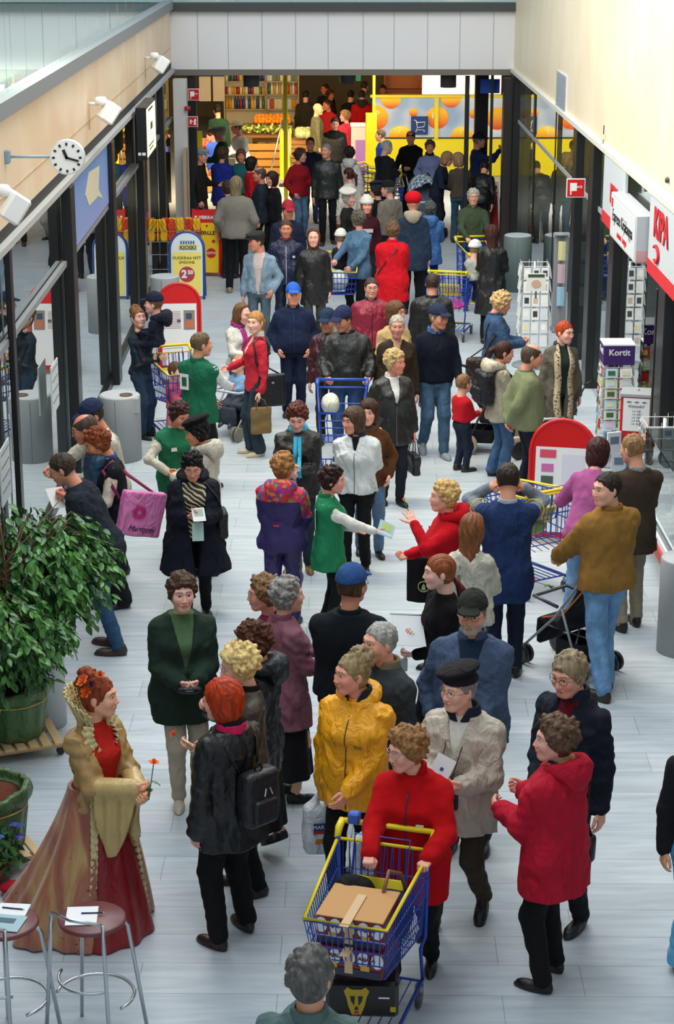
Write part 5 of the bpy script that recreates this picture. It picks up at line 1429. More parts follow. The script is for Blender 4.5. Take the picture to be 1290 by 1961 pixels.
# ------------------------------------------------------------ trolleys, prams, plants, stools
YB = mat('#e8cf1a', 'plastic'); CB = mat('#1d3f9e', 'plastic')
def wheel(parent, p, r, w, tyre='#3a3a3c', hub='#8a8e92', name='wheel', ang=0):
 M = Matrix.Translation(p) @ Matrix.Rotation(ang, 4, 'Z') @ Matrix.Rotation(PI / 2, 4, 'Y')
 o = MB().lathe([(r * .72, -w / 2), (r, -w / 2 * .8), (r, w / 2 * .8), (r * .72, w / 2)], 20).build(name, mat(tyre, 'plastic'), parent, True); o.matrix_local = M
 h = MB().lathe([(.001, -w * .45), (r * .72, -w * .35), (r * .72, w * .35), (.001, w * .45)], 14).build('hub', mat(hub, 'plastic'), o, True)
 return o
def cart(loc, f, label, wire='#1d3f9e', handle='#e8cf1a', big=False, seat=True, nwire=14, scale=1.0, group=None, wr=.0032):
 """travels along its local +Y; handle at y 0"""
 t = empty('shopping_cart', (loc[0], loc[1], 0), PI + math.radians(f), label, 'shopping cart', group); t.scale = (scale,) * 3
 cb = mat(wire, 'plastic'); yb = mat(handle, 'plastic')
 wt, wb_ = .27, .23; yf, yb2 = .80, .0; zt0, zt1 = 1.0, .92; zb0, zb1 = .46, .54
 def S(side, u, v):  # side wall point, u along y 0..1, v 0 bottom .. 1 top
  y = .03 + (yf - .03) * u; z0 = zb0 + (zb1 - zb0) * u; z1 = (zt0 - .06) + (zt1 - zt0 + .02) * u; w_ = (wb_ + (wt - wb_) * v) * (1 - .16 * u)
  y2 = y if v > .5 or u < .5 else y; return Vector((side * w_, y - (1 - v) * .10 * u, z0 + (z1 - z0) * v))
 m = MB()
 for sd_ in (-1, 1):
  for v in (0, .25, .5, .75, 1): m.tube([S(sd_, u / 4, v) for u in range(5)], wr * 1.4, 5)
  for k in range(nwire + 1): m.tube([S(sd_, k / nwire, 0), S(sd_, k / nwire, 1)], wr, 4)
 for v in (0, .25, .5, .75, 1): m.tube([S(-1, 1, v), S(1, 1, v)], wr * 1.4, 5)
 n2 = nwire * 2 // 3
 for k in range(n2 + 1): m.tube([S(-1, 1, 0).lerp(S(1, 1, 0), k / n2), S(-1, 1, 1).lerp(S(1, 1, 1), k / n2)], wr, 4); m.tube([S(-1, 0, 0).lerp(S(1, 0, 0), k / n2), S(-1, 1, 0).lerp(S(1, 1, 0), k / n2)], wr, 4)
 for k in range(1, 6): m.tube([S(-1, k / 6, 0), S(1, k / 6, 0)], wr, 4)
 m.build('wire_basket', cb, t)
 m = MB()   # back wall below the handle
 for k in range(n2 + 1):
  x = -.24 + .48 * k / n2; m.tube([(x, .02, .98), (x, .02, .60)], wr, 4)
 m.tube([(-.24, .02, .60), (.24, .02, .60)], wr * 1.4, 4).tube([(-.24, .02, .8), (.24, .02, .8)], wr * 1.4, 4)
 m.build('back_flap', cb, t)
 MB().tube([S(-1, 0, 1) + Vector((0, .02, .04)), S(-1, 1, 1) + Vector((0, 0, .012)), S(1, 1, 1) + Vector((0, 0, .012)), S(1, 0, 1) + Vector((0, .02, .04))], .0105, 8).build('rim', yb, t, True)
 MB().tube([(-.25, .03, .985), (.25, .03, .985)], .010, 8).build('cross_bar', yb, t, True)
 MB().tube([(-.26, -.07, 1.05), (.26, -.07, 1.05)], .0165, 10).build('handle', yb, t, True)
 for s_ in (-1, 1): MB().tube([(s_ * .272, -.075, 1.05), (s_ * .275, -.02, 1.03), (s_ * .272, .03, .99)], [.022, .024, .018], 8).build('handle_bracket', yb, t, True)
 for s_ in (-1, 1):
  MB().tube([(s_ * .265, .03, 1.0), (s_ * .25, .03, .44), (s_ * .24, .10, .40), (s_ * .235, .02, .16)], .011, 7).build('upright', cb, t, True)
  MB().tube([(s_ * .235, .02, .16), (s_ * .22, .72, .13), (s_ * .20, .74, .12)], .012, 7).build('chassis_rail', cb, t, True)
 m = MB()
 for k in range(7): m.tube([(-.18 + k * .06, .06, .17), (-.16 + k * .053, .72, .14)], wr * 1.2, 4)
 m.tube([(-.23, .06, .17), (.23, .06, .17)], .008, 5).tube([(-.21, .70, .14), (.21, .70, .14)], .008, 5)
 m.build('lower_rack', cb, t)
 MB().tube([(-.2, .76, .14), (.2, .76, .14)], .012, 6).build('front_bumper', yb, t, True)
 if seat:
  s = MB(); s.box((.0, .18, .74), (.30, .02, .20), Matrix.Rotation(.5, 3, 'X'), bev=.005); s.build('child_seat', yb, t)
  m = MB()
  for k in range(8): m.tube([(-.15 + k * .043, .08, 1.0), (-.15 + k * .043, .16, .70)], wr, 4)
  m.tube([(-.16, .05, 1.04), (-.16, .16, .70), (.16, .16, .70), (.16, .05, 1.04)], .005, 5, closed=True); m.build('seat_frame', cb, t)
 for s_ in (-1, 1):
  for y in (.06, .68):
   MB().box((s_ * .225, y, .125), (.045, .05, .05), bev=.008).build('caster_fork', ALU, t)
   wheel(t, (s_ * .225, y, .062), .062, .028)
 return t
# the big trolley in front
hp = W(737, 1592, 1.05)
C1 = cart((hp.x, hp.y), -17, 'yellow and blue trolley full of drink packs pushed by the person in a red fleece', nwire=20)
th = PI + math.radians(-17)
def cw(x, y, z, t=C1): return Matrix.Rotation(t.rotation_euler.z, 3, 'Z') @ Vector((x, y, z)) * t.scale.x + t.location
MB().box((.20, -.07, 1.075), (.07, .06, .07), bev=.01).build('coin_lock', mat('#2a5cb8', 'plastic'), C1)
MB().tube([(.20, -.04, 1.04), (.21, .0, .9), (.19, .02, .75)], .004, 5).build('coin_chain', CHROME, C1)
def box_pack(z, label, i):
 p = cw(0, .54, z); t = empty('drink_multipack', p, th, label, 'drink pack')
 MB().box((0, 0, .085), (.37, .36, .17), bev=.012).build('cans_wrap', mat('#7c1420', 'gloss'), t)
 MB().box((0, 0, .168), (.375, .365, .008), bev=.003).build('card_top', mat('#c0905a', 'paper'), t) if i else None
 m = MB()
 for k in range(5): m.prism([(-.155 + k * .078 + .034 * math.cos(a), .115 + .045 * math.sin(a)) for a in [2 * PI * q / 14 for q in range(14)]], .003, frame((0, .181, 0), (-1, 0, 0), (0, 0, 1)))
 m.build('white_label', WHITE, t)
 MB().box((0, .183, .03), (.36, .004, .045)).build('dark_band', mat('#23203a', 'gloss'), t)
 for k in (-1, 1): put_text('KARJALA', .028, mat('#5a1a20', 'paper'), t, frame((k * .09, .186, .12), (-1, 0, 0), (0, 0, 1)), depth=.001, bold=.001); MB().box((k * .09, .185, .065), (.05, .004, .03), bev=.001).build('bear_crest', mat('#d8a040', 'paper'), t)
 MB().box((0, .1, .178), (.05, .36, .004)).box((0, .187, .10), (.045, .004, .15)).build('carry_strap', mat('#d0b088', 'paper'), t)
 return t
box_pack(.535, 'lower red and white drink pack lying in the front of the large trolley', 0); box_pack(.712, 'upper red and white drink pack with a tan top in the large trolley', 1)
p = cw(-.0, .45, .20); t = empty('drink_multipack', p, th + .25, 'black drink pack with a golden bear head on the lower rack of the large trolley', 'drink pack')
MB().box((0, 0, .11), (.40, .26, .22), bev=.02).build('wrap', mat('#141414', 'gloss'), t)
gold = mat('#b89a28', 'paper'); F = frame((.03, .132, .11), (-1, 0, 0), (0, 0, 1))
MB().prism([(-.055, .02), (-.07, .06), (-.05, .085), (-.025, .07), (.025, .07), (.05, .085), (.07, .06), (.055, .02), (.045, -.03), (.025, -.085), (-.025, -.085), (-.045, -.03)], .003, F).build('bear_head', gold, t)
MB().prism([(-.035, .03), (-.008, .03), (-.012, -.03), (-.03, .0)], .005, F).prism([(.035, .03), (.008, .03), (.012, -.03), (.03, .0)], .005, F).prism([(-.012, -.055), (.012, -.055), (.006, -.035), (-.006, -.035)], .005, F).build('bear_face_lines', BLACK, t)
MB().prism([(-.014, -.078), (.014, -.078), (.01, -.062), (-.01, -.062)], .006, F).build('bear_mouth', mat('#b83018', 'paper'), t)
MB().box((-.12, .132, .13), (.06, .004, .008)).build('lettering_line', WHITE, t); MB().box((-.17, .132, .06), (.03, .004, .03)).build('gold_square', gold, t)
MB().tube([(-.1, 0, .22), (0, 0, .27), (.1, 0, .22)], .01, 6).build('carry_handle', BLACK, t, True)
def blob(name, c, r, m_, label, cat, seed=1, res=.012, par=None, amp=.006, freq=30, rz=0):
 V, Q = net(lambda P: el(P, (0, 0, 0), r) + wav(P, seed, freq) * amp, (-r[0] * 1.2, -r[1] * 1.2, -r[2] * 1.2), (r[0] * 1.2, r[1] * 1.2, r[2] * 1.2), res)
 o = link(name, mesh_np(name, V, Q), m_, par); o.location = c; o.rotation_euler = (0, 0, rz)
 if label: tag(o, label, cat)
 return o
o = blob('black_bag', cw(.10, .30, .80), (.13, .10, .11), mat('#121214', 'cloth'), 'soft black bag in the trolley behind the drink packs', 'bag', 3)
t = empty('handbag', cw(-.13, .30, .62), th, 'dark blue handbag with a brown leather strap in the large trolley', 'bag')
V, Q = net(lambda P: bx(P, (0, 0, .09), (.10, .12, .10), .04) + wav(P, 2, 30) * .006, (-.14, -.16, -.05), (.14, .16, .24), .012); link('bag_body', mesh_np('bag_body', V, Q), mat('#252a44', 'cloth'), t)
MB().tube([(-.05, -.11, .17), (-.02, -.08, .30), (.02, .02, .36), (.03, .09, .27), (.04, .12, .16)], .011, 6).build('strap', mat('#8a4e30', 'leather'), t, True)

# other trolleys
def cart_at(px, py, f, label, z=1.0, **k):
 p = W(px, py, z); return cart((p.x, p.y), f, label, **k)
C2 = cart_at(652, 490, 0, 'yellow handled trolley with white bags pushed by the person in a denim jacket', nwire=12, wr=.005)
C3 = cart_at(655, 738, -2, 'all blue trolley pushed by the person in black leather and a navy cap', handle='#2450b0', nwire=10, seat=False, wr=.005)
C4 = cart_at(905, 460, 8, 'yellow handled trolley pushed by the grey haired person in a green shirt', nwire=10, wr=.005)
C5 = cart_at(858, 525, 165, 'blue trolley with a pink cloth on its tray near the black leather back', nwire=10, wr=.005)
C6 = cart_at(322, 672, 20, 'trolley with yellow handle and red goods below the red arched A-board', nwire=12, wr=.005)
C7 = cart_at(1058, 955, -150, 'trolley with a yellow rim standing under the red A-board', nwire=10, wr=.005, z=.95)
C8 = cart_at(742, 336, 5, 'yellow handled trolley in front of the white haired person at the barrier', nwire=8, wr=.007)
C9 = cart_at(690, 318, 60, 'trolley half hidden at the yellow barrier end post', nwire=8, wr=.007)
C10 = cart_at(790, 318, -60, 'trolley between the person in black and the person in lavender', nwire=8, wr=.007)
def inx(t, x, y, z): return cw(x, y, z, t)
blob('plastic_bag', inx(C2, .05, .5, .72), (.16, .2, .16), mat('#d8dedf', 'nylon'), 'white plastic bag lying in the trolley pushed by the denim jacket', 'bag', 4, .02)
blob('plastic_bag', inx(C2, -.08, .25, .68), (.12, .12, .14), mat('#a8c4c8', 'nylon'), 'pale blue plastic bag behind the white one in that trolley', 'bag', 5, .02)
blob('plastic_bag', inx(C3, .12, .28, .86), (.10, .13, .12), mat('#e0dcc8', 'nylon'), 'cream plastic bag leaning in the all blue trolley', 'bag', 6, .02)
blob('pink_cloth', inx(C5, 0, .35, .50), (.2, .3, .05), mat('#c8489c', 'cloth'), 'bright pink cloth spread in the tray of the blue trolley', 'cloth', 7, .02)
blob('red_package', inx(C6, -.05, .4, .62), (.16, .24, .09), mat('#c02028', 'nylon'), 'red and white package in the trolley below the red A-board', 'package', 8, .02)
blob('white_package', inx(C6, .08, .2, .74), (.1, .14, .06), mat('#dfe0e0', 'nylon'), 'white package on the red one in that trolley', 'package', 9, .02)
blob('magazine_bundle', inx(C7, 0, .35, .62), (.16, .22, .09), mat('#8ea04a', 'nylon'), 'green and yellow goods inside the trolley under the red A-board', 'goods', 10, .02)

def stroller(loc, f, label, cloth_='#1b1f28', frame_='#8a8e94', accent='#d8722a', hood=None, s=1.0, tyre='#242426', wheel_r=.085, twin=True, seatback=.7):
 t = empty('stroller', (loc[0], loc[1], 0), PI + math.radians(f), label, 'stroller'); t.scale = (s,) * 3
 fm = mat(frame_, 'plain')
 for sd_ in (-1, 1):
  MB().tube([(sd_ * .22, -.38, 1.02), (sd_ * .22, -.32, .98), (sd_ * .22, .02, .50), (sd_ * .22, .36, .16)], .012, 7).build('side_tube', fm, t, True)
  MB().tube([(sd_ * .22, -.05, .62), (sd_ * .22, -.26, .12)], .011, 7).build('rear_leg', fm, t, True)
  MB().tube([(sd_ * .22, -.42, 1.02), (sd_ * .22, -.31, .99)], .018, 8).build('grip', mat(accent if accent else '#222222', 'plastic'), t, True)
  for k in ((-.03, .03) if twin else (0,)):
   wheel(t, (sd_ * .22 + k, .36, wheel_r), wheel_r, .025, tyre); wheel(t, (sd_ * .22 + k, -.26, wheel_r), wheel_r, .025, tyre)
 MB().tube([(-.22, .10, .42), (.22, -.20, .20)], .008, 5).tube([(.22, .10, .42), (-.22, -.20, .20)], .008, 5).tube([(-.22, -.26, .14), (.22, -.26, .14)], .009, 5).build('cross_brace', fm, t)
 def sf(P):
  d = bx(P, (0, .05, .42), (.19, .17, .035), .03)
  q = P.copy(); a = .55; y = q[:, 1] + .14; z = q[:, 2] - .66; q = np.stack([q[:, 0], y * math.cos(a) + z * math.sin(a), -y * math.sin(a) + z * math.cos(a)], 1)
  d = su(d, bx(q, (0, 0, 0), (.19, .03, .28), .03), .06)
  d = su(d, bx(P, (0, .27, .30), (.15, .03, .12), .03), .05)
  return d + wav(P, 5, 25) * .006
 V, Q = net(sf, (-.26, -.45, .1), (.26, .4, 1.0), .02); link('seat', mesh_np('seat', V, Q), mat(cloth_, 'cloth'), t)
 MB().tube([(-.21, .0, .60), (-.20, .28, .62), (.20, .28, .62), (.21, .0, .60)], .016, 7).build('bumper_bar', mat('#3a3f48', 'plastic') if accent else mat('#c8ccd0', 'plastic'), t, True)
 if accent: MB().tube([(-.2, -.36, .92), (-.2, -.05, .54), (-.17, .2, .44)], .008, 5).tube([(.2, -.36, .92), (.2, -.05, .54), (.17, .2, .44)], .008, 5).build('piping', mat(accent, 'cloth'), t, True)
 V, Q = net(lambda P: np.maximum(bx(P, (0, -.1, .22), (.17, .16, .09), .03), -bx(P, (0, -.1, .30), (.14, .13, .09), .02)), (-.2, -.3, .1), (.2, .1, .34), .02); link('basket', mesh_np('basket', V, Q), mat('#1a1c20', 'cloth'), t)
 if hood:
  V, Q = net(lambda P: np.maximum(np.abs(el(P, (0, -.12, .74), (.24, .30, .30))) - .010, np.maximum(.74 - P[:, 2] + (P[:, 1] + .12) * .5, P[:, 1] - .12)), (-.3, -.5, .5), (.3, .25, 1.1), .016)
  link('hood', mesh_np('hood', V, Q), hood, t)
 return t
# tan jacket man's stroller; baby's stroller; boy's pram; plaid hood pram; dark pram
g = W(1035, 1256); fS = math.radians(-140); S1 = stroller((g.x - .36 * math.sin(fS), g.y + .36 * math.cos(fS)), -140, 'black and orange folding stroller pushed by the person in a tan suede jacket', s=.98)
g = W(455, 842); S2 = stroller((g.x, g.y + .28), -32, 'dark grey stroller holding the baby in light blue', cloth_='#3a4450', frame_='#b8bcc0', accent=None, s=.92, tyre='#7c786c', wheel_r=.10)
def checks():
 m, nt, b = nodemat('tartan_cloth'); tc = nt.nodes.new('ShaderNodeTexCoord'); c = nt.nodes.new('ShaderNodeTexChecker'); c.inputs['Scale'].default_value = 16
 c.inputs['Color1'].default_value = lin('#c8d4dc') + (1,); c.inputs['Color2'].default_value = lin('#6a7a8c') + (1,); nt.links.new(tc.outputs['Object'], c.inputs[0]); nt.links.new(c.outputs[0], b.inputs['Base Color']); b.inputs['Roughness'].default_value = .9; return m
g = W(812, 450); S3 = stroller((g.x, g.y), 20, 'pram with a pale checked hood in front of the knitted red hat', cloth_='#5a6a80', hood=checks(), accent=None, s=1.1)
g = W(930, 868); S4 = stroller((g.x + .05, g.y + .1), 80, 'black wheeled pram with cream tyres beside the small boy in red', cloth_='#22242a', frame_='#26282c', accent=None, s=.95, tyre='#b8a890', wheel_r=.13, twin=False)
g = W(1045, 895); S5 = stroller((g.x + .1, g.y + .3), -60, 'dark pram partly hidden behind the person in an olive fleece', cloth_='#16181c', frame_='#33363a', accent=None, s=.9, wheel_r=.12, twin=False)
# wicker basket
p = W(643, 437, .22); t = empty('wicker_basket', (p.x, p.y, 0.12), 0, 'small brown wicker basket carried low by the ponytailed person in white', 'basket')
m = MB()
for k in range(7): m.tube([(.13 * math.cos(a) * (.8 + k * .03), .09 * math.sin(a) * (.8 + k * .03), k * .025) for a in [2 * PI * q / 20 for q in range(20)]], .012, 5, closed=True)
m.build('woven_body', mat('#8a4a22', 'plain'), t, True)
MB().tube([(-.12, 0, .15), (-.09, 0, .36), (0, 0, .46), (.09, 0, .36), (.12, 0, .15)], .009, 6).build('handle', mat('#7a4420', 'plain'), t, True)
# ------------------------------------------------------------ plants
def leafmesh(n=1):
 if ('leaf', n) not in CACHE:
  m = MB(); L = .075; vs = []; fs = []
  pr = [(0, .0), (.016, .2), (.021, .45), (.014, .75), (0, 1.0)]
  for w, u in pr:
   for s_ in (-1, 0, 1): vs.append((s_ * w, u * L, (.006 if s_ else 0) - u * u * .02))
  for i in range(4):
   for k in range(2): a = i * 3 + k; fs.append((a, a + 1, a + 4, a + 3))
  m.add(vs, fs); CACHE[('leaf', n)] = (vs, fs)
 return CACHE[('leaf', n)]
def leafmat():
 m, nt, b = nodemat('ficus_leaf'); tc = nt.nodes.new('ShaderNodeTexCoord'); n = nt.nodes.new('ShaderNodeTexNoise'); n.inputs['Scale'].default_value = 9
 nt.links.new(tc.outputs['Object'], n.inputs['Vector']); r = nt.nodes.new('ShaderNodeValToRGB'); r.color_ramp.elements[0].position = .35; r.color_ramp.elements[1].position = .65
 r.color_ramp.elements[0].color = lin('#24502a') + (1,); r.color_ramp.elements[1].color = lin('#5c9440') + (1,)
 nt.links.new(n.outputs[0], r.inputs[0]); nt.links.new(r.outputs[0], b.inputs['Base Color']); b.inputs['Roughness'].default_value = .32; b.inputs['Specular IOR Level'].default_value = .55; return m
LEAF = leafmat()
def potted_tree(loc, pot_r, pot_h, crowns, n, label, seed, stem_top, pot_c='#48663a'):
 t = empty('potted_ficus', loc, 0, label, 'plant')
 rnd = random.Random(seed)
 def pf(P):
  z = P[:, 2]; r = np.sqrt(P[:, 0] ** 2 + P[:, 1] ** 2); an = np.arctan2(P[:, 1], P[:, 0])
  R = pot_r * (.82 + .18 * z / pot_h) + .012 * np.sin(an * 5 + z * 6) * (z / pot_h) + .008 * np.sin(an * 11) + .03 * np.exp(-((z - pot_h * .86) / .07) ** 2) - .012 * np.exp(-((z - pot_h * .66) / .02) ** 2)
  top = pot_h * (.97 + .05 * np.sin(an * 3 + seed))
  d = np.maximum(r - R, np.maximum(z - top, -z))
  return np.maximum(d, -np.maximum(r - R + .045, pot_h * .80 - z))
 V, Q = net(pf, (-pot_r * 1.3, -pot_r * 1.3, -.02), (pot_r * 1.3, pot_r * 1.3, pot_h * 1.1), .014)
 link('fabric_wrap', mesh_np('fabric_wrap', V, Q), mat(pot_c, 'nylon'), t)
 MB().tube([(pot_r * .965 * math.cos(a), pot_r * .965 * math.sin(a), pot_h * .66) for a in [2 * PI * k / 30 for k in range(30)]], .006, 5, closed=True).build('cord', mat('#c8a860', 'cloth'), t, True)
 MB().lathe([(pot_r * .85, pot_h * .8), (pot_r * .6, pot_h * .83), (.001, pot_h * .84)], 20).build('soil', mat('#5c2c1c', 'suede'), t, True)
 if n:
  m = MB(); br = []
  for k in range(4):
   a = k * 1.6; m.tube([(.03 * math.cos(a), .03 * math.sin(a), pot_h * .8), (.05 * math.cos(a + 1), .05 * math.sin(a + 1), stem_top * .6), (.03 * math.cos(a + 2), .03 * math.sin(a + 2), stem_top)], [.022, .018, .012], 6)
  lv, lf = leafmesh(); LV = np.array(lv); allv = []; allf = []; off = 0
  i = 0; twigs = []
  while i < n:
   c, r = crowns[rnd.randrange(len(crowns))]
   # a drooping twig
   d = Vector((rnd.gauss(0, 1), rnd.gauss(0, 1), rnd.gauss(0, 1))).normalized()
   p = Vector(c) + Vector((d.x * r[0], d.y * r[1], d.z * r[2])) * rnd.random() ** .28
   out = Vector((d.x, d.y, -.35)).normalized(); q = p - out * .12
   twigs.append((q, p))
   for j in range(9):
    u = j / 8; w = p + out * (u * .20) + Vector((0, 0, -.06 * u * u))
    R = Euler((rnd.uniform(-1.3, -.1), rnd.uniform(-.5, .5), math.atan2(out.y, out.x) - PI / 2 + rnd.uniform(-1.1, 1.1))).to_matrix()
    M = np.array(R) * rnd.uniform(.75, 1.25)
    allv.append(LV @ M.T + np.array(w)); allf.append(np.array(lf) + off); off += len(LV); i += 1
  for a_, b_ in twigs[::3]: m.tube([Vector((0, 0, a_.z * .7 + stem_top * .2)), a_, b_], [.008, .005, .002], 4)
  m.build('stem', mat('#6a5038', 'plain'), t, True)
  link('foliage', mesh_np('foliage', np.concatenate(allv), np.concatenate(allf)), LEAF, t)
 return t
def trolley(loc, rz, w, label):
 t = empty('wooden_dolly', loc, rz, label, 'dolly')
 for s_ in (-1, 1): MB().box((0, s_ * w * .38, .085), (w * 1.1, .06, .035), bev=.004).build('rail', mat('#c8a474', 'plain'), t)
 for k in range(7): MB().box((-w * .45 + k * w * .15, 0, .115), (w * .11, w, .022), bev=.004).build('slat', mat('#cfae80', 'plain'), t)
 for a in (-1, 1):
  for b in (-1, 1):
   c = MB().lathe([(.03, -.012), (.03, .012)], 12).build('caster', BLACK, t); c.matrix_local = Matrix.Translation((a * w * .48, b * w * .38, .032)) @ Matrix.Rotation(PI / 2, 4, 'X')
 return t
# upper pot (centre about pixel 45,1390), lower pot (10,1590)
g = W(28, 1432); trolley((g.x, g.y, 0), .35, .62, 'slatted wooden dolly on casters under the upper green pot')
potted_tree((g.x, g.y, .128), .27, .44, [((-.12, .5, 1.25), (.42, .4, .50)), ((.12, .4, 1.1), (.36, .36, .46)), ((-.25, .1, 1.05), (.4, .3, .42)), ((-.1, -.12, .78), (.36, .25, .28)), ((.36, .55, 1.22), (.26, .3, .36)), ((-.05, -.2, .98), (.38, .25, .3))], 7600, 'leafy green ficus in a pot wrapped in green fabric at the left edge', 3, .85)
g = W(-15, 1652); trolley((g.x, g.y, 0), .5, .52, 'slatted wooden dolly under the lower green pot')
potted_tree((g.x, g.y, .128), .26, .46, [], 0, 'empty looking pot of dark soil wrapped in green fabric, lower of two', 8, .5)
# blue flowers
g = W(-12, 1690); t = empty('flower_clump', (g.x, g.y, 0), 0, 'clump of small blue and violet flowers at the left edge', 'flowers')
MB().lathe([(.10, 0), (.13, .14), (.12, .14), (.001, .12)], 16).build('pot', mat('#5a3a2c', 'plain'), t, True)
leafpile('leaves', -.16, .16, 0, .12, .36, 260, .07, ['#2c5a2c', '#3f7a3a'], None, None, .15, 5, None, t)
rnd = random.Random(2)
for k in range(16):
 m = MB(); c = Vector((rnd.uniform(-.15, .17), rnd.uniform(-.14, .14), rnd.uniform(.26, .4)))
 for q in range(5): a = q * 2 * PI / 5; m.add([c, c + Vector((.028 * math.cos(a - .5), .028 * math.sin(a - .5), .012)), c + Vector((.034 * math.cos(a), .034 * math.sin(a), .006)), c + Vector((.028 * math.cos(a + .5), .028 * math.sin(a + .5), .012))], [(0, 1, 2, 3)])
 m.build('blossom', mat('#5c6cc0' if k % 3 else '#6a4ab0', 'paper'), t)
o = blob('red_cushion', W(30, 1700, .05) , (.10, .07, .04), mat('#a81828', 'fleece'), 'small dark red cushion lying on the floor behind the gown', 'cushion', 12)
# ------------------------------------------------------------ bar stools
def stool(p, rz, label):
 t = empty('bar_stool', (p[0], p[1], 0), rz, label, 'stool')
 MB().lathe([(.001, .745), (.17, .745), (.185, .755), (.185, .770), (.175, .778), (.001, .778)], 40).build('seat', mat('#6e3a3c', 'plastic'), t, True)
 lg = [(.14, .13), (-.14, .13), (-.15, -.13), (.15, -.13)]
 for i, (x, y) in enumerate(lg):
  top = .745 if i > 1 else .84
  MB().tube([(x * .45, y * .45, .74), (x * .85, y * .85, .735), (x * .98, y * .98, .70), (x * 1.45, y * 1.45, 0)] if i > 1 else [(x * 1.15, y * 1.15, top), (x * 1.2, y * 1.2, .70), (x * 1.5, y * 1.5, 0)], .0115, 8).build('leg', CHROME, t, True)
 m = MB(); m.tube([(.215 * math.cos(a), .215 * math.sin(a), .30) for a in [PI * (.9 + k * 1.2 / 16) for k in range(17)]], .010, 7); m.build('foot_ring', CHROME, t, True)
 m = MB(); m.tube([(.195 * math.cos(a), .195 * math.sin(a), .42) for a in [PI * (.05 + k * .75 / 12) for k in range(13)]], .009, 7); m.build('rear_ring', CHROME, t, True)
 MB().tube([(.16, .15, .84), (.0, .215, .865), (-.16, .15, .84)], .010, 7).build('back_rail', CHROME, t, True)
 return t
pa = W(176, 1755, .78); ST1 = stool((pa.x, pa.y), 2.7, 'chrome bar stool with a dark red seat and papers, complete in view')
pb = W(8, 1762, .78); ST2 = stool((pb.x, pb.y), 2.5, 'chrome bar stool with a red seat cut off by the left edge')
def sheet(p, w, h, rz, label, c='#eef0f0', n=2, th_=.006):
 o = MB().box((0, 0, 0), (w, h, th_), bev=.0015).build('paper_stack', mat(c, 'paper')); o.location = p; o.rotation_euler = (0, 0, rz); return tag(o, label, 'paper')
def pen(p, rz, label):
 t = empty('pen', p, rz, label, 'pen')
 MB().tube([(-.06, 0, 0), (.055, 0, 0)], .004, 8).build('barrel', mat('#1a2450', 'plastic'), t, True)
 MB().tube([(.055, 0, 0), (.07, 0, 0)], [.004, .001], 8).build('tip', CHROME, t, True)
sheet((pa.x - .055, pa.y + .0, .783), .17, .20, .05, 'white sheets of paper on the complete bar stool'); pen((pa.x + .0, pa.y + .02, .791), .05, 'dark blue pen on the white sheets of the complete stool')
sheet((pb.x + .03, pb.y + .11, .783), .17, .13, -.1, 'white paper pad on the far side of the left edge stool'); pen((pb.x + .03, pb.y + .11, .791), -.2, 'dark pen lying across the pad on the left edge stool')
o = sheet((pb.x - .02, pb.y - .03, .784), .26, .17, -.2, 'blue and grey patterned leaflet on the left edge stool', '#a8c4cc')
MB().box((.02, .02, .004), (.12, .05, .002)).box((-.05, -.03, .004), (.10, .03, .002)).build('pattern', mat('#54707c', 'paper'), o)
# ------------------------------------------------------------ the people, nearest first
def HT(px, py, fy, hat=0):
 """standing height of a person whose head top is at py and whose feet stand at fy"""
 return min(1.95, max(1.0, WY(px, py, W(px, fy).y).z - .02 - hat))
LTH, DNM, FLC, NYL, SUE, KNT = 'leather', 'denim', 'fleece', 'nylon', 'suede', 'knit'
def hold(ctx, sgn, d=.09):
 wr, y, z, x = ctx['hands'][sgn]; return ctx['world'](wr + y * d - z * .03)
def pos_y(px, py, ctx): return ctx['base']
def shoulder_strap(ctx, side, low, m_, w=.028, name='strap', back=True, parent=None):
 """a band from the top of one shoulder down to low=(x, y, z) in figure units, front and back; returned as part of the bag object"""
 s = ctx['s']; m = MB()
 top = (side * .12 * s, -.02 * s, 1.43 * s)
 pts = ctx['spts']([ (side * .10 * s, .14 * s, 1.30 * s), (side * .12 * s, .02, 1.46 * s), (side * .11 * s, -.15 * s, 1.28 * s)], .008, 7)
 pts = [Vector((low[0] * s, low[1] * s, low[2] * s))] + pts + [Vector((low[0] * s, low[1] * s - .03, low[2] * s))]
 return pts
def tag_bag(name, label, cat, ctx, pts, w, mt, body=None):
 t = empty(name, ctx['base'], ctx['root'].rotation_euler.z, label, cat)
 m = MB(); ribbon(m, pts, w, .006); m.build('strap', mt, t, True)
 if body: body(t)
 return t
def soft_box(t, c, half, r, mt, name='bag_body', seed=1, rot=None, res=.012, amp=.006):
 h = max(half) * 1.3
 V, Q = net(lambda P: bx(P, (0, 0, 0), half, r) + wav(P, seed, 28) * amp, (-half[0] - .03, -half[1] - .03, -half[2] - .03), (half[0] + .03, half[1] + .03, half[2] + .03), res)
 o = link(name, mesh_np(name, V, Q), mt, t); o.location = c
 if rot: o.rotation_euler = rot
 return o

# --- man with grey hair at the bottom edge
person('bottom', 'person with grey hair in a grey green jacket seen from behind at the bottom edge', (590, 1818), 1.74, f=172, hf=150, hp=-4, top='cloth', tc='#59706c', w=1.05, hair='mop', hc='#5c5a56', collar=('#546a66', 'cloth', .035, .085), bc='#3a3f44')
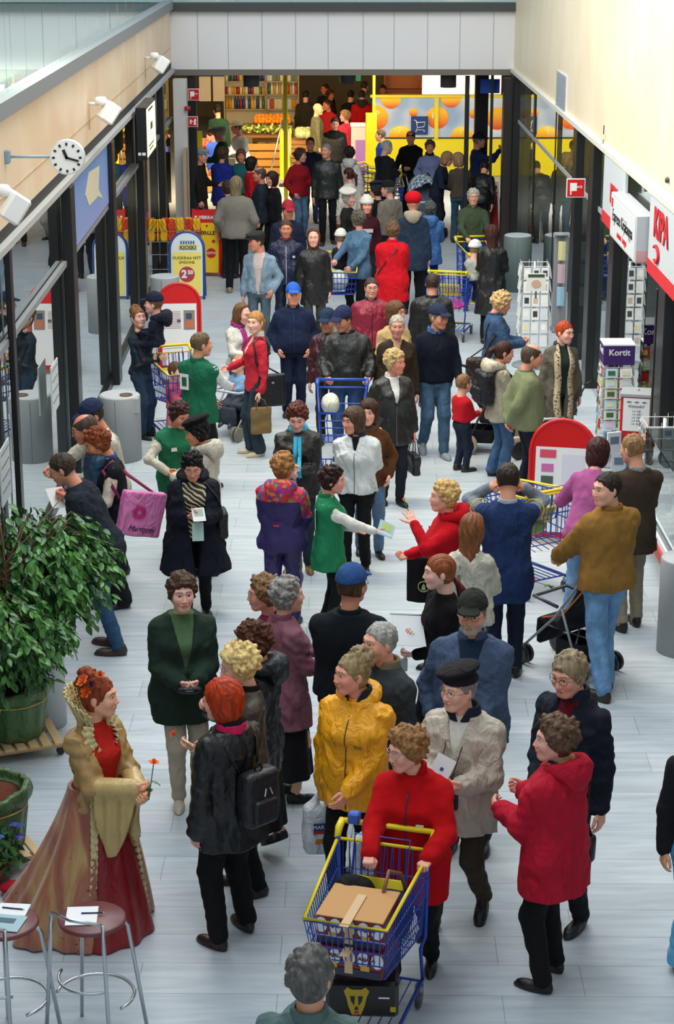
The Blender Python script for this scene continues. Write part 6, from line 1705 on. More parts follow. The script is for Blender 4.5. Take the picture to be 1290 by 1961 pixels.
# --- woman in the gown
gown = person('gown', 'person in a gold and copper historical gown with orange roses in the hair', (186, 1292), 1.66, f=48, hf=80, hp=6, fem=1,
    top='satin', tc='#ab8650', hem=.84, w=.98, bot='skirt', bc='#860a12', bk='satin', bhem=.0, bflare=.13, hair='updo', hc='#8a3a1c', skin='#dba183',
    R=((.02, .34, 1.12), 'hold', (-.6, 0, .8)), L=((.03, .36, 1.08), 'hold', (-.6, 0, .8)), stance=((.08, .0), (.08, .0)), opening=.13, open_to=.86, inner=('#bf2016', 'cloth'), shoes='#5a1018')
# --- black coat redhead with backpack
redh = person('redhead', 'person with dyed orange hair in a black coat and pink collar, facing the gown', (425, 1300), 1.68, f=-138, hf=-108, fem=1, top=LTH, tc='#0f0f10', hem=.70, w=1.18, fat=.012,
    flare=.02, bc='#0d0d0f', hair='bob', hc='#a8340f', skin='#d9a08c', R=((.14, .36, 1.12), 'hold', (-.3, 0, .9)), L='down', collar=('#c41a50', 'cloth', .04, .098), scarf=('#111112', 0),
    stance=((.14, .02), (.14, -.04)), glasses='#999999', shoes='#2a1614', legw=1.12)
# --- blonde, brown leather
blond = person('blonde', 'person with short blonde hair and glasses in a brown leather jacket behind the black coat', (452, 1236), 1.66, f=-80, hf=-75, hp=14, fem=1, top=LTH, tc='#463d35', hem=.84, w=1.05, bc='#0e0e10',
    hair='curly', hc='#d9bd7c', skin='#d8a28c', glasses='#b0b0b0', R='down', L='front', collar=('#1c1a18', 'fleece', .035, .08), stance=((.1, .06), (.1, -.06)), shoes='#1d1614')
# --- curly dark hair, dark hooded coat, long skirt
curl = person('curly', 'person with curly dark brown hair in a long dark hooded coat behind the blonde', (480, 1194), 1.65, f=-112, hf=-72, hp=12, fem=1, top=NYL, tc='#1b242c', hem=.70, w=1.02, hair='curly',
    hc='#4a2618', skin='#d39a80', hood=('#1b242c', NYL), bot='skirt', bc='#141416', bhem=.28, stance=((.1, -.12, .10), (.1, .04)), shoe='boot', shoes='#0d0d0e', R='front', L='front', glasses='#7a6a50')
# --- mauve quilted jacket
def quilt():
 m, nt, b = nodemat('quilted_cloth'); b.inputs['Roughness'].default_value = .75
 tc = nt.nodes.new('ShaderNodeTexCoord'); mp = nt.nodes.new('ShaderNodeMapping'); mp.inputs['Rotation'].default_value = (.6, .6, .785); mp.inputs['Scale'].default_value = (12, 12, 12)
 nt.links.new(tc.outputs['Object'], mp.inputs[0]); w = nt.nodes.new('ShaderNodeTexVoronoi'); w.inputs['Scale'].default_value = 1.4; nt.links.new(mp.outputs[0], w.inputs['Vector'])
 bp = nt.nodes.new('ShaderNodeBump'); bp.inputs['Strength'].default_value = .7; bp.inputs['Distance'].default_value = .012; bp.invert = True; nt.links.new(w.outputs[0], bp.inputs['Height']); nt.links.new(bp.outputs[0], b.inputs['Normal'])
 b.inputs['Base Color'].default_value = lin('#84505f') + (1,); return m
mauve = person('mauve', 'person with short grey hair in a quilted mauve jacket holding an orange rose', (548, 1105), 1.62, f=112, hf=108, hp=4, fem=1, top='cloth', tc='#84505f', pattern=quilt(), hem=.64, w=1.08, flare=.05, hair='crop', hc='#8a8680',
    skin='#d3a088', bot='skirt', bc='#141417', bhem=.22, R='front', L=((.08, .34, 1.12), 'hold', (-.6, 0, .8)), collar=('#84505f', 'cloth', .04, .08), shoes='#0f0f10')
person('behindmauve', 'person with curly light brown hair and glasses turned away, half hidden behind the mauve jacket', (504, 1103), 1.55, f=-105, hf=-80, fem=1, top='cloth', tc='#7a2a48', hair='curly', hc='#7c5c3c', skin='#d3917c', glasses='#999999', bc='#20202a', w=.95)
# --- green jacket woman with wallet
green = person('greenlady', 'person with short brown hair in a dark green jacket holding a black wallet', (347, 1098), 1.68, f=12, hf=14, hp=6, fem=1, top=SUE, tc='#1f3026', hem=.68, w=1.22, fat=.008, belly=.03, opening=.075, open_to=1.12, inner=('#4e6a48', 'knit'),
    hair='crop', hc='#4b3324', skin='#d9a896', bc='#b0a592', R=((.06, .30, 1.06), 'hold', (-.6, 0, .8)), L=((.05, .30, 1.06), 'hold', (-.6, 0, .8)), stance=((.06, .03), (.09, 0)), shoes='#c8bca4')
# --- yellow jacket
yel = person('yellow', 'person in a bright yellow hooded jacket with a white plastic bag', (676, 1250), HT(676, 1250, 1730), f=-22, hf=-62, hp=4, fem=1, top=NYL, tc='#f0a50c', hem=.76, w=1.22, fat=.012, belly=.02, hair='updo', hc='#8f7a56', skin='#d8937c',
    bc='#101012', hood=('#f0a50c', NYL), collar=('#20222c', 'cloth', .07, .10), zipc='#5a4420', R=((.25, -.06, .84), 'grip', (-1, 0, 0)), L='low', stance=((.11, .05), (.11, -.05)))
# --- red fleece
red = person('redfleece', 'person in a red fleece and glasses pushing the large trolley', (776, 1396), 1.56, f=-16, hf=-60, hp=12, fem=1, top=FLC, tc='#b4070e', hem=.62, w=1.24, fat=.012, belly=.02, hair='curly', hc='#8c6238', skin='#d39a84', glasses='#c8c8c8',
    bc='#0f0f12', R=((.17, .44, 1.10), 'grip', (0, -.3, -1)), L=((.20, .40, 1.10), 'grip', (0, -.3, -1)), zipc='#2a2a34', collar=('#b4070e', FLC, .06, .085), stance=((.1, .1), (.1, -.18)))
# --- beret man
beret = person('beret', 'person in a black beret and cream jacket holding a white leaflet, pouch on a cord', (880, 1280), 1.66, f=-22, hf=-50, hp=6, top=NYL, tc='#b9ae9c', hem=.70, w=1.20, fat=.015, hair='gone', hc='#8a8480', hat='beret', hatc='#17151a', skin='#dba992',
    glasses='#9a9080', bc='#3c3428', bk='cloth', legw=1.05, opening=.06, open_to=1.24, inner=('#d4d2c4', 'knit'), collar=('#1d2434', 'cloth', .06, .112),
    R=((.07, .32, 1.14), 'hold', (-.5, 0, .8)), L=((.10, .30, 1.12), 'hold', (-.5, 0, .8)), stance=((.12, .16), (.12, -.16, .05)), shoes='#131313')
# --- bearded man in blue
beard = person('bearded', 'person with a grey beard, glasses and dark cap in a blue jacket', (905, 1136), 1.78, f=-12, hf=-14, hp=4, top='cloth', tc='#44536e', hem=.78, w=1.22, fat=.015, belly=.05, hair='short', hc='#6e6a64', hat='cap', hatc='#23241f', skin='#cf957c',
    glasses='#8c8274', jawc='#a8a49c', opening=.07, open_to=1.18, inner=('#1c2c40', 'knit'), collar=('#44536e', 'cloth', .05, .095), R='pocket', L='low', bc='#252a34')
grey = person('greyman', 'person with thinning grey hair in a dark grey jacket behind the yellow jacket', (728, 1190), 1.73, f=-48, hf=-58, hp=6, top='cloth', tc='#30383c', hem=.80, w=1.15, hair='short', hc='#9a9892', skin='#d9a08a', collar=('#7c7058', SUE, .05, .098),
    bc='#1a1d22', R='down', L='down', jawc='#bb9c88')
# --- blue cap, back
bcap = person('bluecap', 'person in a blue cap and black pullover seen from behind', (673, 1085), 1.80, f=172, hf=150, hp=4, top=KNT, tc='#10151c', hem=.90, w=1.22, fat=.01, belly=.03, hair='short', hc='#4c3424', hat='cap', hatc='#264a7c', skin='#c08468', glasses='#777777',
    collar=('#10151c', KNT, .035, .08), bc='#40101c', R='fold', L='fold')
# --- sunglasses man in navy, right
sun = person('navyman', 'person with fair hair and tinted glasses in a navy jacket behind the dark red parka', (1087, 1250), 1.80, f=-40, hf=-42, hp=16, top='cloth', tc='#141a26', hem=.80, w=1.12, hair='mop', hc='#8a785c', skin='#d39880', glasses='#4a4a55', collar=('#1c2436', 'cloth', .055, .09),
    opening=.05, open_to=1.2, inner=('#5c0c18', 'cloth'), bc='#17191d', R='low', L='down')
# --- red parka woman
park = person('parka', 'person with curly brown hair in a dark red hooded parka seen from behind', (1066, 1374), 1.65, f=-128, hf=-85, hp=4, fem=1, top='cloth', tc='#b3122c', hem=.66, w=1.22, fat=.02, hair='curly', hc='#5c4230', skin='#d39c88', hood=('#b3122c', 'cloth'), collar=('#232a3c', 'cloth', .05, .09),
    scarf=('#b89c5c', 0), bc='#0e0e10', legw=1.08, R=((.10, .28, 1.18), 'hold', (-.6, 0, .8)), L='front', stance=((.13, .04), (.13, -.03)), shoes='#111111')
# --- right edge
gr = W(1318, 1838); edge = person('edge', 'person in a black striped jacket and light blue trousers cut off by the right edge', None, 1.64, at=(gr.x, gr.y), f=22, fem=1, top=KNT, tc='#17161a', hem=.90, w=1.0, hair='bob', hc='#3a2a20', bc='#6fb4d8', bk='cloth', bflare=.02,
    legw=1.1, R='down', L='down', opening=.07, open_to=.95, inner=('#c01420', 'knit'), stance=((.12, .08), (.1, -.05)), shoes='#4a2c24')
# --- tan suede man
tan = person('tanman', 'person in a tan suede jacket and blue jeans looking back over the left shoulder', (1163, 902), 1.84, f=-152, hf=-62, hp=8, top=SUE, tc='#8f682f', hem=.86, w=1.12, fat=.02, hair='short', hc='#2c221c', skin='#d8a084', bc='#6a92b8', bk=DNM, legw=1.12,
    R=((.16, .38, 1.00), 'grip', (0, -.3, -1)), L=((.16, .40, 1.00), 'grip', (0, -.3, -1)), collar=('#8a6430', SUE, .04, .085), stance=((.06, .02), (.10, -.16)), shoes='#2c1f18', shoe='shoe')
# --- bending pink woman, brown jacket man
pink = person('pink', 'person with long dark hair in a pink cardigan bending over the red arched sign', (1148, 838), 1.66, f=152, hf=160, hp=20, lean=24, fem=1, top=FLC, tc='#a8578c', hem=.86, w=.98, hair='bob', hc='#3a1c18', skin='#dba690', bc='#6a8ab0', bk=DNM,
    R='front', L=((.22, .30, 1.30), 'hold', (-.5, 0, .8)), stance=((.09, .0), (.1, -.1)))
brownj = person('brownjacket', 'person in a dark brown jacket and beige trousers reading books at the card racks', (1210, 829), 1.74, f=-165, hf=-140, hp=14, top=SUE, tc='#3e3126', hem=.72, w=1.06, hair='short', hc='#8a6844', skin='#cf9478', bc='#8d8470', collar=('#8a8c8a', 'cloth', .03, .075),
    R='front', L='front', stance=((.09, .05), (.09, -.05)), shoes='#1a1512')
# --- employee in blue vest
vest = person('bluevest', 'person in a long navy vest with yellow piping holding both hands to the head', (973, 884), 1.80, f=178, hf=178, hp=14, top='cloth', tc='#1c2f58', vest=True, sleeve='#7a8490', hem=.66, w=1.10, hair='short', hc='#2a1e18', skin='#c88c70', bc='#161e32',
    R=((.13, .12, 1.54), 'hold', (-1, 0, 0), (.75, .2, -1)), L=((.13, .12, 1.54), 'hold', (-1, 0, 0), (.75, .2, -1)), collar=('#a0a8b0', 'cloth', .03, .075), stance=((.10, .02), (.08, -.05)))
redw = person('redblond', 'person with short blond hair in a red hooded fleece raising one hand', (852, 920), 1.62, f=-80, hf=-80, hp=4, fem=1, top=FLC, tc='#b80c1c', hem=.86, w=1.08, hair='crop', hc='#c8a468', skin='#dba088', hood=('#b80c1c', FLC), bc='#181a20',
    R='front', L=((.10, .30, 1.44), 'open', (0, .3, .9)), collar=('#b80c1c', FLC, .045, .082))
crm = person('creamback', 'person with straight reddish brown hair in a cream jacket, seen from behind', (906, 982), 1.62, f=172, hf=150, fem=1, top=NYL, tc='#bcb8a6', hem=.84, w=1.04, hair='long', hc='#7c4c2c', skin='#d39c84', bc='#20242e', R='front', L='front')
girl = person('girl', 'young person with braided auburn hair in black velvet holding a notepad', (842, 1060), 1.66, f=-72, hf=-82, hp=8, fem=1, top=FLC, tc='#0d0c0e', hem=.84, w=.92, hair='braids', hc='#8a4a26', skin='#e0b0a0', bc='#0f0f12',
    R=((.06, .20, 1.14), 'hold', (-.4, 0, .9)), L=((.04, .22, 1.02), 'hold', (-.4, 0, .9)), stance=((.09, .05), (.09, -.05)))
grn = person('greenvest', 'person with short dark hair in a green vest holding out a pale leaflet', (637, 892), HT(637, 892, 1200), f=85, hf=85, hp=10, fem=1, top='cloth', vest=True, sleeve='#dedcd4', tc='#1e7a50', hem=.70, w=1.16, flare=.03, hair='crop', hc='#2c1414', skin='#d3907c', bc='#0f1012',
    R=((.14, .50, 1.14), 'hold', (-.6, 0, .7)), L=((.10, .30, 1.08), 'relax', (-.6, 0, .7)), collar=('#1e7a50', 'cloth', .04, .082), stance=((.09, .02), (.09, -.06)))
whj = person('whitejacket', 'person with light brown hair in a white zipped jacket, hands behind the back', (676, 779), HT(676, 779, 1090), f=-8, hf=-48, hp=8, fem=1, top=NYL, tc='#d4d8d6', hem=.88, w=1.10, fat=.012, hair='bob', hc='#4c3a2a', skin='#d39078', bc='#0e0e10', R='back', L='back',
    collar=('#2a3244', 'cloth', .055, .095), zipc='#5a6068', opening=.03, open_to=1.34, inner=('#101014', 'cloth'))
brs = person('brownsuede', 'person in a brown suede coat and jeans behind the white jacket', (706, 764), HT(706, 764, 1055), f=5, hf=-12, hp=6, fem=1, top=SUE, tc='#553216', hem=.62, w=.98, hair='bob', hc='#3c241a', skin='#dba08a', bc='#5a7694', bk=DNM, R='pocket', L='pocket', scarf=('#5a4038', 0),
    stance=((.1, -.05), (.1, .10)))
ltb = person('bluescarf', 'person with dark red hair, black leather jacket and long light blue scarf looking down', (568, 775), HT(568, 775, 1105), f=-2, hf=-4, hp=28, fem=1, top=LTH, tc='#1c1916', hem=.80, w=1.10, hair='crop', hc='#54241a', skin='#dba494', bc='#22303c', bk=DNM,
    scarf=('#4cbce0', .42), R='front', L=((.02, .30, 1.14), 'hold', (-.6, 0, .8)), shoes='#7a6038')
def patchwork():
 m, nt, b = nodemat('patchwork_print'); tc = nt.nodes.new('ShaderNodeTexCoord'); v = nt.nodes.new('ShaderNodeTexVoronoi'); v.inputs['Scale'].default_value = 26; v.distance = 'MANHATTAN'
 nt.links.new(tc.outputs['Object'], v.inputs['Vector']); r = nt.nodes.new('ShaderNodeValToRGB'); r.color_ramp.interpolation = 'CONSTANT'
 e = r.color_ramp.elements; e[0].color = lin('#c02838') + (1,); e[1].position = .85; e[1].color = lin('#d87a2c') + (1,)
 for p_, c_ in ((.2, '#7a2a88'), (.35, '#c83a3a'), (.5, '#3a5a9a'), (.62, '#7c8c3c'), (.72, '#b82c6c')): q = e.new(p_); q.color = lin(c_) + (1,)
 sp = nt.nodes.new('ShaderNodeSeparateColor'); nt.links.new(v.outputs['Color'], sp.inputs[0]); nt.links.new(sp.outputs[0], r.inputs[0])
 # purple below the yoke
 s2 = nt.nodes.new('ShaderNodeSeparateXYZ'); nt.links.new(tc.outputs['Object'], s2.inputs[0]); c2 = nt.nodes.new('ShaderNodeMath'); c2.operation = 'GREATER_THAN'; c2.inputs[1].default_value = 1.18; nt.links.new(s2.outputs[2], c2.inputs[0])
 c3 = nt.nodes.new('ShaderNodeMath'); c3.operation = 'GREATER_THAN'; c3.inputs[1].default_value = .18; nt.links.new(s2.outputs[0], c3.inputs[0])
 c4 = nt.nodes.new('ShaderNodeMath'); c4.operation = 'GREATER_THAN'; c4.inputs[1].default_value = 1.0; nt.links.new(s2.outputs[2], c4.inputs[0])
 c5 = nt.nodes.new('ShaderNodeMath'); c5.operation = 'MULTIPLY'; nt.links.new(c3.outputs[0], c5.inputs[0]); nt.links.new(c4.outputs[0], c5.inputs[1])
 c6 = nt.nodes.new('ShaderNodeMath'); c6.operation = 'MAXIMUM'; nt.links.new(c2.outputs[0], c6.inputs[0]); nt.links.new(c5.outputs[0], c6.inputs[1])
 mx = nt.nodes.new('ShaderNodeMix'); mx.data_type = 'RGBA'; mx.inputs[6].default_value = lin('#2c2058') + (1,); nt.links.new(c6.outputs[0], mx.inputs[0]); nt.links.new(r.outputs[0], mx.inputs[7]); nt.links.new(mx.outputs[2], b.inputs['Base Color'])
 b.inputs['Roughness'].default_value = .7; return m
PW = patchwork()
mult = person('multicolour', 'person with red brown hair in a purple tracksuit with a multicoloured hood, seen from behind', (542, 866), HT(542, 866, 1195), f=168, hf=140, hp=4, fem=1, top=NYL, tc='#2c2058', pattern=PW, hem=.82, w=1.18, fat=.015, hair='crop', hc='#9c6c3c', skin='#d39a80', bc='#2c1f5c', bk='nylon', legw=1.15,
    hood=('#2c2058', NYL), R='front', L='front', stance=((.10, .05), (.12, -.12)))
def zebra():
 m, nt, b = nodemat('zebra_print'); tc = nt.nodes.new('ShaderNodeTexCoord'); mp = nt.nodes.new('ShaderNodeMapping'); mp.inputs['Rotation'].default_value = (0, .6, 0); nt.links.new(tc.outputs['Object'], mp.inputs[0])
 w = nt.nodes.new('ShaderNodeTexWave'); w.bands_direction = 'Z'; w.inputs['Scale'].default_value = 9; w.inputs['Distortion'].default_value = 5; w.inputs['Detail'].default_value = 1; nt.links.new(mp.outputs[0], w.inputs['Vector'])
 r = nt.nodes.new('ShaderNodeValToRGB'); r.color_ramp.interpolation = 'CONSTANT'; r.color_ramp.elements[0].color = lin('#14100e') + (1,); r.color_ramp.elements[1].position = .68; r.color_ramp.elements[1].color = lin('#c0b48c') + (1,)
 nt.links.new(w.outputs[0], r.inputs[0]); nt.links.new(r.outputs[0], b.inputs['Base Color']); b.inputs['Roughness'].default_value = .7; return m
ZB_ = zebra(); MATS[('zebra', 'print')] = ZB_
zeb = person('zebra', 'person with black hair and glasses in a dark coat over a zebra print blouse', (368, 869), HT(368, 869, 1185), f=8, hf=2, hp=26, fem=1, top='cloth', tc='#0d1220', hem=.50, w=1.22, fat=.02, flare=.10, hair='crop', hc='#0c0a0c', skin='#cf9076', glasses='#b8b0a0',
    opening=.12, open_to=.50, inner=('zebra', 'print'), bc='#0b0b0d', R=((.05, .30, 1.16), 'hold', (-.6, 0, .8)), L=((.06, .30, 1.13), 'hold', (-.6, 0, .8)), legw=1.05, hood=('#0d1220', 'cloth'))
cream = person('creamhood', 'person in a black beret and cream hooded jacket next to the green vest', (372, 804), HT(372, 804, 1095), f=-115, hf=-80, hp=18, fem=1, top=NYL, tc='#c8c2ae', hem=.80, w=1.15, fat=.012, hair='crop', hc='#1a1412', hat='beret', hatc='#15100f', skin='#c88468', hood=('#c8c2ae', NYL),
    bot='skirt', bc='#12151c', bhem=.14, R='front', L='front', scarf=('#2a2a30', 0))
gv2 = person('greenvest2', 'person in a green vest with cream sleeves and an oval badge bending the head down', (347, 772), HT(347, 772, 1065), f=22, hf=40, hp=26, fem=1, top='cloth', vest=True, sleeve='#cfc9b6', tc='#1c6a48', hem=.66, w=1.12, hair='crop', hc='#3c1e1a', skin='#c8846c', bc='#0e1012', R=((.16, .20, 1.02), 'relax', (-.5, 0, .3), (1.2, -.4, .1)), L='low')
gvb = person('greenvestman', 'person with grey brown hair in a green vest with white sleeves reaching towards the baby', (385, 635), 1.72, f=150, hf=112, hp=8, top='cloth', vest=True, sleeve='#dfe0de', tc='#156044', hem=.78, w=1.12, hair='short', hc='#5e4c38', skin='#c88a70', bc='#101216',
    R=((.10, .48, 1.06), 'hold', (-.6, 0, .6)), L='low', collar=('#156044', 'cloth', .035, .08), stance=((.1, .03), (.1, -.05)))
redb = person('redblazer', 'person with a fair ponytail in a coral red blazer and dark jeans', (489, 594), HT(489, 594, 868), f=-70, hf=-28, hp=6, fem=1, top='cloth', tc='#c02838', hem=.80, w=.92, hair='pony', hc='#a87848', skin='#dfae98', bc='#2a3844', bk=DNM, bflare=.025, opening=.04, open_to=1.15, inner=('#d8d4cc', 'cloth'),
    collar=('#ddd8d0', 'cloth', .05, .075), R='elbow', L='down', stance=((.08, .04), (.1, .0)), shoes='#c8bc9c')
wj2 = person('whitescarf', 'person with long light brown hair in a short white jacket and magenta scarf', (466, 581), HT(466, 581, 818), f=38, hf=55, hp=18, fem=1, top=NYL, tc='#d0d0c8', hem=.90, w=.92, hair='long', hc='#6e4e34', skin='#dba694', bc='#4c6076', bk=DNM, scarf=('#a82c84', .3), R='front', L='elbow')
mom = person('carrying', 'person in jeans with fair tied hair carrying a small child by the left glazing', (262, 588), HT(262, 588, 832), f=62, hf=30, hp=-8, fem=1, top='cloth', tc='#243440', hem=.90, w=.92, hair='updo', hc='#7c5434', skin='#dba694', bc='#2e4258', bk=DNM, L='fold', R=((.0, .28, 1.12), 'relax', (-.4, -1, 0)), bflare=.02, stance=((.08, .02), (.1, 0)))
den = person('denimsuit', 'person in a full dark denim suit and bright blue cap', (561, 544), HT(561, 544, 790), f=4, hf=6, hp=2, top=DNM, tc='#141f3c', hem=.88, w=1.22, fat=.01, belly=.07, hair='short', hc='#7c7870', hat='cap', hatc='#2a5cb8', skin='#cf8c70', bc='#101a34', bk=DNM, legw=1.12, L='pocket', R='pocket', collar=('#141f3c', DNM, .04, .09), zipc='#22305a')
ltd = person('lightdenim', 'person in a light denim jacket, dark flat cap and orange shirt', (490, 444), HT(490, 444, 670), f=-10, hf=-62, hp=10, top=DNM, tc='#7c92a4', hem=.88, w=1.05, hair='short', hc='#3c3028', hat='flatcap', hatc='#2c2e2a', skin='#c88068', opening=.075, open_to=.88, inner=('#c4b4ae', 'cloth'), bc='#4c5c66', bk=DNM, L='pocket', R='down', collar=('#c85a20', 'cloth', .02, .07))
adi = person('tracksuit', 'person in a navy track jacket with dark red shoulders behind the light denim jacket', (547, 420), HT(547, 420, 650), f=2, hf=4, hp=6, top=NYL, tc='#161e40', hem=.84, w=1.15, belly=.06, hair='short', hc='#4c3426', skin='#bf7860', bc='#161c3a', bk=NYL, collar=('#7c1830', NYL, .04, .09), zipc='#c8ccd4', L='pocket', R='pocket')
rcp = person('redcap', 'person in a dark red and white cap and navy jacket behind the track jacket', (552, 386), 1.76, f=8, hf=14, hp=14, top='cloth', tc='#161f38', w=1.15, hair='short', hc='#2a2220', hat='cap', hatc='#9c2434', skin='#bf7c64', bc='#15181f')
lng = person('longhair', 'young person with long brown hair in a black coat', (600, 438), HT(600, 438, 655), f=4, hf=-2, hp=2, top=LTH, tc='#171715', hem=.62, w=1.05, hair='long', hc='#5c3826', skin='#d39c88', bc='#3c3a34', collar=('#101010', 'knit', .04, .08))
gsw = person('greysweater', 'person with long fair hair in a grey sweater and black trousers, seen from behind', (452, 337), HT(452, 337, 560), f=176, hf=170, top=KNT, tc='#7c776e', hem=.84, w=1.18, fat=.01, hair='long', hc='#7a6a50', skin='#c8907a', bc='#0f1014', L='pocket', R='pocket', stance=((.10, .03), (.12, -.03)), shoes='#8c7c60')
bld = person('balding', 'balding person in a dark blue jacket facing left beyond the grey sweater', (497, 319), HT(497, 319, 505), f=-95, hf=-85, hp=6, top='cloth', tc='#1c2430', hem=.78, w=1.22, hair='balding', hc='#4c4038', skin='#c07c64', bc='#131519', belly=.05)
person('blackhair', 'person with dark hair and fringe in black beside the balding one', (520, 328), 1.62, f=-60, hf=-50, fem=1, top='cloth', tc='#0f0f12', hair='bob', hc='#2c1a14', skin='#c88c78', bc='#101012')
person('beigebehind', 'person in beige mostly hidden behind the grey sweater, brown hair', (435, 346), 1.62, f=160, hf=-160, fem=1, top='cloth', tc='#9c8c70', hair='crop', hc='#3c2c20', skin='#c88c78', bc='#202024')
person('redbehind', 'person in a bright red jacket between the teal jacket and the balding one', (482, 300), 1.60, f=100, hf=100, fem=1, top='cloth', tc='#b0101c', hair='bob', hc='#1c1412', skin='#c88c78', bc='#202024')
rj = person('redjeans', 'person in a dark red jacket and blue jeans facing right', (575, 284), HT(575, 284, 458), f=40, hf=70, hp=8, fem=1, top=FLC, tc='#8c1420', hem=.86, w=1.08, hair='crop', hc='#3c2c20', skin='#bf8470', bc='#54708c', bk=DNM, bflare=.015, L='front', R='pocket')
person('sunglasses', 'person with dark glasses in a navy jacket walking behind the dark red jacket', (594, 262), HT(594, 262, 425), f=5, hf=0, hp=2, top='cloth', tc='#141c30', w=1.1, hair='short', hc='#241c1a', skin='#bf8068', bc='#2a4468', bk=DNM, glasses='#151515')
lm = person('leatherman', 'person with grey hair in a black leather jacket walking with hands down', (625, 274), HT(625, 274, 467), f=2, hf=-28, hp=4, top=LTH, tc='#1e2422', hem=.80, w=1.12, hair='short', hc='#76726c', skin='#c88870', bc='#0f0f12', stance=((.09, .12), (.1, -.08)), shoes='#3a2c24')
person('whitehood', 'person in a white hooded jacket turned away by the lilac counter', (668, 280), 1.65, f=165, hf=-150, fem=1, top=NYL, tc='#c8c8c4', hair='crop', hc='#2a1e1a', hood=('#c8c8c4', NYL), bc='#8a8878', w=1.0)
pny = person('ponywhite', 'person with a long dark ponytail and white blouse carrying a wicker basket', (667, 320), HT(667, 320, 490), f=-150, hf=-125, fem=1, top='cloth', tc='#ccc4b8', hem=.84, w=.94, hair='pony', hc='#3c1c18', skin='#c88c78', bc='#17171a', L=((.26, .04, .80), 'grip', (-1, 0, 0)))
person('whiteberet', 'older person in a white beret and black coat facing right', (668, 364), 1.60, f=70, hf=55, hp=6, fem=1, top='cloth', tc='#1a1c18', hem=.6, hair='crop', hc='#a8a098', hat='beret', hatc='#cfcabc', skin='#c89880', w=1.05, bc='#15151a')
person('whitehat', 'smiling person in a white knitted hat and maroon printed sweatshirt', (702, 378), 1.62, f=5, hf=5, hp=2, fem=1, top=KNT, tc='#3a101c', hair='long', hc='#7c4a2a', hat='beanie', hatc='#d8d4c8', skin='#d89480', bc='#1c1c24')
dj = person('denimgrey', 'person with short grey hair in a light denim jacket pushing a trolley', (686, 402), HT(686, 402, 620), f=-35, hf=-150, hp=4, fem=1, top=DNM, tc='#50708c', hem=.74, w=1.04, hair='crop', hc='#5e564c', skin='#c88c78', bc='#101114', R=((.16, .40, 1.06), 'grip', (0, -.3, -1)), L='low')
person('navyberet', 'person in a navy beret and black cardigan beside the beige jacket', (720, 350), 1.58, f=150, hf=-120, fem=1, top=KNT, tc='#0e1014', hair='crop', hc='#2a2220', hat='beret', hatc='#171c30', skin='#c88c78', bc='#111114', w=1.0)
person('beigejacket', 'person in a black cap and beige jacket next to the navy beret', (742, 347), 1.66, f=-150, hf=-110, top='cloth', tc='#746c62', hair='short', hc='#6c645c', hat='cap', hatc='#101013', skin='#c88c78', bc='#1c1c20')
rbn = person('redbeanie', 'person in a fluffy bright red knitted hat and dark blue hooded jacket', (791, 372), HT(791, 372, 600), f=176, hf=178, fem=1, top='cloth', tc='#26364c', hem=.66, w=1.05, hair=None, hat='pompom', hatc='#c8101c', bc='#0f1014', hood=('#a89c88', FLC))
bj = person('bluejacket', 'person with short grey hair in a mid blue hooded jacket seen from behind', (823, 385), HT(823, 385, 575), f=178, hf=176, top=NYL, tc='#3a6aa8', hem=.68, w=1.10, fat=.01, hair='crop', hc='#4c504e', skin='#c08470', bc='#16264c', hood=('#3a6aa8', NYL), R='front', L='front')
rl = person('longred', 'person with short brown hair in a long bright red jacket with a thin shoulder strap', (752, 424), HT(752, 424, 640), f=176, hf=168, fem=1, top='cloth', tc='#cc0e20', hem=.56, w=1.20, fat=.02, flare=.02, hair='crop', hc='#6a4c38', skin='#c88c78', bc='#0e0e10', R='front', L='front', collar=('#cc0e20', 'cloth', .05, .085))
gs = person('greenshirt', 'person with grey hair and glasses in an olive green shirt pushing a trolley', (906, 360), 1.76, f=4, hf=2, hp=4, top='cloth', tc='#3a4632', hem=.84, w=1.18, hair='mop', hc='#a09a90', skin='#c8907c', glasses='#888888', bc='#1a2c58', bk=DNM, R=((.14, .40, 1.05), 'grip', (0, -.3, -1)), L='push', collar=('#3a4632', 'cloth', .04, .085), belly=.03)
lb = person('leathercoat', 'person with long dark hair in a long black leather coat seen from behind', (941, 430), HT(941, 430, 655), f=168, hf=-165, fem=1, top=LTH, tc='#141416', hem=.45, w=1.05, flare=.04, hair='long', hc='#3a1e18', skin='#c88c78', bc='#101014', R='front', L='front')
rg = person('crimson', 'person with glasses in a crimson zipped jacket', (711, 531), HT(711, 531, 770), f=4, hf=6, hp=4, top=NYL, tc='#8a1a34', hem=.82, w=1.20, fat=.01, hair='short', hc='#46322a', skin='#c88c78', glasses='#888888', bc='#1c1e24', collar=('#2c3030', 'cloth', .04, .085), zipc='#3a1018')
blb = person('leatherback', 'person with cropped brown hair in a black leather jacket seen from behind', (828, 522), HT(828, 522, 775), f=176, hf=172, hp=8, top=LTH, tc='#161817', hem=.74, w=1.22, fat=.015, hair='short', hc='#3a2c22', skin='#c08470', bc='#0f1014', collar=('#161817', LTH, .035, .085), stance=((.1, .02), (.1, -.05)))
nc = person('leathercap', 'person in a navy cap and black leather jacket pushing the all blue trolley', (654, 590), HT(654, 590, 880), f=0, hf=-38, hp=18, top=LTH, tc='#181a19', hem=.84, w=1.25, fat=.012, belly=.04, hair='short', hc='#3a2c24', hat='cap', hatc='#1c2848', skin='#b87c64', bc='#35506e', bk=DNM, R=((.22, .30, 1.03), 'grip', (0, -.3, -1)), L=((.24, .30, 1.03), 'grip', (0, -.3, -1)), collar=('#181a19', LTH, .045, .095))
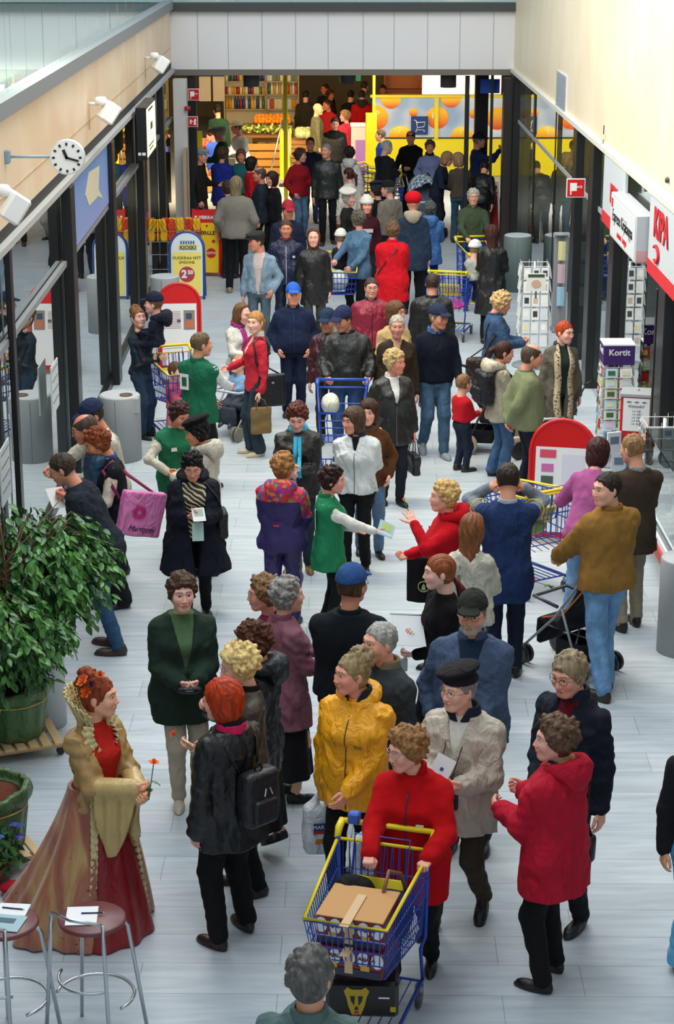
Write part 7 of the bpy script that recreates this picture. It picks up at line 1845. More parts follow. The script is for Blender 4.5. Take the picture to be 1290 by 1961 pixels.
mar = person('maroon', 'person in a dark cap and maroon jacket half hidden behind the black leather jacket', (626, 594), HT(626, 594, 850), f=-8, hf=-20, hp=14, top=NYL, tc='#3c1620', w=1.08, hair='short', hc='#2a2220', hat='cap', hatc='#1a2c48', skin='#b87c64', bc='#23241f', legw=1.0)
bs = person('beigescarf', 'person with brown hair and glasses in a pale yellow top looking right', (757, 576), 1.66, f=30, hf=50, hp=4, fem=1, top='cloth', tc='#b89c6c', hair='bob', hc='#5c4028', skin='#cf907c', glasses='#a89070', bc='#2a2c34', w=1.0)
og = person('oldgrey', 'older person with thin grey hair tied back in a dark brown jacket', (760, 602), 1.66, f=2, hf=2, hp=6, fem=1, top='cloth', tc='#2e2318', hair='short', hc='#a49c90', skin='#b8806c', bc='#1a1a1c', w=1.08, opening=.04, open_to=1.3, inner=('#b89078', 'cloth'))
ncg = person('navycapjeans', 'person in a navy cap, glasses, dark fleece and jeans striding forward', (840, 585), HT(840, 585, 868), f=8, hf=38, hp=8, top=FLC, tc='#0f1522', hem=.88, w=1.14, hair='short', hc='#6c645c', hat='cap', hatc='#1b2740', skin='#bf8068', glasses='#a8a090', bc='#44607a', bk=DNM, legw=1.08, collar=('#3e5a8a', 'cloth', .05, .1),
    opening=.045, open_to=1.3, inner=('#0f1420', 'knit'), L=((.26, .16, .86), 'relax', (-1, 0, 0)), R='down', stance=((.12, -.10, .04), (.08, .16)), shoes='#8c9498')
bl = person('blondleather', 'person with short blond hair in a black leather jacket and white shirt holding a handbag', (756, 669), HT(756, 669, 960), f=16, hf=48, hp=6, fem=1, top=LTH, tc='#1a1917', hem=.70, w=1.12, fat=.01, hair='crop', hc='#b89c68', skin='#c88068', bc='#161c24', opening=.05, open_to=1.18, inner=('#d8d8d4', 'cloth'), collar=('#dadad6', 'cloth', .045, .08),
   zipc='#6a6c6a', L='down', R='pocket', stance=((.09, -.05), (.07, .08)))
boy = person('boy', 'small child in a red sweater and navy trousers holding on to the pram', (887, 715), HT(887, 715, 888), f=122, hf=130, hp=4, top=KNT, tc='#b81420', hem=.98, w=1.12, hair='short', hc='#7c5a3c', skin='#dba08a', bc='#1b2536', legw=1.25, headscale=1.12, R='front', L='elbow', shoes='#2c2420')
dw = person('denimblond', 'person with full blonde hair in a blue denim jacket looking at the white card rack', (966, 560), HT(966, 560, 815), f=95, hf=88, hp=24, fem=1, top=DNM, tc='#365070', hem=.86, w=1.12, fat=.01, hair='curly', hc='#c0a070', skin='#cf8c74', bc='#2f4256', bk=DNM, L='front', R='front', collar=('#365070', DNM, .035, .085))
bp_ = person('backpack', 'person with a brown ponytail, beige hooded jacket and black backpack', (968, 652), HT(968, 652, 912), f=110, hf=95, hp=16, fem=1, top=NYL, tc='#b0a48e', hem=.76, w=1.02, hair='pony', hc='#3a2018', skin='#c88870', bc='#3c5a7c', bk=DNM, bflare=.03, hood=('#c0b4a0', NYL), R='front', L='front')
ol = person('olivefleece', 'balding person in an olive fleece, hands clasped behind the back', (1020, 658), HT(1020, 658, 955), f=100, hf=92, hp=12, top=FLC, tc='#737a5a', hem=.84, w=1.18, fat=.012, belly=.03, hair='balding', hc='#4c3c30', skin='#c88870', bc='#121826', L='back', R='back', collar=('#737a5a', FLC, .03, .08), legw=1.08)
rd = person('redhair', 'person with tied orange hair in a grey coat and a long leopard scarf', (1082, 614), HT(1082, 614, 880), f=12, hf=42, hp=10, fem=1, top='cloth', tc='#5c574c', hem=.58, w=1.08, flare=.03, hair='short', hc='#a83c14', skin='#dba694', bc='#101012', opening=.07, open_to=.60, inner=('#2a3230', 'knit'), collar=('#3e4240', 'cloth', .04, .09))
# --- readers bending at the left
bd1 = person('benddark', 'person with dark hair and glasses in a black jacket bending behind the plant', (108, 868), 1.78, f=-100, hf=-95, hp=20, lean=26, top='cloth', tc='#18212a', hem=.84, w=1.15, hair='short', hc='#3c3026', skin='#c88870', glasses='#777777', bc='#2c4868', bk=DNM, R='front', L='front', stance=((.1, -.02), (.1, -.12)), shoes='#3a2820')
pbg = person('pinkbag', 'person with auburn hair in a white sweater and black vest beside the pink bag', (176, 822), 1.66, f=-70, hf=-72, hp=26, lean=8, fem=1, top='cloth', vest=True, sleeve='#cfc0b0', tc='#12151f', hem=.86, w=1.05, hair='crop', hc='#7c3c1c', skin='#c8805c', bc='#17181c', bk=DNM, bflare=.03, R='front', L='front', collar=('#3c5080', 'cloth', .03, .075), shoes='#15130f')
bl2 = person('baldglasses', 'bald person with glasses in a blue and red jacket writing at the left glazing', (155, 793), 1.76, f=-85, hf=-85, hp=16, lean=14, top=NYL, tc='#24405c', w=1.1, hair='balding', hc='#4c3c34', skin='#c88068', glasses='#b09a70', bc='#181a22', R='front', L='front')
cp2 = person('capbehind', 'person in a navy cap and cream jacket behind the bald one with glasses', (168, 770), 1.70, f=-60, hf=-60, hp=20, lean=14, top=NYL, tc='#c0bba8', hair='short', hc='#3a3028', hat='cap', hatc='#222c4c', skin='#c8846c', bc='#20242c', R='reach', L='front')
# --- far group in the shop entrance
for k_, lb_, hd_, H_, kw in (
 ('flatcap', 'person in a pale flat cap and dark brown jacket by the door post', (385, 285), 1.74, dict(f=85, hf=75, tc='#1e1815', top=SUE, hair='short', hc='#8a8478', hat='flatcap', hatc='#8c9498', bc='#2a2620', L='front')),
 ('bluecoat', 'person with brown hair in a bright royal blue coat seen from behind', (425, 282), 1.64, dict(f=170, hf=170, fem=1, tc='#20308c', hem=.6, w=1.1, hair='crop', hc='#4c3828', bc='#14141a', L='front', R='front')),
 ('teal', 'person with light brown hair in a teal jacket looking at the camera', (461, 285), 1.60, dict(f=-10, hf=5, fem=1, tc='#1e6468', w=1.1, hair='bob', hc='#6c4430', skin='#c88068', bc='#20202a')),
 ('greenstaff', 'person with black hair in a dark green coat farthest back by the tomatoes', (416, 200), 1.72, dict(f=172, hf=-160, tc='#1c3a2c', hair='short', hc='#120e0c', bc='#101014')),
 ('greencap', 'person in a grey flat cap and dark green jacket facing left', (420, 243), 1.74, dict(f=-75, hf=-80, tc='#1c3c34', w=1.15, hair='short', hc='#8a8478', hat='flatcap', hatc='#6c7478', skin='#b87460', bc='#14161c', R='front', L='front')),
 ('whitecap', 'person in a cream cap and white and navy jacket near the vegetables', (452, 232), 1.74, dict(f=-55, hf=-80, tc='#b0b4bc', top=NYL, w=1.1, hair='short', hc='#5c4438', hat='cap', hatc='#c8c0a8', skin='#b87460', bc='#1c2440', R='front', L='front', lean=10)),
 ('blueboy', 'person in a bright blue top half hidden by the dark green jacket', (404, 246), 1.52, dict(f=60, hf=-40, tc='#2448b0', hair='short', hc='#4c2820', skin='#b86058', bc='#1c1c24')),
 ('darkpost', 'person in black standing right behind the door post', (372, 262), 1.66, dict(f=150, hf=160, tc='#101216', hair='short', hc='#2a2620', bc='#101014')),
 ('baldsuit', 'bald person in a pale olive suit jacket facing right', (609, 197), 1.80, dict(f=100, hf=80, tc='#5c5a40', hem=.72, w=1.1, hair=None, skin='#c89474', bc='#4c4a38')),
 ('blacksweat', 'person in a black zipped sweater looking down near the red hoods', (641, 224), 1.80, dict(f=0, hf=5, hp=18, tc='#0c0b0d', w=1.15, hair='short', hc='#2c1c18', skin='#b87c6c', bc='#101014')),
 ('pinkred', 'person with fair hair in a pinkish red jacket facing left', (660, 211), 1.64, dict(f=-150, hf=-90, fem=1, tc='#b02438', hair='crop', hc='#7c5838', skin='#b87868', bc='#201c28')),
 ('redhood', 'person in a bright red top with dark hood lying back, seen from behind', (693, 172), 1.76, dict(f=178, hf=178, tc='#b80c10', w=1.25, hair='short', hc='#2c1812', hood=('#2a2c20', 'cloth'), bc='#20204c')),
 ('redmid', 'person in a red jacket behind the bald olive suit', (626, 190), 1.68, dict(f=-30, hf=-60, tc='#981018', hair='short', hc='#241610', skin='#a86048', bc='#201c20')),
 ('dim1', 'person with brown face in dark clothes in the queue left of the exit sign', (622, 160), 1.74, dict(f=-20, hf=-40, tc='#1c1018', hair='short', hc='#3c1c10', skin='#b86c3c', bc='#141414')),
 ('dim2', 'person in dark olive with the back turned at the left of the queue', (585, 172), 1.74, dict(f=178, hf=178, tc='#2c2618', w=1.15, hair='short', hc='#201810', bc='#141414')),
 ('dim3', 'person in a dark maroon coat standing second in the queue', (632, 172), 1.68, dict(f=60, hf=40, fem=1, tc='#2c141c', hair='crop', hc='#3c1c10', skin='#a86048', bc='#141414')),
 ('dim4', 'person in black right below the green exit sign', (672, 172), 1.72, dict(f=178, hf=160, tc='#0c0c10', hair='short', hc='#181010', bc='#141414')),
 ('dim5', 'person in a grey green jacket to the right of the exit sign', (698, 155), 1.76, dict(f=150, hf=150, tc='#5c6458', hair='short', hc='#3c2c20', bc='#202020')),
 ('dim6', 'person with a brown face seen above the barrier at its left end', (733, 162), 1.72, dict(f=-10, hf=-10, tc='#201410', hair='short', hc='#2c1810', skin='#a8644c', bc='#141414')),
 ('oldblack', 'person with white hair in a black suit bending to a trolley by the barrier', (742, 268), 1.74, dict(f=135, hf=110, hp=14, tc='#15161a', hem=.74, w=1.1, hair='short', hc='#b0aca8', skin='#c8a090', bc='#15161a', L='front', R='front')),
 ('blackshirt', 'balding person in a black shirt leaning forward at the yellow wall', (786, 250), 1.80, dict(f=-20, hf=-10, hp=12, lean=8, tc='#0f0f12', hem=.84, w=1.12, hair='balding', hc='#2c201c', skin='#b8806c', bc='#121318', R='push', L='front')),
 ('lavender', 'person in a pale lavender blue jacket with a dark scarf', (823, 268), 1.66, dict(f=5, hf=0, fem=1, tc='#7c88b8', hem=.74, w=1.12, hair='crop', hc='#5c4838', skin='#c88c78', bc='#131318', scarf=('#2a2438', 0), R='pocket', L='low')),
 ('stoop', 'person with fair hair in a dark navy jacket stooping beside the brown jacket', (860, 291), 1.66, dict(f=70, hf=70, hp=20, lean=14, fem=1, tc='#121c30', w=1.0, hair='bob', hc='#8c6c4c', skin='#c08470', bc='#12141c', L='front', R='front')),
 ('brownjeans', 'person in a short brown jacket and dark jeans seen from behind', (875, 292), 1.66, dict(f=176, hf=-120, hp=14, fem=1, top=SUE, tc='#443a30', hem=.90, w=1.02, hair='bob', hc='#8a6c4c', skin='#c08470', bc='#2c4456', bk=DNM, bflare=.02, R='front', L='front')),
 ('atm', 'person in a navy cap and navy jacket raising a hand at the dark column', (917, 256), 1.80, dict(f=95, hf=88, hp=6, tc='#14244c', w=1.15, hair='short', hc='#6c6864', hat='cap', hatc='#141a38', skin='#c08470', bc='#141c30', R=((.06, .40, 1.45), 'hold', (-.6, 0, .5)), L=((.08, .42, 1.40), 'hold', (-.6, 0, .5)))),
 ('crouch', 'person with dark hair in a black leather jacket bending low by the white A-board', (930, 308), 1.60, dict(f=165, hf=160, hp=20, top=LTH, tc='#121416', w=1.1, hair='short', hc='#1c1412', bc='#131418', lean=38)),
 ('bluekid', 'person with brown hair in a bright blue vest beside the yellow end post', (728, 247), 1.58, dict(f=-80, hf=-100, tc='#1c3a9c', hair='short', hc='#5c4434', bc='#1c2c58')),
):
 kw.setdefault('top', 'cloth'); person(k_, lb_, hd_, H_, **kw)
# ------------------------------------------------------------ gown details, held and worn things, small children
def wxyz(ctx, x, y, z): return ctx['world']((x, y, z))
def at_hand(ctx, sgn, d=.10, dz=0):
 wr, y, z, x = ctx['hands'][sgn]; return ctx['world'](wr + y * d * ctx['s'] + Vector((0, 0, dz)))
def rosehead(m, c, r, up=Vector((0, 0, 1))):
 q = up.to_track_quat('Z', 'Y').to_matrix()
 for ring, (n, rr, h, tilt) in enumerate(((3, .35, .9, .1), (5, .65, .75, .35), (6, 1.0, .5, .75))):
  for k in range(n):
   a = 2 * PI * k / n + ring * .6; vs = []
   for i in range(4):
    v = i / 3
    for j in (-1, 0, 1):
     aa = a + j * (1.25 / n) * PI * .75 * (1 - .35 * v * v); rad = r * rr * (.25 + v * (.6 + tilt * .5)) * (1 if j else 1.05)
     vs.append(c + q @ Vector((rad * math.cos(aa), rad * math.sin(aa), r * (h * v * (1.2 - .5 * v * tilt)) - r * .3)))
   fs = [(i * 3 + j, i * 3 + j + 1, i * 3 + j + 4, i * 3 + j + 3) for i in range(3) for j in (0, 1)]
   m.add(vs, fs)
def rose(p, d, label, col='#ea6a1e', L=.20, r=.028, leaves=3):
 d = Vector(d).normalized(); t = empty('rose', p, 0, label, 'flower')
 MB().tube([-d * L * .4, Vector((0, 0, 0)), d * L * .6], .0032, 5).build('stem', mat('#3c6a2c', 'plain'), t, True)
 m = MB(); rosehead(m, d * L * .62, r, d); m.build('bloom', mat(col, 'paper'), t, True)
 lv, lf = leafmesh(); rnd = random.Random(int(p.x * 100))
 for k in range(leaves):
  m = MB(); R = Euler((rnd.uniform(-.8, .4), rnd.uniform(-.6, .6), k * 2.2)).to_matrix(); m.add([d * L * (.15 + .1 * k - .25) + R @ Vector(v) * .8 for v in lv], lf); m.build('leaf', mat('#3f7a34', 'gloss'), t)
 return t
# gown -----------------------------------------------------
G = gown; s = G['s']; gr_ = G['root']
def robe(P):
 x, y, z = P.T; t = np.clip((1.04 * s - z) / (1.04 * s), 0, 1)
 cy = -.03 - .26 * t ** 1.6; a = .168 + .31 * t ** 1.1; b = .125 + .36 * t ** 1.1
 an = np.arctan2(x, -(y - cy)); fold = t * (.030 * np.sin(an * 8) + .014 * np.sin(an * 19 + 2))
 r = np.sqrt((x / a) ** 2 + ((y - cy) / b) ** 2); d = np.abs((r - 1) * np.minimum(a, b) - fold) - .011
 cut = np.abs(x) - (.10 + .14 * t); cut = np.maximum(cut, -y)      # open down the front
 d = np.maximum(d, -cut); d = np.maximum(d, z - 1.06 * s)
 return np.maximum(d, .012 - z)
V, Q = net(robe, (-.62, -.95, 0), (.62, .40, 1.06 * s), .014);
def robemat():
 m, nt, b = nodemat('copper_organza'); tc = nt.nodes.new('ShaderNodeTexCoord'); mp = nt.nodes.new('ShaderNodeMapping'); mp.inputs['Scale'].default_value = (5, 5, .8); nt.links.new(tc.outputs['Object'], mp.inputs[0])
 n = nt.nodes.new('ShaderNodeTexNoise'); n.inputs['Scale'].default_value = 1.6; n.inputs['Detail'].default_value = 5; n.inputs['Distortion'].default_value = .7; nt.links.new(mp.outputs[0], n.inputs['Vector'])
 r = nt.nodes.new('ShaderNodeValToRGB'); e = r.color_ramp.elements; e[0].position = .34; e[0].color = lin('#8a4a34') + (1,); e[1].position = .7; e[1].color = lin('#c09a5c') + (1,); q = e.new(.52); q.color = lin('#a86448') + (1,)
 nt.links.new(n.outputs[0], r.inputs[0]); nt.links.new(r.outputs[0], b.inputs['Base Color']); b.inputs['Roughness'].default_value = .42; b.inputs['Sheen Weight'].default_value = .4
 return m
link('robe', mesh_np('robe', V, Q), robemat(), gr_)
GOLD = mat('#c2a468', 'satin'); LACE = mat('#d6c28c', 'cloth')
def ruffle(name, pts, w, amp=.02, fr=60, m_=None):
 """gathered trim following pts"""
 m = MB(); n = len(pts); vs = []
 for i, p in enumerate(pts):
  tn = (pts[min(i + 1, n - 1)] - pts[max(i - 1, 0)]).normalized(); o = Vector((p.x, p.y + .2, 0)).normalized(); sd_ = tn.cross(o).normalized()
  k = math.sin(i * 1.9) * amp
  for u in (-1, 0, 1): vs.append(p + sd_ * w * u + o * (abs(u) * k + .008));
 fs = [(i * 3 + j, i * 3 + j + 1, i * 3 + j + 4, i * 3 + j + 3) for i in range(n - 1) for j in (0, 1)]
 m.add(vs, fs); return m.build(name, m_ or LACE, gr_, True)
for sg in (-1, 1):
 pts = []
 for k in range(70):
  z = 1.03 * s * (1 - k / 69) + .02; t = 1 - z / (1.04 * s); t = max(0, t); x = (.11 + .14 * t) * sg; cy = -.03 - .26 * t ** 1.6; a = .168 + .31 * t ** 1.1; b = .125 + .36 * t ** 1.1
  pts.append(Vector((x, cy + b * math.sqrt(max(0, 1 - (x / a) ** 2)) + .012, z)))
 ruffle('gold_trim', pts, .022, .010)
 # hanging sleeve
 e, wr = G['J'][sg][1], G['J'][sg][2]; md = e.lerp(wr, .75)
 def sl(P, e=e, wr=wr, md=md, sg=sg):
  x, y, z = P.T; tip = md + Vector((sg * .05, -.04, -.46)); el_ = e.lerp(wr, .15)
  S_ = P - np.array(md); ax_ = np.array((wr - e).normalized()); u_ = S_ @ ax_; h_ = np.array([-ax_[1], ax_[0], 0]); h_ = h_ / np.linalg.norm(h_); v_ = S_ @ h_; w_ = -S_[:, 2]
  wd_ = .10 * (1 - np.clip(w_ / .46, 0, 1) ** 2) + .025; tk = .022 + .012 * np.sin(u_ * 70 + w_ * 5)
  flap = np.maximum(np.maximum(np.abs(u_ + .03 + w_ * .12) - wd_, np.abs(v_ + .02 * np.sin(w_ * 9)) - tk), np.maximum(w_ - .46, -w_ - .02))
  d = su(rc(P, el_, wr, .058, .062), flap, .03)
  return d
 lo = np.minimum(np.array(e), np.array(wr)) - .16; lo[2] -= .55; hi = np.maximum(np.array(e), np.array(wr)) + .16
 V, Q = net(sl, lo, hi, .012); link('hanging_sleeve', mesh_np('hanging_sleeve', V, Q), GOLD, gr_)
def ruff(P):
 q = (P - np.array(G['neck'])); x, y, z = q.T; an = np.arctan2(x, -y); r = np.sqrt(x * x + (y + .0) ** 2)
 tgt = .085 + .42 * np.clip(z + .02, 0, .3) + .010 * np.sin(an * 26)
 lim = .03 + .15 * np.clip(np.cos(an * .62), 0, 1)
 d = np.abs(r - tgt) - .007
 return np.maximum(np.maximum(np.maximum(d, z - lim), -.07 - z), np.abs(an) - 2.45)
V, Q = net(ruff, np.array(G['neck']) - .24, np.array(G['neck']) + .24, .0085); link('standing_collar', mesh_np('standing_collar', V, Q), LACE, gr_)
for sg in (-1, 1): ruffle('collar_ruffle', [G['neck'] + Vector((sg * (.09 + .02 * math.sin(k * .25)), .055 + k * .0035, -.02 - k * .011)) for k in range(18)], .035, .02)
for k, (dx, dy, dz, c_, r_) in enumerate(((.085, -.05, .06, '#f06a1c', .034), (.07, -.075, .115, '#f07a28', .034), (.085, -.02, .105, '#4c1020', .024), (.05, .02, .155, '#c05018', .024))):
 m = MB(); p = G['MH'] @ Vector((dx, dy, dz)); rosehead(m, p, r_, (p - G['hc0']).normalized()); m.build('hair_rose', mat(c_, 'paper'), gr_, True)
p = at_hand(G, 1, .09); rose(p + Vector((.03, -.0, .03)), (.15, 0, 1), 'orange rose held upright by the person in the gown', L=.24)
p = at_hand(redh, 1, .09); rose(p, (-.8, .1, .6), 'orange rose with green leaves held out by the person in the black coat', L=.30, leaves=3)
p = at_hand(mauve, -1, .08); rose(p, (.1, -.1, 1), 'orange rose held by the person in the quilted mauve jacket', L=.24)
p = at_hand(redw, -1, .16, .02); rose(p, (-.3, .3, .8), 'small orange yellow flower held up by the person in the red hooded fleece', '#e8a030', L=.10, r=.018, leaves=0)
s = girl['s']; nb = girl['neck']
for sg in (-1, 1): MB().tube([nb + Vector((sg * .035, -.07, .07)), nb + Vector((sg * .05, -.115, .0)), nb + Vector((sg * .07, -.15, -.12)), nb + Vector((sg * .075, -.16, -.28)), nb + Vector((sg * .07, -.15, -.40))], [.014, .020, .022, .018, .008], 8).build('braid', mat('#5c1c22', 'hair'), girl['root'], True)
p = W(1052, 1122, .75); rose(p, (-.9, -.1, .3), 'pink rose lying across the front of the folding stroller', '#d05a68', L=.22)
# papers ---------------------------------------------------
def leaf_let(p, w, h, M3, label, col='#dfe4e2', name='leaflet', cat='leaflet', prints=()):
 t = empty(name, p, 0, label, cat)
 o = MB().box((0, 0, 0), (w, .003, h)).build('sheet', mat(col, 'paper'), t); o.rotation_euler = M3
 for (x, z, ww, hh, c_) in prints: MB().box((x, -.0025, z), (ww, .002, hh)).build('print', mat(c_, 'paper'), o)
 return t
leaf_let(at_hand(beret, 1, .12, .08), .12, .22, (-.5, .5, -.1), 'white leaflet with small prints held by the person in the black beret', prints=((.0, .03, .02, .02, '#3a4a8a'), (-.02, -.02, .03, .012, '#d8c040'), (.02, -.05, .02, .008, '#8a8a8a')))
leaf_let(at_hand(grn, 1, .13, .05), .15, .13, (-.6, .5, .2), 'pale blue and yellow leaflet held out by the person in a green vest', '#b8dce4', prints=((.0, .02, .09, .06, '#c8dc7c'), (0, -.04, .12, .02, '#e8f0f0')))
leaf_let(at_hand(ltb, -1, .10, .03), .13, .09, (-.9, .1, .3), 'small grey green card held by the person with the light blue scarf', '#7c8c88')
t = leaf_let(at_hand(zeb, 1, .12, .02), .11, .15, (-1.0, 0, .2), 'white notepad written on by the person in the zebra print blouse', '#d8dedc', 'notepad', 'notepad', ((0, .02, .08, .08, '#9ab0a0'),))
leaf_let(at_hand(zeb, -1, .10, -.10), .10, .16, (-.3, 0, .1), 'pale green leaflet hanging below the notepad of the zebra print person', '#a8c4bc')
p = at_hand(zeb, 1, .09, .04); t = empty('pencil', p, 0, 'thin pink pencil in the hand of the zebra print person', 'pencil'); MB().tube([(-.05, 0, .05), (.03, -.02, -.03)], .004, 6).build('barrel', mat('#b87078', 'plastic'), t); MB().tube([(.03, -.02, -.03), (.042, -.023, -.042)], [.004, .001], 6).build('tip', BLACK, t)
t = leaf_let(at_hand(girl, 1, .08, .04), .22, .28, (-1.05, .1, .15), 'large white spiral notepad held by the young person in black velvet', '#c8cccf', 'notepad', 'notepad'); MB().tube([(-.12, 0, .15), (.12, 0, .15)], .007, 6).build('spiral', CHROME, t.children[0]);
p = at_hand(girl, -1, .10, -.06); t = empty('camera', p, .3, 'small silver compact camera held under the white notepad', 'camera'); MB().box((0, 0, 0), (.05, .035, .10), bev=.006).build('camera_body', mat('#b8bcc0', 'plain'), t); MB().lathe([(.016, 0), (.016, .012), (.010, .014)], 14, (0, 0, 0)).build('lens', mat('#3a3c40', 'gloss'), t)
p = at_hand(green, 1, .10, .0); t = empty('wallet', p, .1, 'black oval wallet in the hands of the person in the dark green jacket', 'wallet'); V, Q = net(lambda P: el(P, (0, 0, 0), (.085, .035, .03)), (-.1, -.05, -.05), (.1, .05, .05), .008); link('wallet_body', mesh_np('wallet_body', V, Q), mat('#101012', 'leather'), t); MB().box((0, -.035, .004), (.05, .004, .004)).build('zip', CHROME, t)
leaf_let(at_hand(brownj, 1, .12, .06), .16, .22, (-.5, 0, .9), 'white magazine held open by the person in the dark brown jacket', '#cfd4d8', 'magazine', 'magazine', ((0, 0, .08, .1, '#7c8488'),))
leaf_let(at_hand(bl2, 1, .12, .0), .16, .22, (-.9, 0, .5), 'small white form written on by the bald person with glasses', '#dfe0dc')
p = WX(8, 1000, XL + .03)
for (px, py, lb_) in ((10, 905, 'white notice sheet fixed to the glass nearest the plant'), (105, 740, 'white notice sheet fixed to the glass above the bent readers')):
 q = WX(px, py, XL + .02); o = MB().box((0, 0, 0), (.012, .5, .5), Matrix.Rotation(.0, 3, 'X')).build('notice_sheet', mat('#c8cfd0', 'paper')); o.location = q; tag(o, lb_, 'notice')
 for k in range(4): MB().box((.008, 0, .2 - k * .11), (.003, .4, .015)).build('text_line', mat('#7c8488', 'paper'), o)
# bags -----------------------------------------------------
def plastic_bag(p, rz, label, s_=1.0):
 t = empty('plastic_bag', p, rz, label, 'bag')
 def f(P):
  x, y, z = P.T; w_ = .13 - .02 * np.clip(z / .3, 0, 1); th_ = .055 * (1 - np.clip((z + .0) / .42, 0, 1) * .6)
  d = bx(P, (0, 0, -.20), (.125, .06, .17), .04) + wav(P, 4, 26) * .010
  h = np.minimum(rc(P, (-.07, 0, -.05), (-.01, 0, .06), .035, .012), rc(P, (.07, 0, -.05), (.01, 0, .06), .035, .012))
  return su(d, h, .04)
 V, Q = net(f, (-.18, -.12, -.42), (.18, .12, .10), .011); link('bag_body', mesh_np('bag_body', V, Q), mat('#d4dadb', 'nylon'), t)
 MB().box((0, -.066, -.16), (.13, .004, .05)).build('blue_logo_field', mat('#2a3a78', 'paper'), t)
 MB().box((0, -.066, -.195), (.13, .004, .022)).build('red_logo_band', mat('#b02a34', 'paper'), t)
 put_text('MARKET', .036, WHITE, t, frame((0, -.070, -.16), (1, 0, 0), (0, 0, 1)), depth=.001)
 for k in (-1, 0, 1): MB().prism([(.019 * math.cos(a), .019 * math.sin(a)) for a in [PI * q / 8 for q in range(16)]], .003, frame((k * .036, -.066, -.26), (1, 0, 0), (0, 0, 1))).build('printed_orange', mat('#d86a28', 'paper'), t)
 return t
plastic_bag(at_hand(yel, 1, .09, -.05), .15, 'white plastic carrier bag hanging from the hand of the person in yellow')
plastic_bag(cw(.12, -.20, .93) + Vector((0, .0, 0)), -.1, 'white plastic carrier bag hanging behind the handle of the large trolley')
def on_back(ctx, key, x, y, z, half, label, c='#121214', k='leather', straps=True, cat='backpack', name='backpack', pocket=True):
 s = ctx['s']; t = empty(name, ctx['base'], ctx['root'].rotation_euler.z, label, cat)
 b = soft_box(t, (x * s, y * s, z * s), half, .05, mat(c, k), 'pack_body', 5)
 if pocket: soft_box(t, (x * s, y * s - half[1], z * s - half[2] * .35), (half[0] * .7, .03, half[2] * .45), .03, mat(c, k), 'front_pocket', 6)
 for i in (-1, 1): MB().tube([(x * s + i * .015, y * s - half[1] - .02, z * s + half[2] * .5), (x * s + i * .03, y * s - half[1] - .025, z * s + half[2] * .25)], .004, 5).build('buckle', CHROME, t)
 if straps:
  for sg in (-1, 1):
   m = MB(); ribbon(m, [Vector(((x * .6 + sg * .06) * s, y * s + half[1] * .6, z * s + half[2] * .8)), Vector((sg * .12 * s, -.13 * s, 1.40 * s)), Vector((sg * .125 * s, -.02 * s, 1.455 * s)), ctx['snap']((sg * .135 * s, .16 * s, 1.34 * s), .01), ctx['snap']((sg * .15 * s, .12 * s, 1.18 * s), .01)], .035, .010); m.build('shoulder_strap', mat(c, k), t, True)
 MB().tube([(x * s - .03, y * s, z * s + half[2]), (x * s, y * s - .01, z * s + half[2] + .05), (x * s + .03, y * s, z * s + half[2])], .006, 6).build('top_loop', mat(c, k), t, True)
 return t
on_back(redh, 'b', .04, -.235, 1.06, (.13, .07, .18), 'black leather backpack on the back of the person with dyed orange hair')
on_back(bp_, 'b', .0, -.21, 1.20, (.15, .08, .19), 'rounded black backpack on the person in the beige hooded jacket', c='#15171c', k='nylon')
def shoulder_bag(ctx, sg, z, half, label, c='#121214', k='leather', strap_w=.02, y=-.02, out=.03, strapc=None, top=1.44, across=False, name='handbag', x=None, body=True):
 s = ctx['s']; t = empty(name, ctx['base'], ctx['root'].rotation_euler.z, label, 'bag')
 xx = (x if x is not None else .24) * s * sg + sg * out
 soft_box(t, (xx, y * s, z * s), half, min(half) * .8, mat(c, k), 'bag_body', 7)
 MB().box((xx + sg * half[0], y * s, z * s + half[2] * .5), (.008, .03, .02), bev=.002).build('clasp', CHROME, t)
 m = MB(); sx_ = -sg if across else sg
 a = Vector((xx, y * s + half[1] * .7, z * s + half[2] * .9)); b = Vector((xx, y * s - half[1] * .7, z * s + half[2] * .9)); top_ = Vector((sx_ * .115 * s, -.02 * s, (top + .03) * s))
 F_ = [a] + ([ctx['snap'](a.lerp(top_ + Vector((0, .08, 0)), u), .012) for u in (.35, .6, .85)] if top > 1.3 else []) + [top_] + ([ctx['snap'](top_.lerp(b + Vector((0, -.08, 0)), u), .012) for u in (.2, .45, .7)] if top > 1.3 else []) + [b]
 ribbon(m, F_, strap_w, .006); m.build('strap', mat(strapc or c, 'leather'), t, True)
 return t
shoulder_bag(park, 1, .82, (.035, .085, .09), 'small black handbag on a long strap at the right of the dark red parka', x=.27, strap_w=.026)
shoulder_bag(zeb, -1, .98, (.05, .12, .13), 'black leather bag at the side of the person in the zebra print blouse', x=.25)
shoulder_bag(blond, 1, .92, (.05, .12, .12), 'black bag on a cream strap of the blonde person in brown leather', strapc='#b8ab90', x=.22)
shoulder_bag(dw, 1, .82, (.06, .13, .12), 'large dark brown leather bag hanging from the denim jacket', c='#2c1c18', x=.13, y=-.27, strap_w=.018)
shoulder_bag(rl, -1, .80, (.03, .08, .08), 'small dark bag worn across the long bright red jacket', strapc='#3a1418', across=True, strap_w=.016)
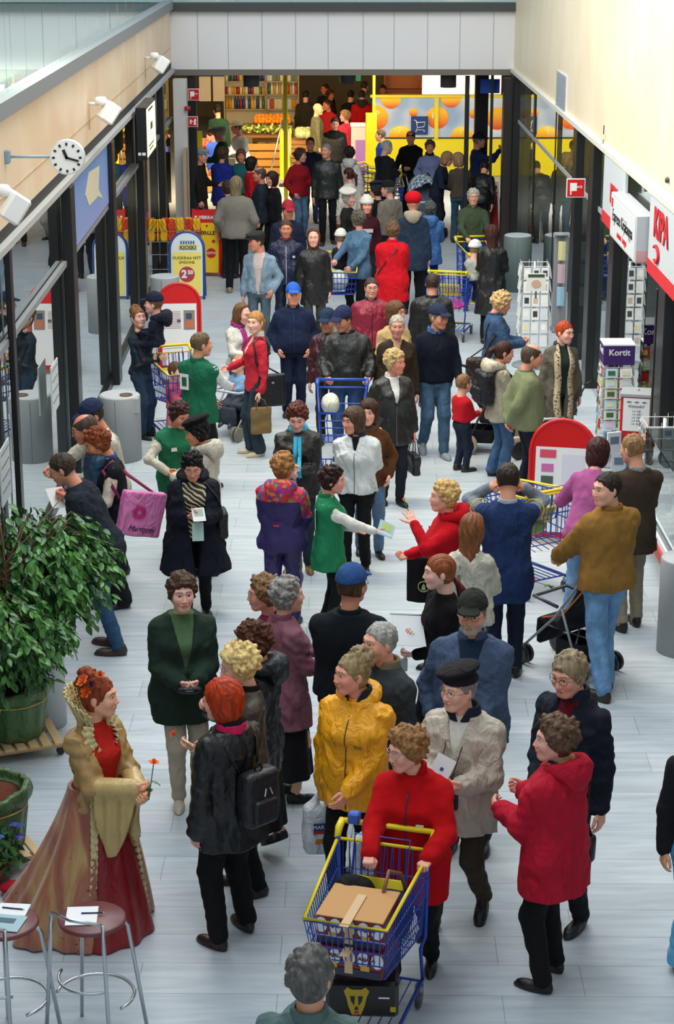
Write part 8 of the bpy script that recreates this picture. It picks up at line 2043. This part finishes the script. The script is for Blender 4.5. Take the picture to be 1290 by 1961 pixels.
def hand_bag(ctx, sg, half, label, c, k='leather', drop=.22, handle=.10, name='handbag'):
 p = at_hand(ctx, sg, .08, 0); t = empty(name, p, ctx['root'].rotation_euler.z, label, 'bag')
 soft_box(t, (0, 0, -drop - half[2] * .6), half, min(half) * .6, mat(c, k), 'bag_body', 9)
 for i in (-1, 1): MB().tube([(i * half[0] * .9, -half[1] * .6, -drop + half[2] * .2), (i * .02, -half[1] * .3, -.02), (i * .01, 0, 0), (i * .02, half[1] * .3, -.02), (i * half[0] * .9, half[1] * .6, -drop + half[2] * .2)], .006, 6).build('handle', mat(c, 'leather'), t, True)
 return t
hand_bag(bl, -1, (.045, .12, .11), 'black handbag with a patterned scarf handle carried by the person in black leather', '#161314')
hand_bag(redb, -1, (.04, .12, .16), 'brown paper bag carried beside the coral red blazer', '#7c6238', 'paper', .16, name='paper_bag')
shoulder_bag(redb, -1, .84, (.04, .16, .19), 'large soft black bag behind the person in the coral red blazer', x=.20, y=-.12)
# pink shopper
t = empty('shopping_bag', pbg['base'], pbg['root'].rotation_euler.z, 'large glossy pink shopping bag with a flower print on the shoulder of the bending person', 'bag'); s = pbg['s']
V, Q = net(lambda P: np.maximum(bx(P, (0, 0, 0), (.05, .21, .20), .02) + wav(P, 3, 18) * .008, -1), (-.09, -.26, -.25), (.09, .26, .25), .012); o = link('bag_body', mesh_np('bag_body', V, Q), mat('#d878b0', 'nylon'), t); o.location = (-.30 * s, -.16 * s, .98 * s); o.rotation_euler = (.25, 0, .25)
o = link('bag_side', MB().box((0, 0, 0), (.002, .002, .002)).mesh('x'), None) if False else o
for sg2, xs in ((-1, -.062),):
 F2 = frame((xs, 0, 0), (0, -1, 0), (0, 0, 1))
 put_text('Marttyypi', .07, mat('#2a1c2c', 'paper'), o, F2 @ Matrix.Translation((0, -.13, 0)), shear=.4, depth=.001)
 m = MB()
 for k in range(9): a = k * .7; c = F2 @ Vector((-.05 + .05 * math.cos(a), .02 + .04 * math.sin(a), .002)); m.prism([(.022 * math.cos(b), .022 * math.sin(b)) for b in [PI * q / 4 for q in range(8)]], .003, frame(c, (0, -1, 0), (0, 0, 1)))
 m.build('printed_flower', mat('#c02878', 'paper'), o)
m = MB(); ribbon(m, [Vector((-.30 * s, .03, 1.14 * s)), pbg['snap']((-.15 * s, .08, 1.36 * s), .02), pbg['bend'](Vector((-.13 * s, -.02, 1.46 * s))), pbg['snap']((-.15 * s, -.16, 1.32 * s), .02), Vector((-.30 * s, -.34 * s, 1.12 * s))], .03, .008); m.build('strap', mat('#8c2458', 'leather'), t, True)
# tote of the red fleece person
p = at_hand(redw, 1, .08, 0); t = empty('tote_bag', W(812, 1110, .70), -.2, 'black cloth tote bag with a round pale emblem hanging before the red hooded fleece', 'bag')
soft_box(t, (0, 0, 0), (.15, .03, .20), .02, mat('#0f0f11', 'cloth'), 'bag_body', 3)
for i in (-1, 1): MB().tube([(i * .07, -.02, .18), (i * .04, 0, .40), (i * .03, .03, .46)], .005, 5).build('handle', mat('#0f0f11', 'cloth'), t, True)
MB().tube([(.045 * math.cos(a), -.036, -.05 + .045 * math.sin(a)) for a in [2 * PI * q / 20 for q in range(20)]], .004, 4, closed=True).prism([(-.018, -.03), (.018, -.03), (.012, .01), (.0, .028), (-.014, .0)], .004, frame((0, -.033, -.05), (1, 0, 0), (0, 0, 1))).build('emblem', mat('#b8c890', 'paper'), t)
# pink bag in the far group
hand_bag(PEOPLE['flatcap'], 1, (.05, .14, .20), 'pink and magenta bag carried by the person in a pale flat cap', '#a8407c', 'nylon', .2)
# pouch of the beret person
s = beret['s']; t = empty('pouch', beret['base'], beret['root'].rotation_euler.z, 'flat black pouch on a neck cord worn over the cream jacket', 'pouch')
q = beret['snap']((.0, .3, 1.0 * s), .05, True); soft_box(t, q, (.055, .018, .085), .012, mat('#141416', 'leather'), 'pouch_body', 2, res=.009, amp=.002)
MB().box((q.x, q.y + .02, q.z + .03), (.09, .004, .006)).build('seam', mat('#2c2c30', 'leather'), t)
for sg in (-1, 1): MB().tube([q + Vector((sg * .04, 0, .08)), beret['snap']((sg * .04, .3, 1.15 * s), .008, True), beret['snap']((sg * .05, .3, 1.30 * s), .012, True), Vector((sg * .075 * s, .02, 1.45 * s))], .003, 5).build('cord', mat('#1a1a1c', 'cloth'), t, True)
# prints on clothes
def chest_print(ctx, x, z, w, h, c, name='print', back=False):
 s = ctx['s']; p = ctx['snap']((x * s, (-.3 if back else .3), z * s), .004, not back) if not back else ctx['snap']((x * s, -.16 * s, z * s), .006)
 yv = Vector((0, 1, 0)) * (-1 if back else 1)
 F = frame(p, (-1, 0, 0) if not back else (1, 0, 0), (0, 0, 1))
 return MB().prism([(-w / 2, -h / 2), (w / 2, -h / 2), (w / 2, h / 2), (-w / 2, h / 2)], .004, F).build(name, mat(c, 'paper'), ctx['root'])
chest_print(red, -.09, 1.20, .045, .012, '#d8d8dc', 'chest_label'); chest_print(yel, -.08, 1.22, .05, .018, '#8a6a20', 'chest_label')
chest_print(grn, .13, 1.26, .09, .17, '#d8dcd8', 'white_emblem', True); chest_print(grn, .13, 1.26, .05, .11, '#1e7a50', 'emblem_centre', True)
chest_print(gvb, -.10, 1.24, .11, .17, '#d8dcd8', 'white_emblem', True); chest_print(gvb, -.10, 1.24, .06, .10, '#156044', 'emblem_centre', True)
chest_print(gv2, .07, 1.26, .06, .035, '#e4e6e0', 'oval_badge'); chest_print(adi, -.10, 1.25, .06, .03, '#d8dade', 'chest_label')
chest_print(PEOPLE['whitehat'], 0, 1.24, .17, .06, '#c8c0c0', 'sweatshirt_print'); chest_print(PEOPLE['whitehat'], 0, 1.15, .13, .05, '#c8c0c0', 'sweatshirt_print')
chest_print(mult, -.02, 1.10, .05, .018, '#c03048', 'red_lettering', True)
chest_print(crm, -.12, 1.22, .028, .24, '#7c6c54', 'tan_stripe', True)
# yellow piping on the navy vest
s = vest['s']
for sg in (-1, 1):
 sh = vest['J'][sg][0]; e = vest['J'][sg][1]; ax = (e - sh).normalized(); c = sh + (e - sh) * .32; u = ax.cross(Vector((0, 1, 0))).normalized(); v = ax.cross(u)
 MB().tube([c + u * .082 * math.cos(a) + v * .082 * math.sin(a) for a in [2 * PI * k / 20 for k in range(20)]], .006, 5, closed=True).build('yellow_piping', mat('#d8c838', 'cloth'), vest['root'], True)
# leopard scarf of the red haired reader
def leopard():
 m, nt, b = nodemat('leopard_print'); tc = nt.nodes.new('ShaderNodeTexCoord'); v = nt.nodes.new('ShaderNodeTexVoronoi'); v.inputs['Scale'].default_value = 34; nt.links.new(tc.outputs['Object'], v.inputs['Vector'])
 r = nt.nodes.new('ShaderNodeValToRGB'); r.color_ramp.elements[0].position = .25; r.color_ramp.elements[0].color = lin('#2a241c') + (1,); r.color_ramp.elements[1].position = .42; r.color_ramp.elements[1].color = lin('#b8a888') + (1,)
 nt.links.new(v.outputs[0], r.inputs[0]); nt.links.new(r.outputs[0], b.inputs['Base Color']); b.inputs['Roughness'].default_value = .9; return m
LEO = leopard(); s = rd['s']
for sg in (-1, 1):
 m = MB(); ribbon(m, [Vector((sg * .07 * s, .02, 1.47 * s))] + [rd['snap']((sg * (.085 + .01 * math.sin(k)) * s, .3, (1.40 - k * .075) * s), .014, True) for k in range(12)], .075, .016); m.build('scarf_end', LEO, rd['root'], True)
# ------------------------------------------------------------ children carried and seated
c = S2.matrix_world; base = S2.location
fw = Vector((math.sin(math.radians(-32)), -math.cos(math.radians(-32)), 0))
person('baby', 'baby with light hair in a pale blue top sitting in the dark grey stroller', None, .80, at=(base.x + fw.x * .0, base.y + fw.y * .0, .05), f=-32, hf=-50, hp=0, top='cloth', tc='#7ca4cc', hem=.9, w=1.15, hair='short', hc='#b08c68', skin='#e0b098', bc='#4a525c', legw=1.3, headscale=1.30,
  stance=((.12, .45, .12), (.12, .45, .12)), R='front', L='front', shoes='#3a3f48', lean=-8)
q = mom['world'](Vector((.02, .24, 0)))
person('child', 'small child in a navy cap and dark jacket carried on the arm by the glazing', None, .95, at=(q.x, q.y, .70), f=-100, hf=-95, hp=4, top='cloth', tc='#1a1f2c', hem=.86, w=1.15, hair='short', hc='#6c4c34', hat='cap', hatc='#141c34', skin='#dba694', bc='#1c222e', legw=1.2, headscale=1.25,
  stance=((.16, .24, .22), (.16, .24, .22)), R='front', L='front', hood=('#1a1f2c', 'cloth'), collar=('#7c1424', 'cloth', .04, .08), shoes='#1c1c20')
def cart_child(C_, key, label, dy=.16, **k):
 p = cw(0, dy, 0, C_); person(key, label, None, .88, at=(p.x, p.y, .42), f=math.degrees(C_.rotation_euler.z) , hp=6, w=1.15, legw=1.2, headscale=1.28, stance=((.10, .28, .10), (.10, .28, .10)), R='front', L='front', **k)
cart_child(C2, 'cartkid', 'small child in a white hat and dark coat seated in the trolley', top='cloth', tc='#23202c', hair='short', hc='#8a6c50', hat='beanie', hatc='#dcd8cc', skin='#dba694', bc='#201c28', hem=.86)
p = W(908, 482, 1.28); person('cartkid2', 'small child in a pale jacket and white hood beside the long leather coat', None, .90, at=(p.x, p.y, .42), f=150, top='nylon', tc='#a8aca4', hair='short', hc='#8a6c50', hat='beanie', hatc='#dcdcd8', skin='#dba694', bc='#1c2c54', hem=.86, headscale=1.25, w=1.2, legw=1.2, stance=((.10, .20, .10), (.10, .20, .10)), R='front', L='front')
p = W(335, 765, .55); person('toddler', 'small child in a pink spotted dress behind the green vest with white sleeves', None, .92, at=(p.x, p.y - .05, 0), f=60, top='cloth', tc='#b8506c', hair='short', hc='#5c3c28', skin='#dba694', bc='#c87890', bot='skirt', bhem=.3, hem=.9, headscale=1.2, w=1.2, R='front', L='front', fem=1, shoes='#3c2420')
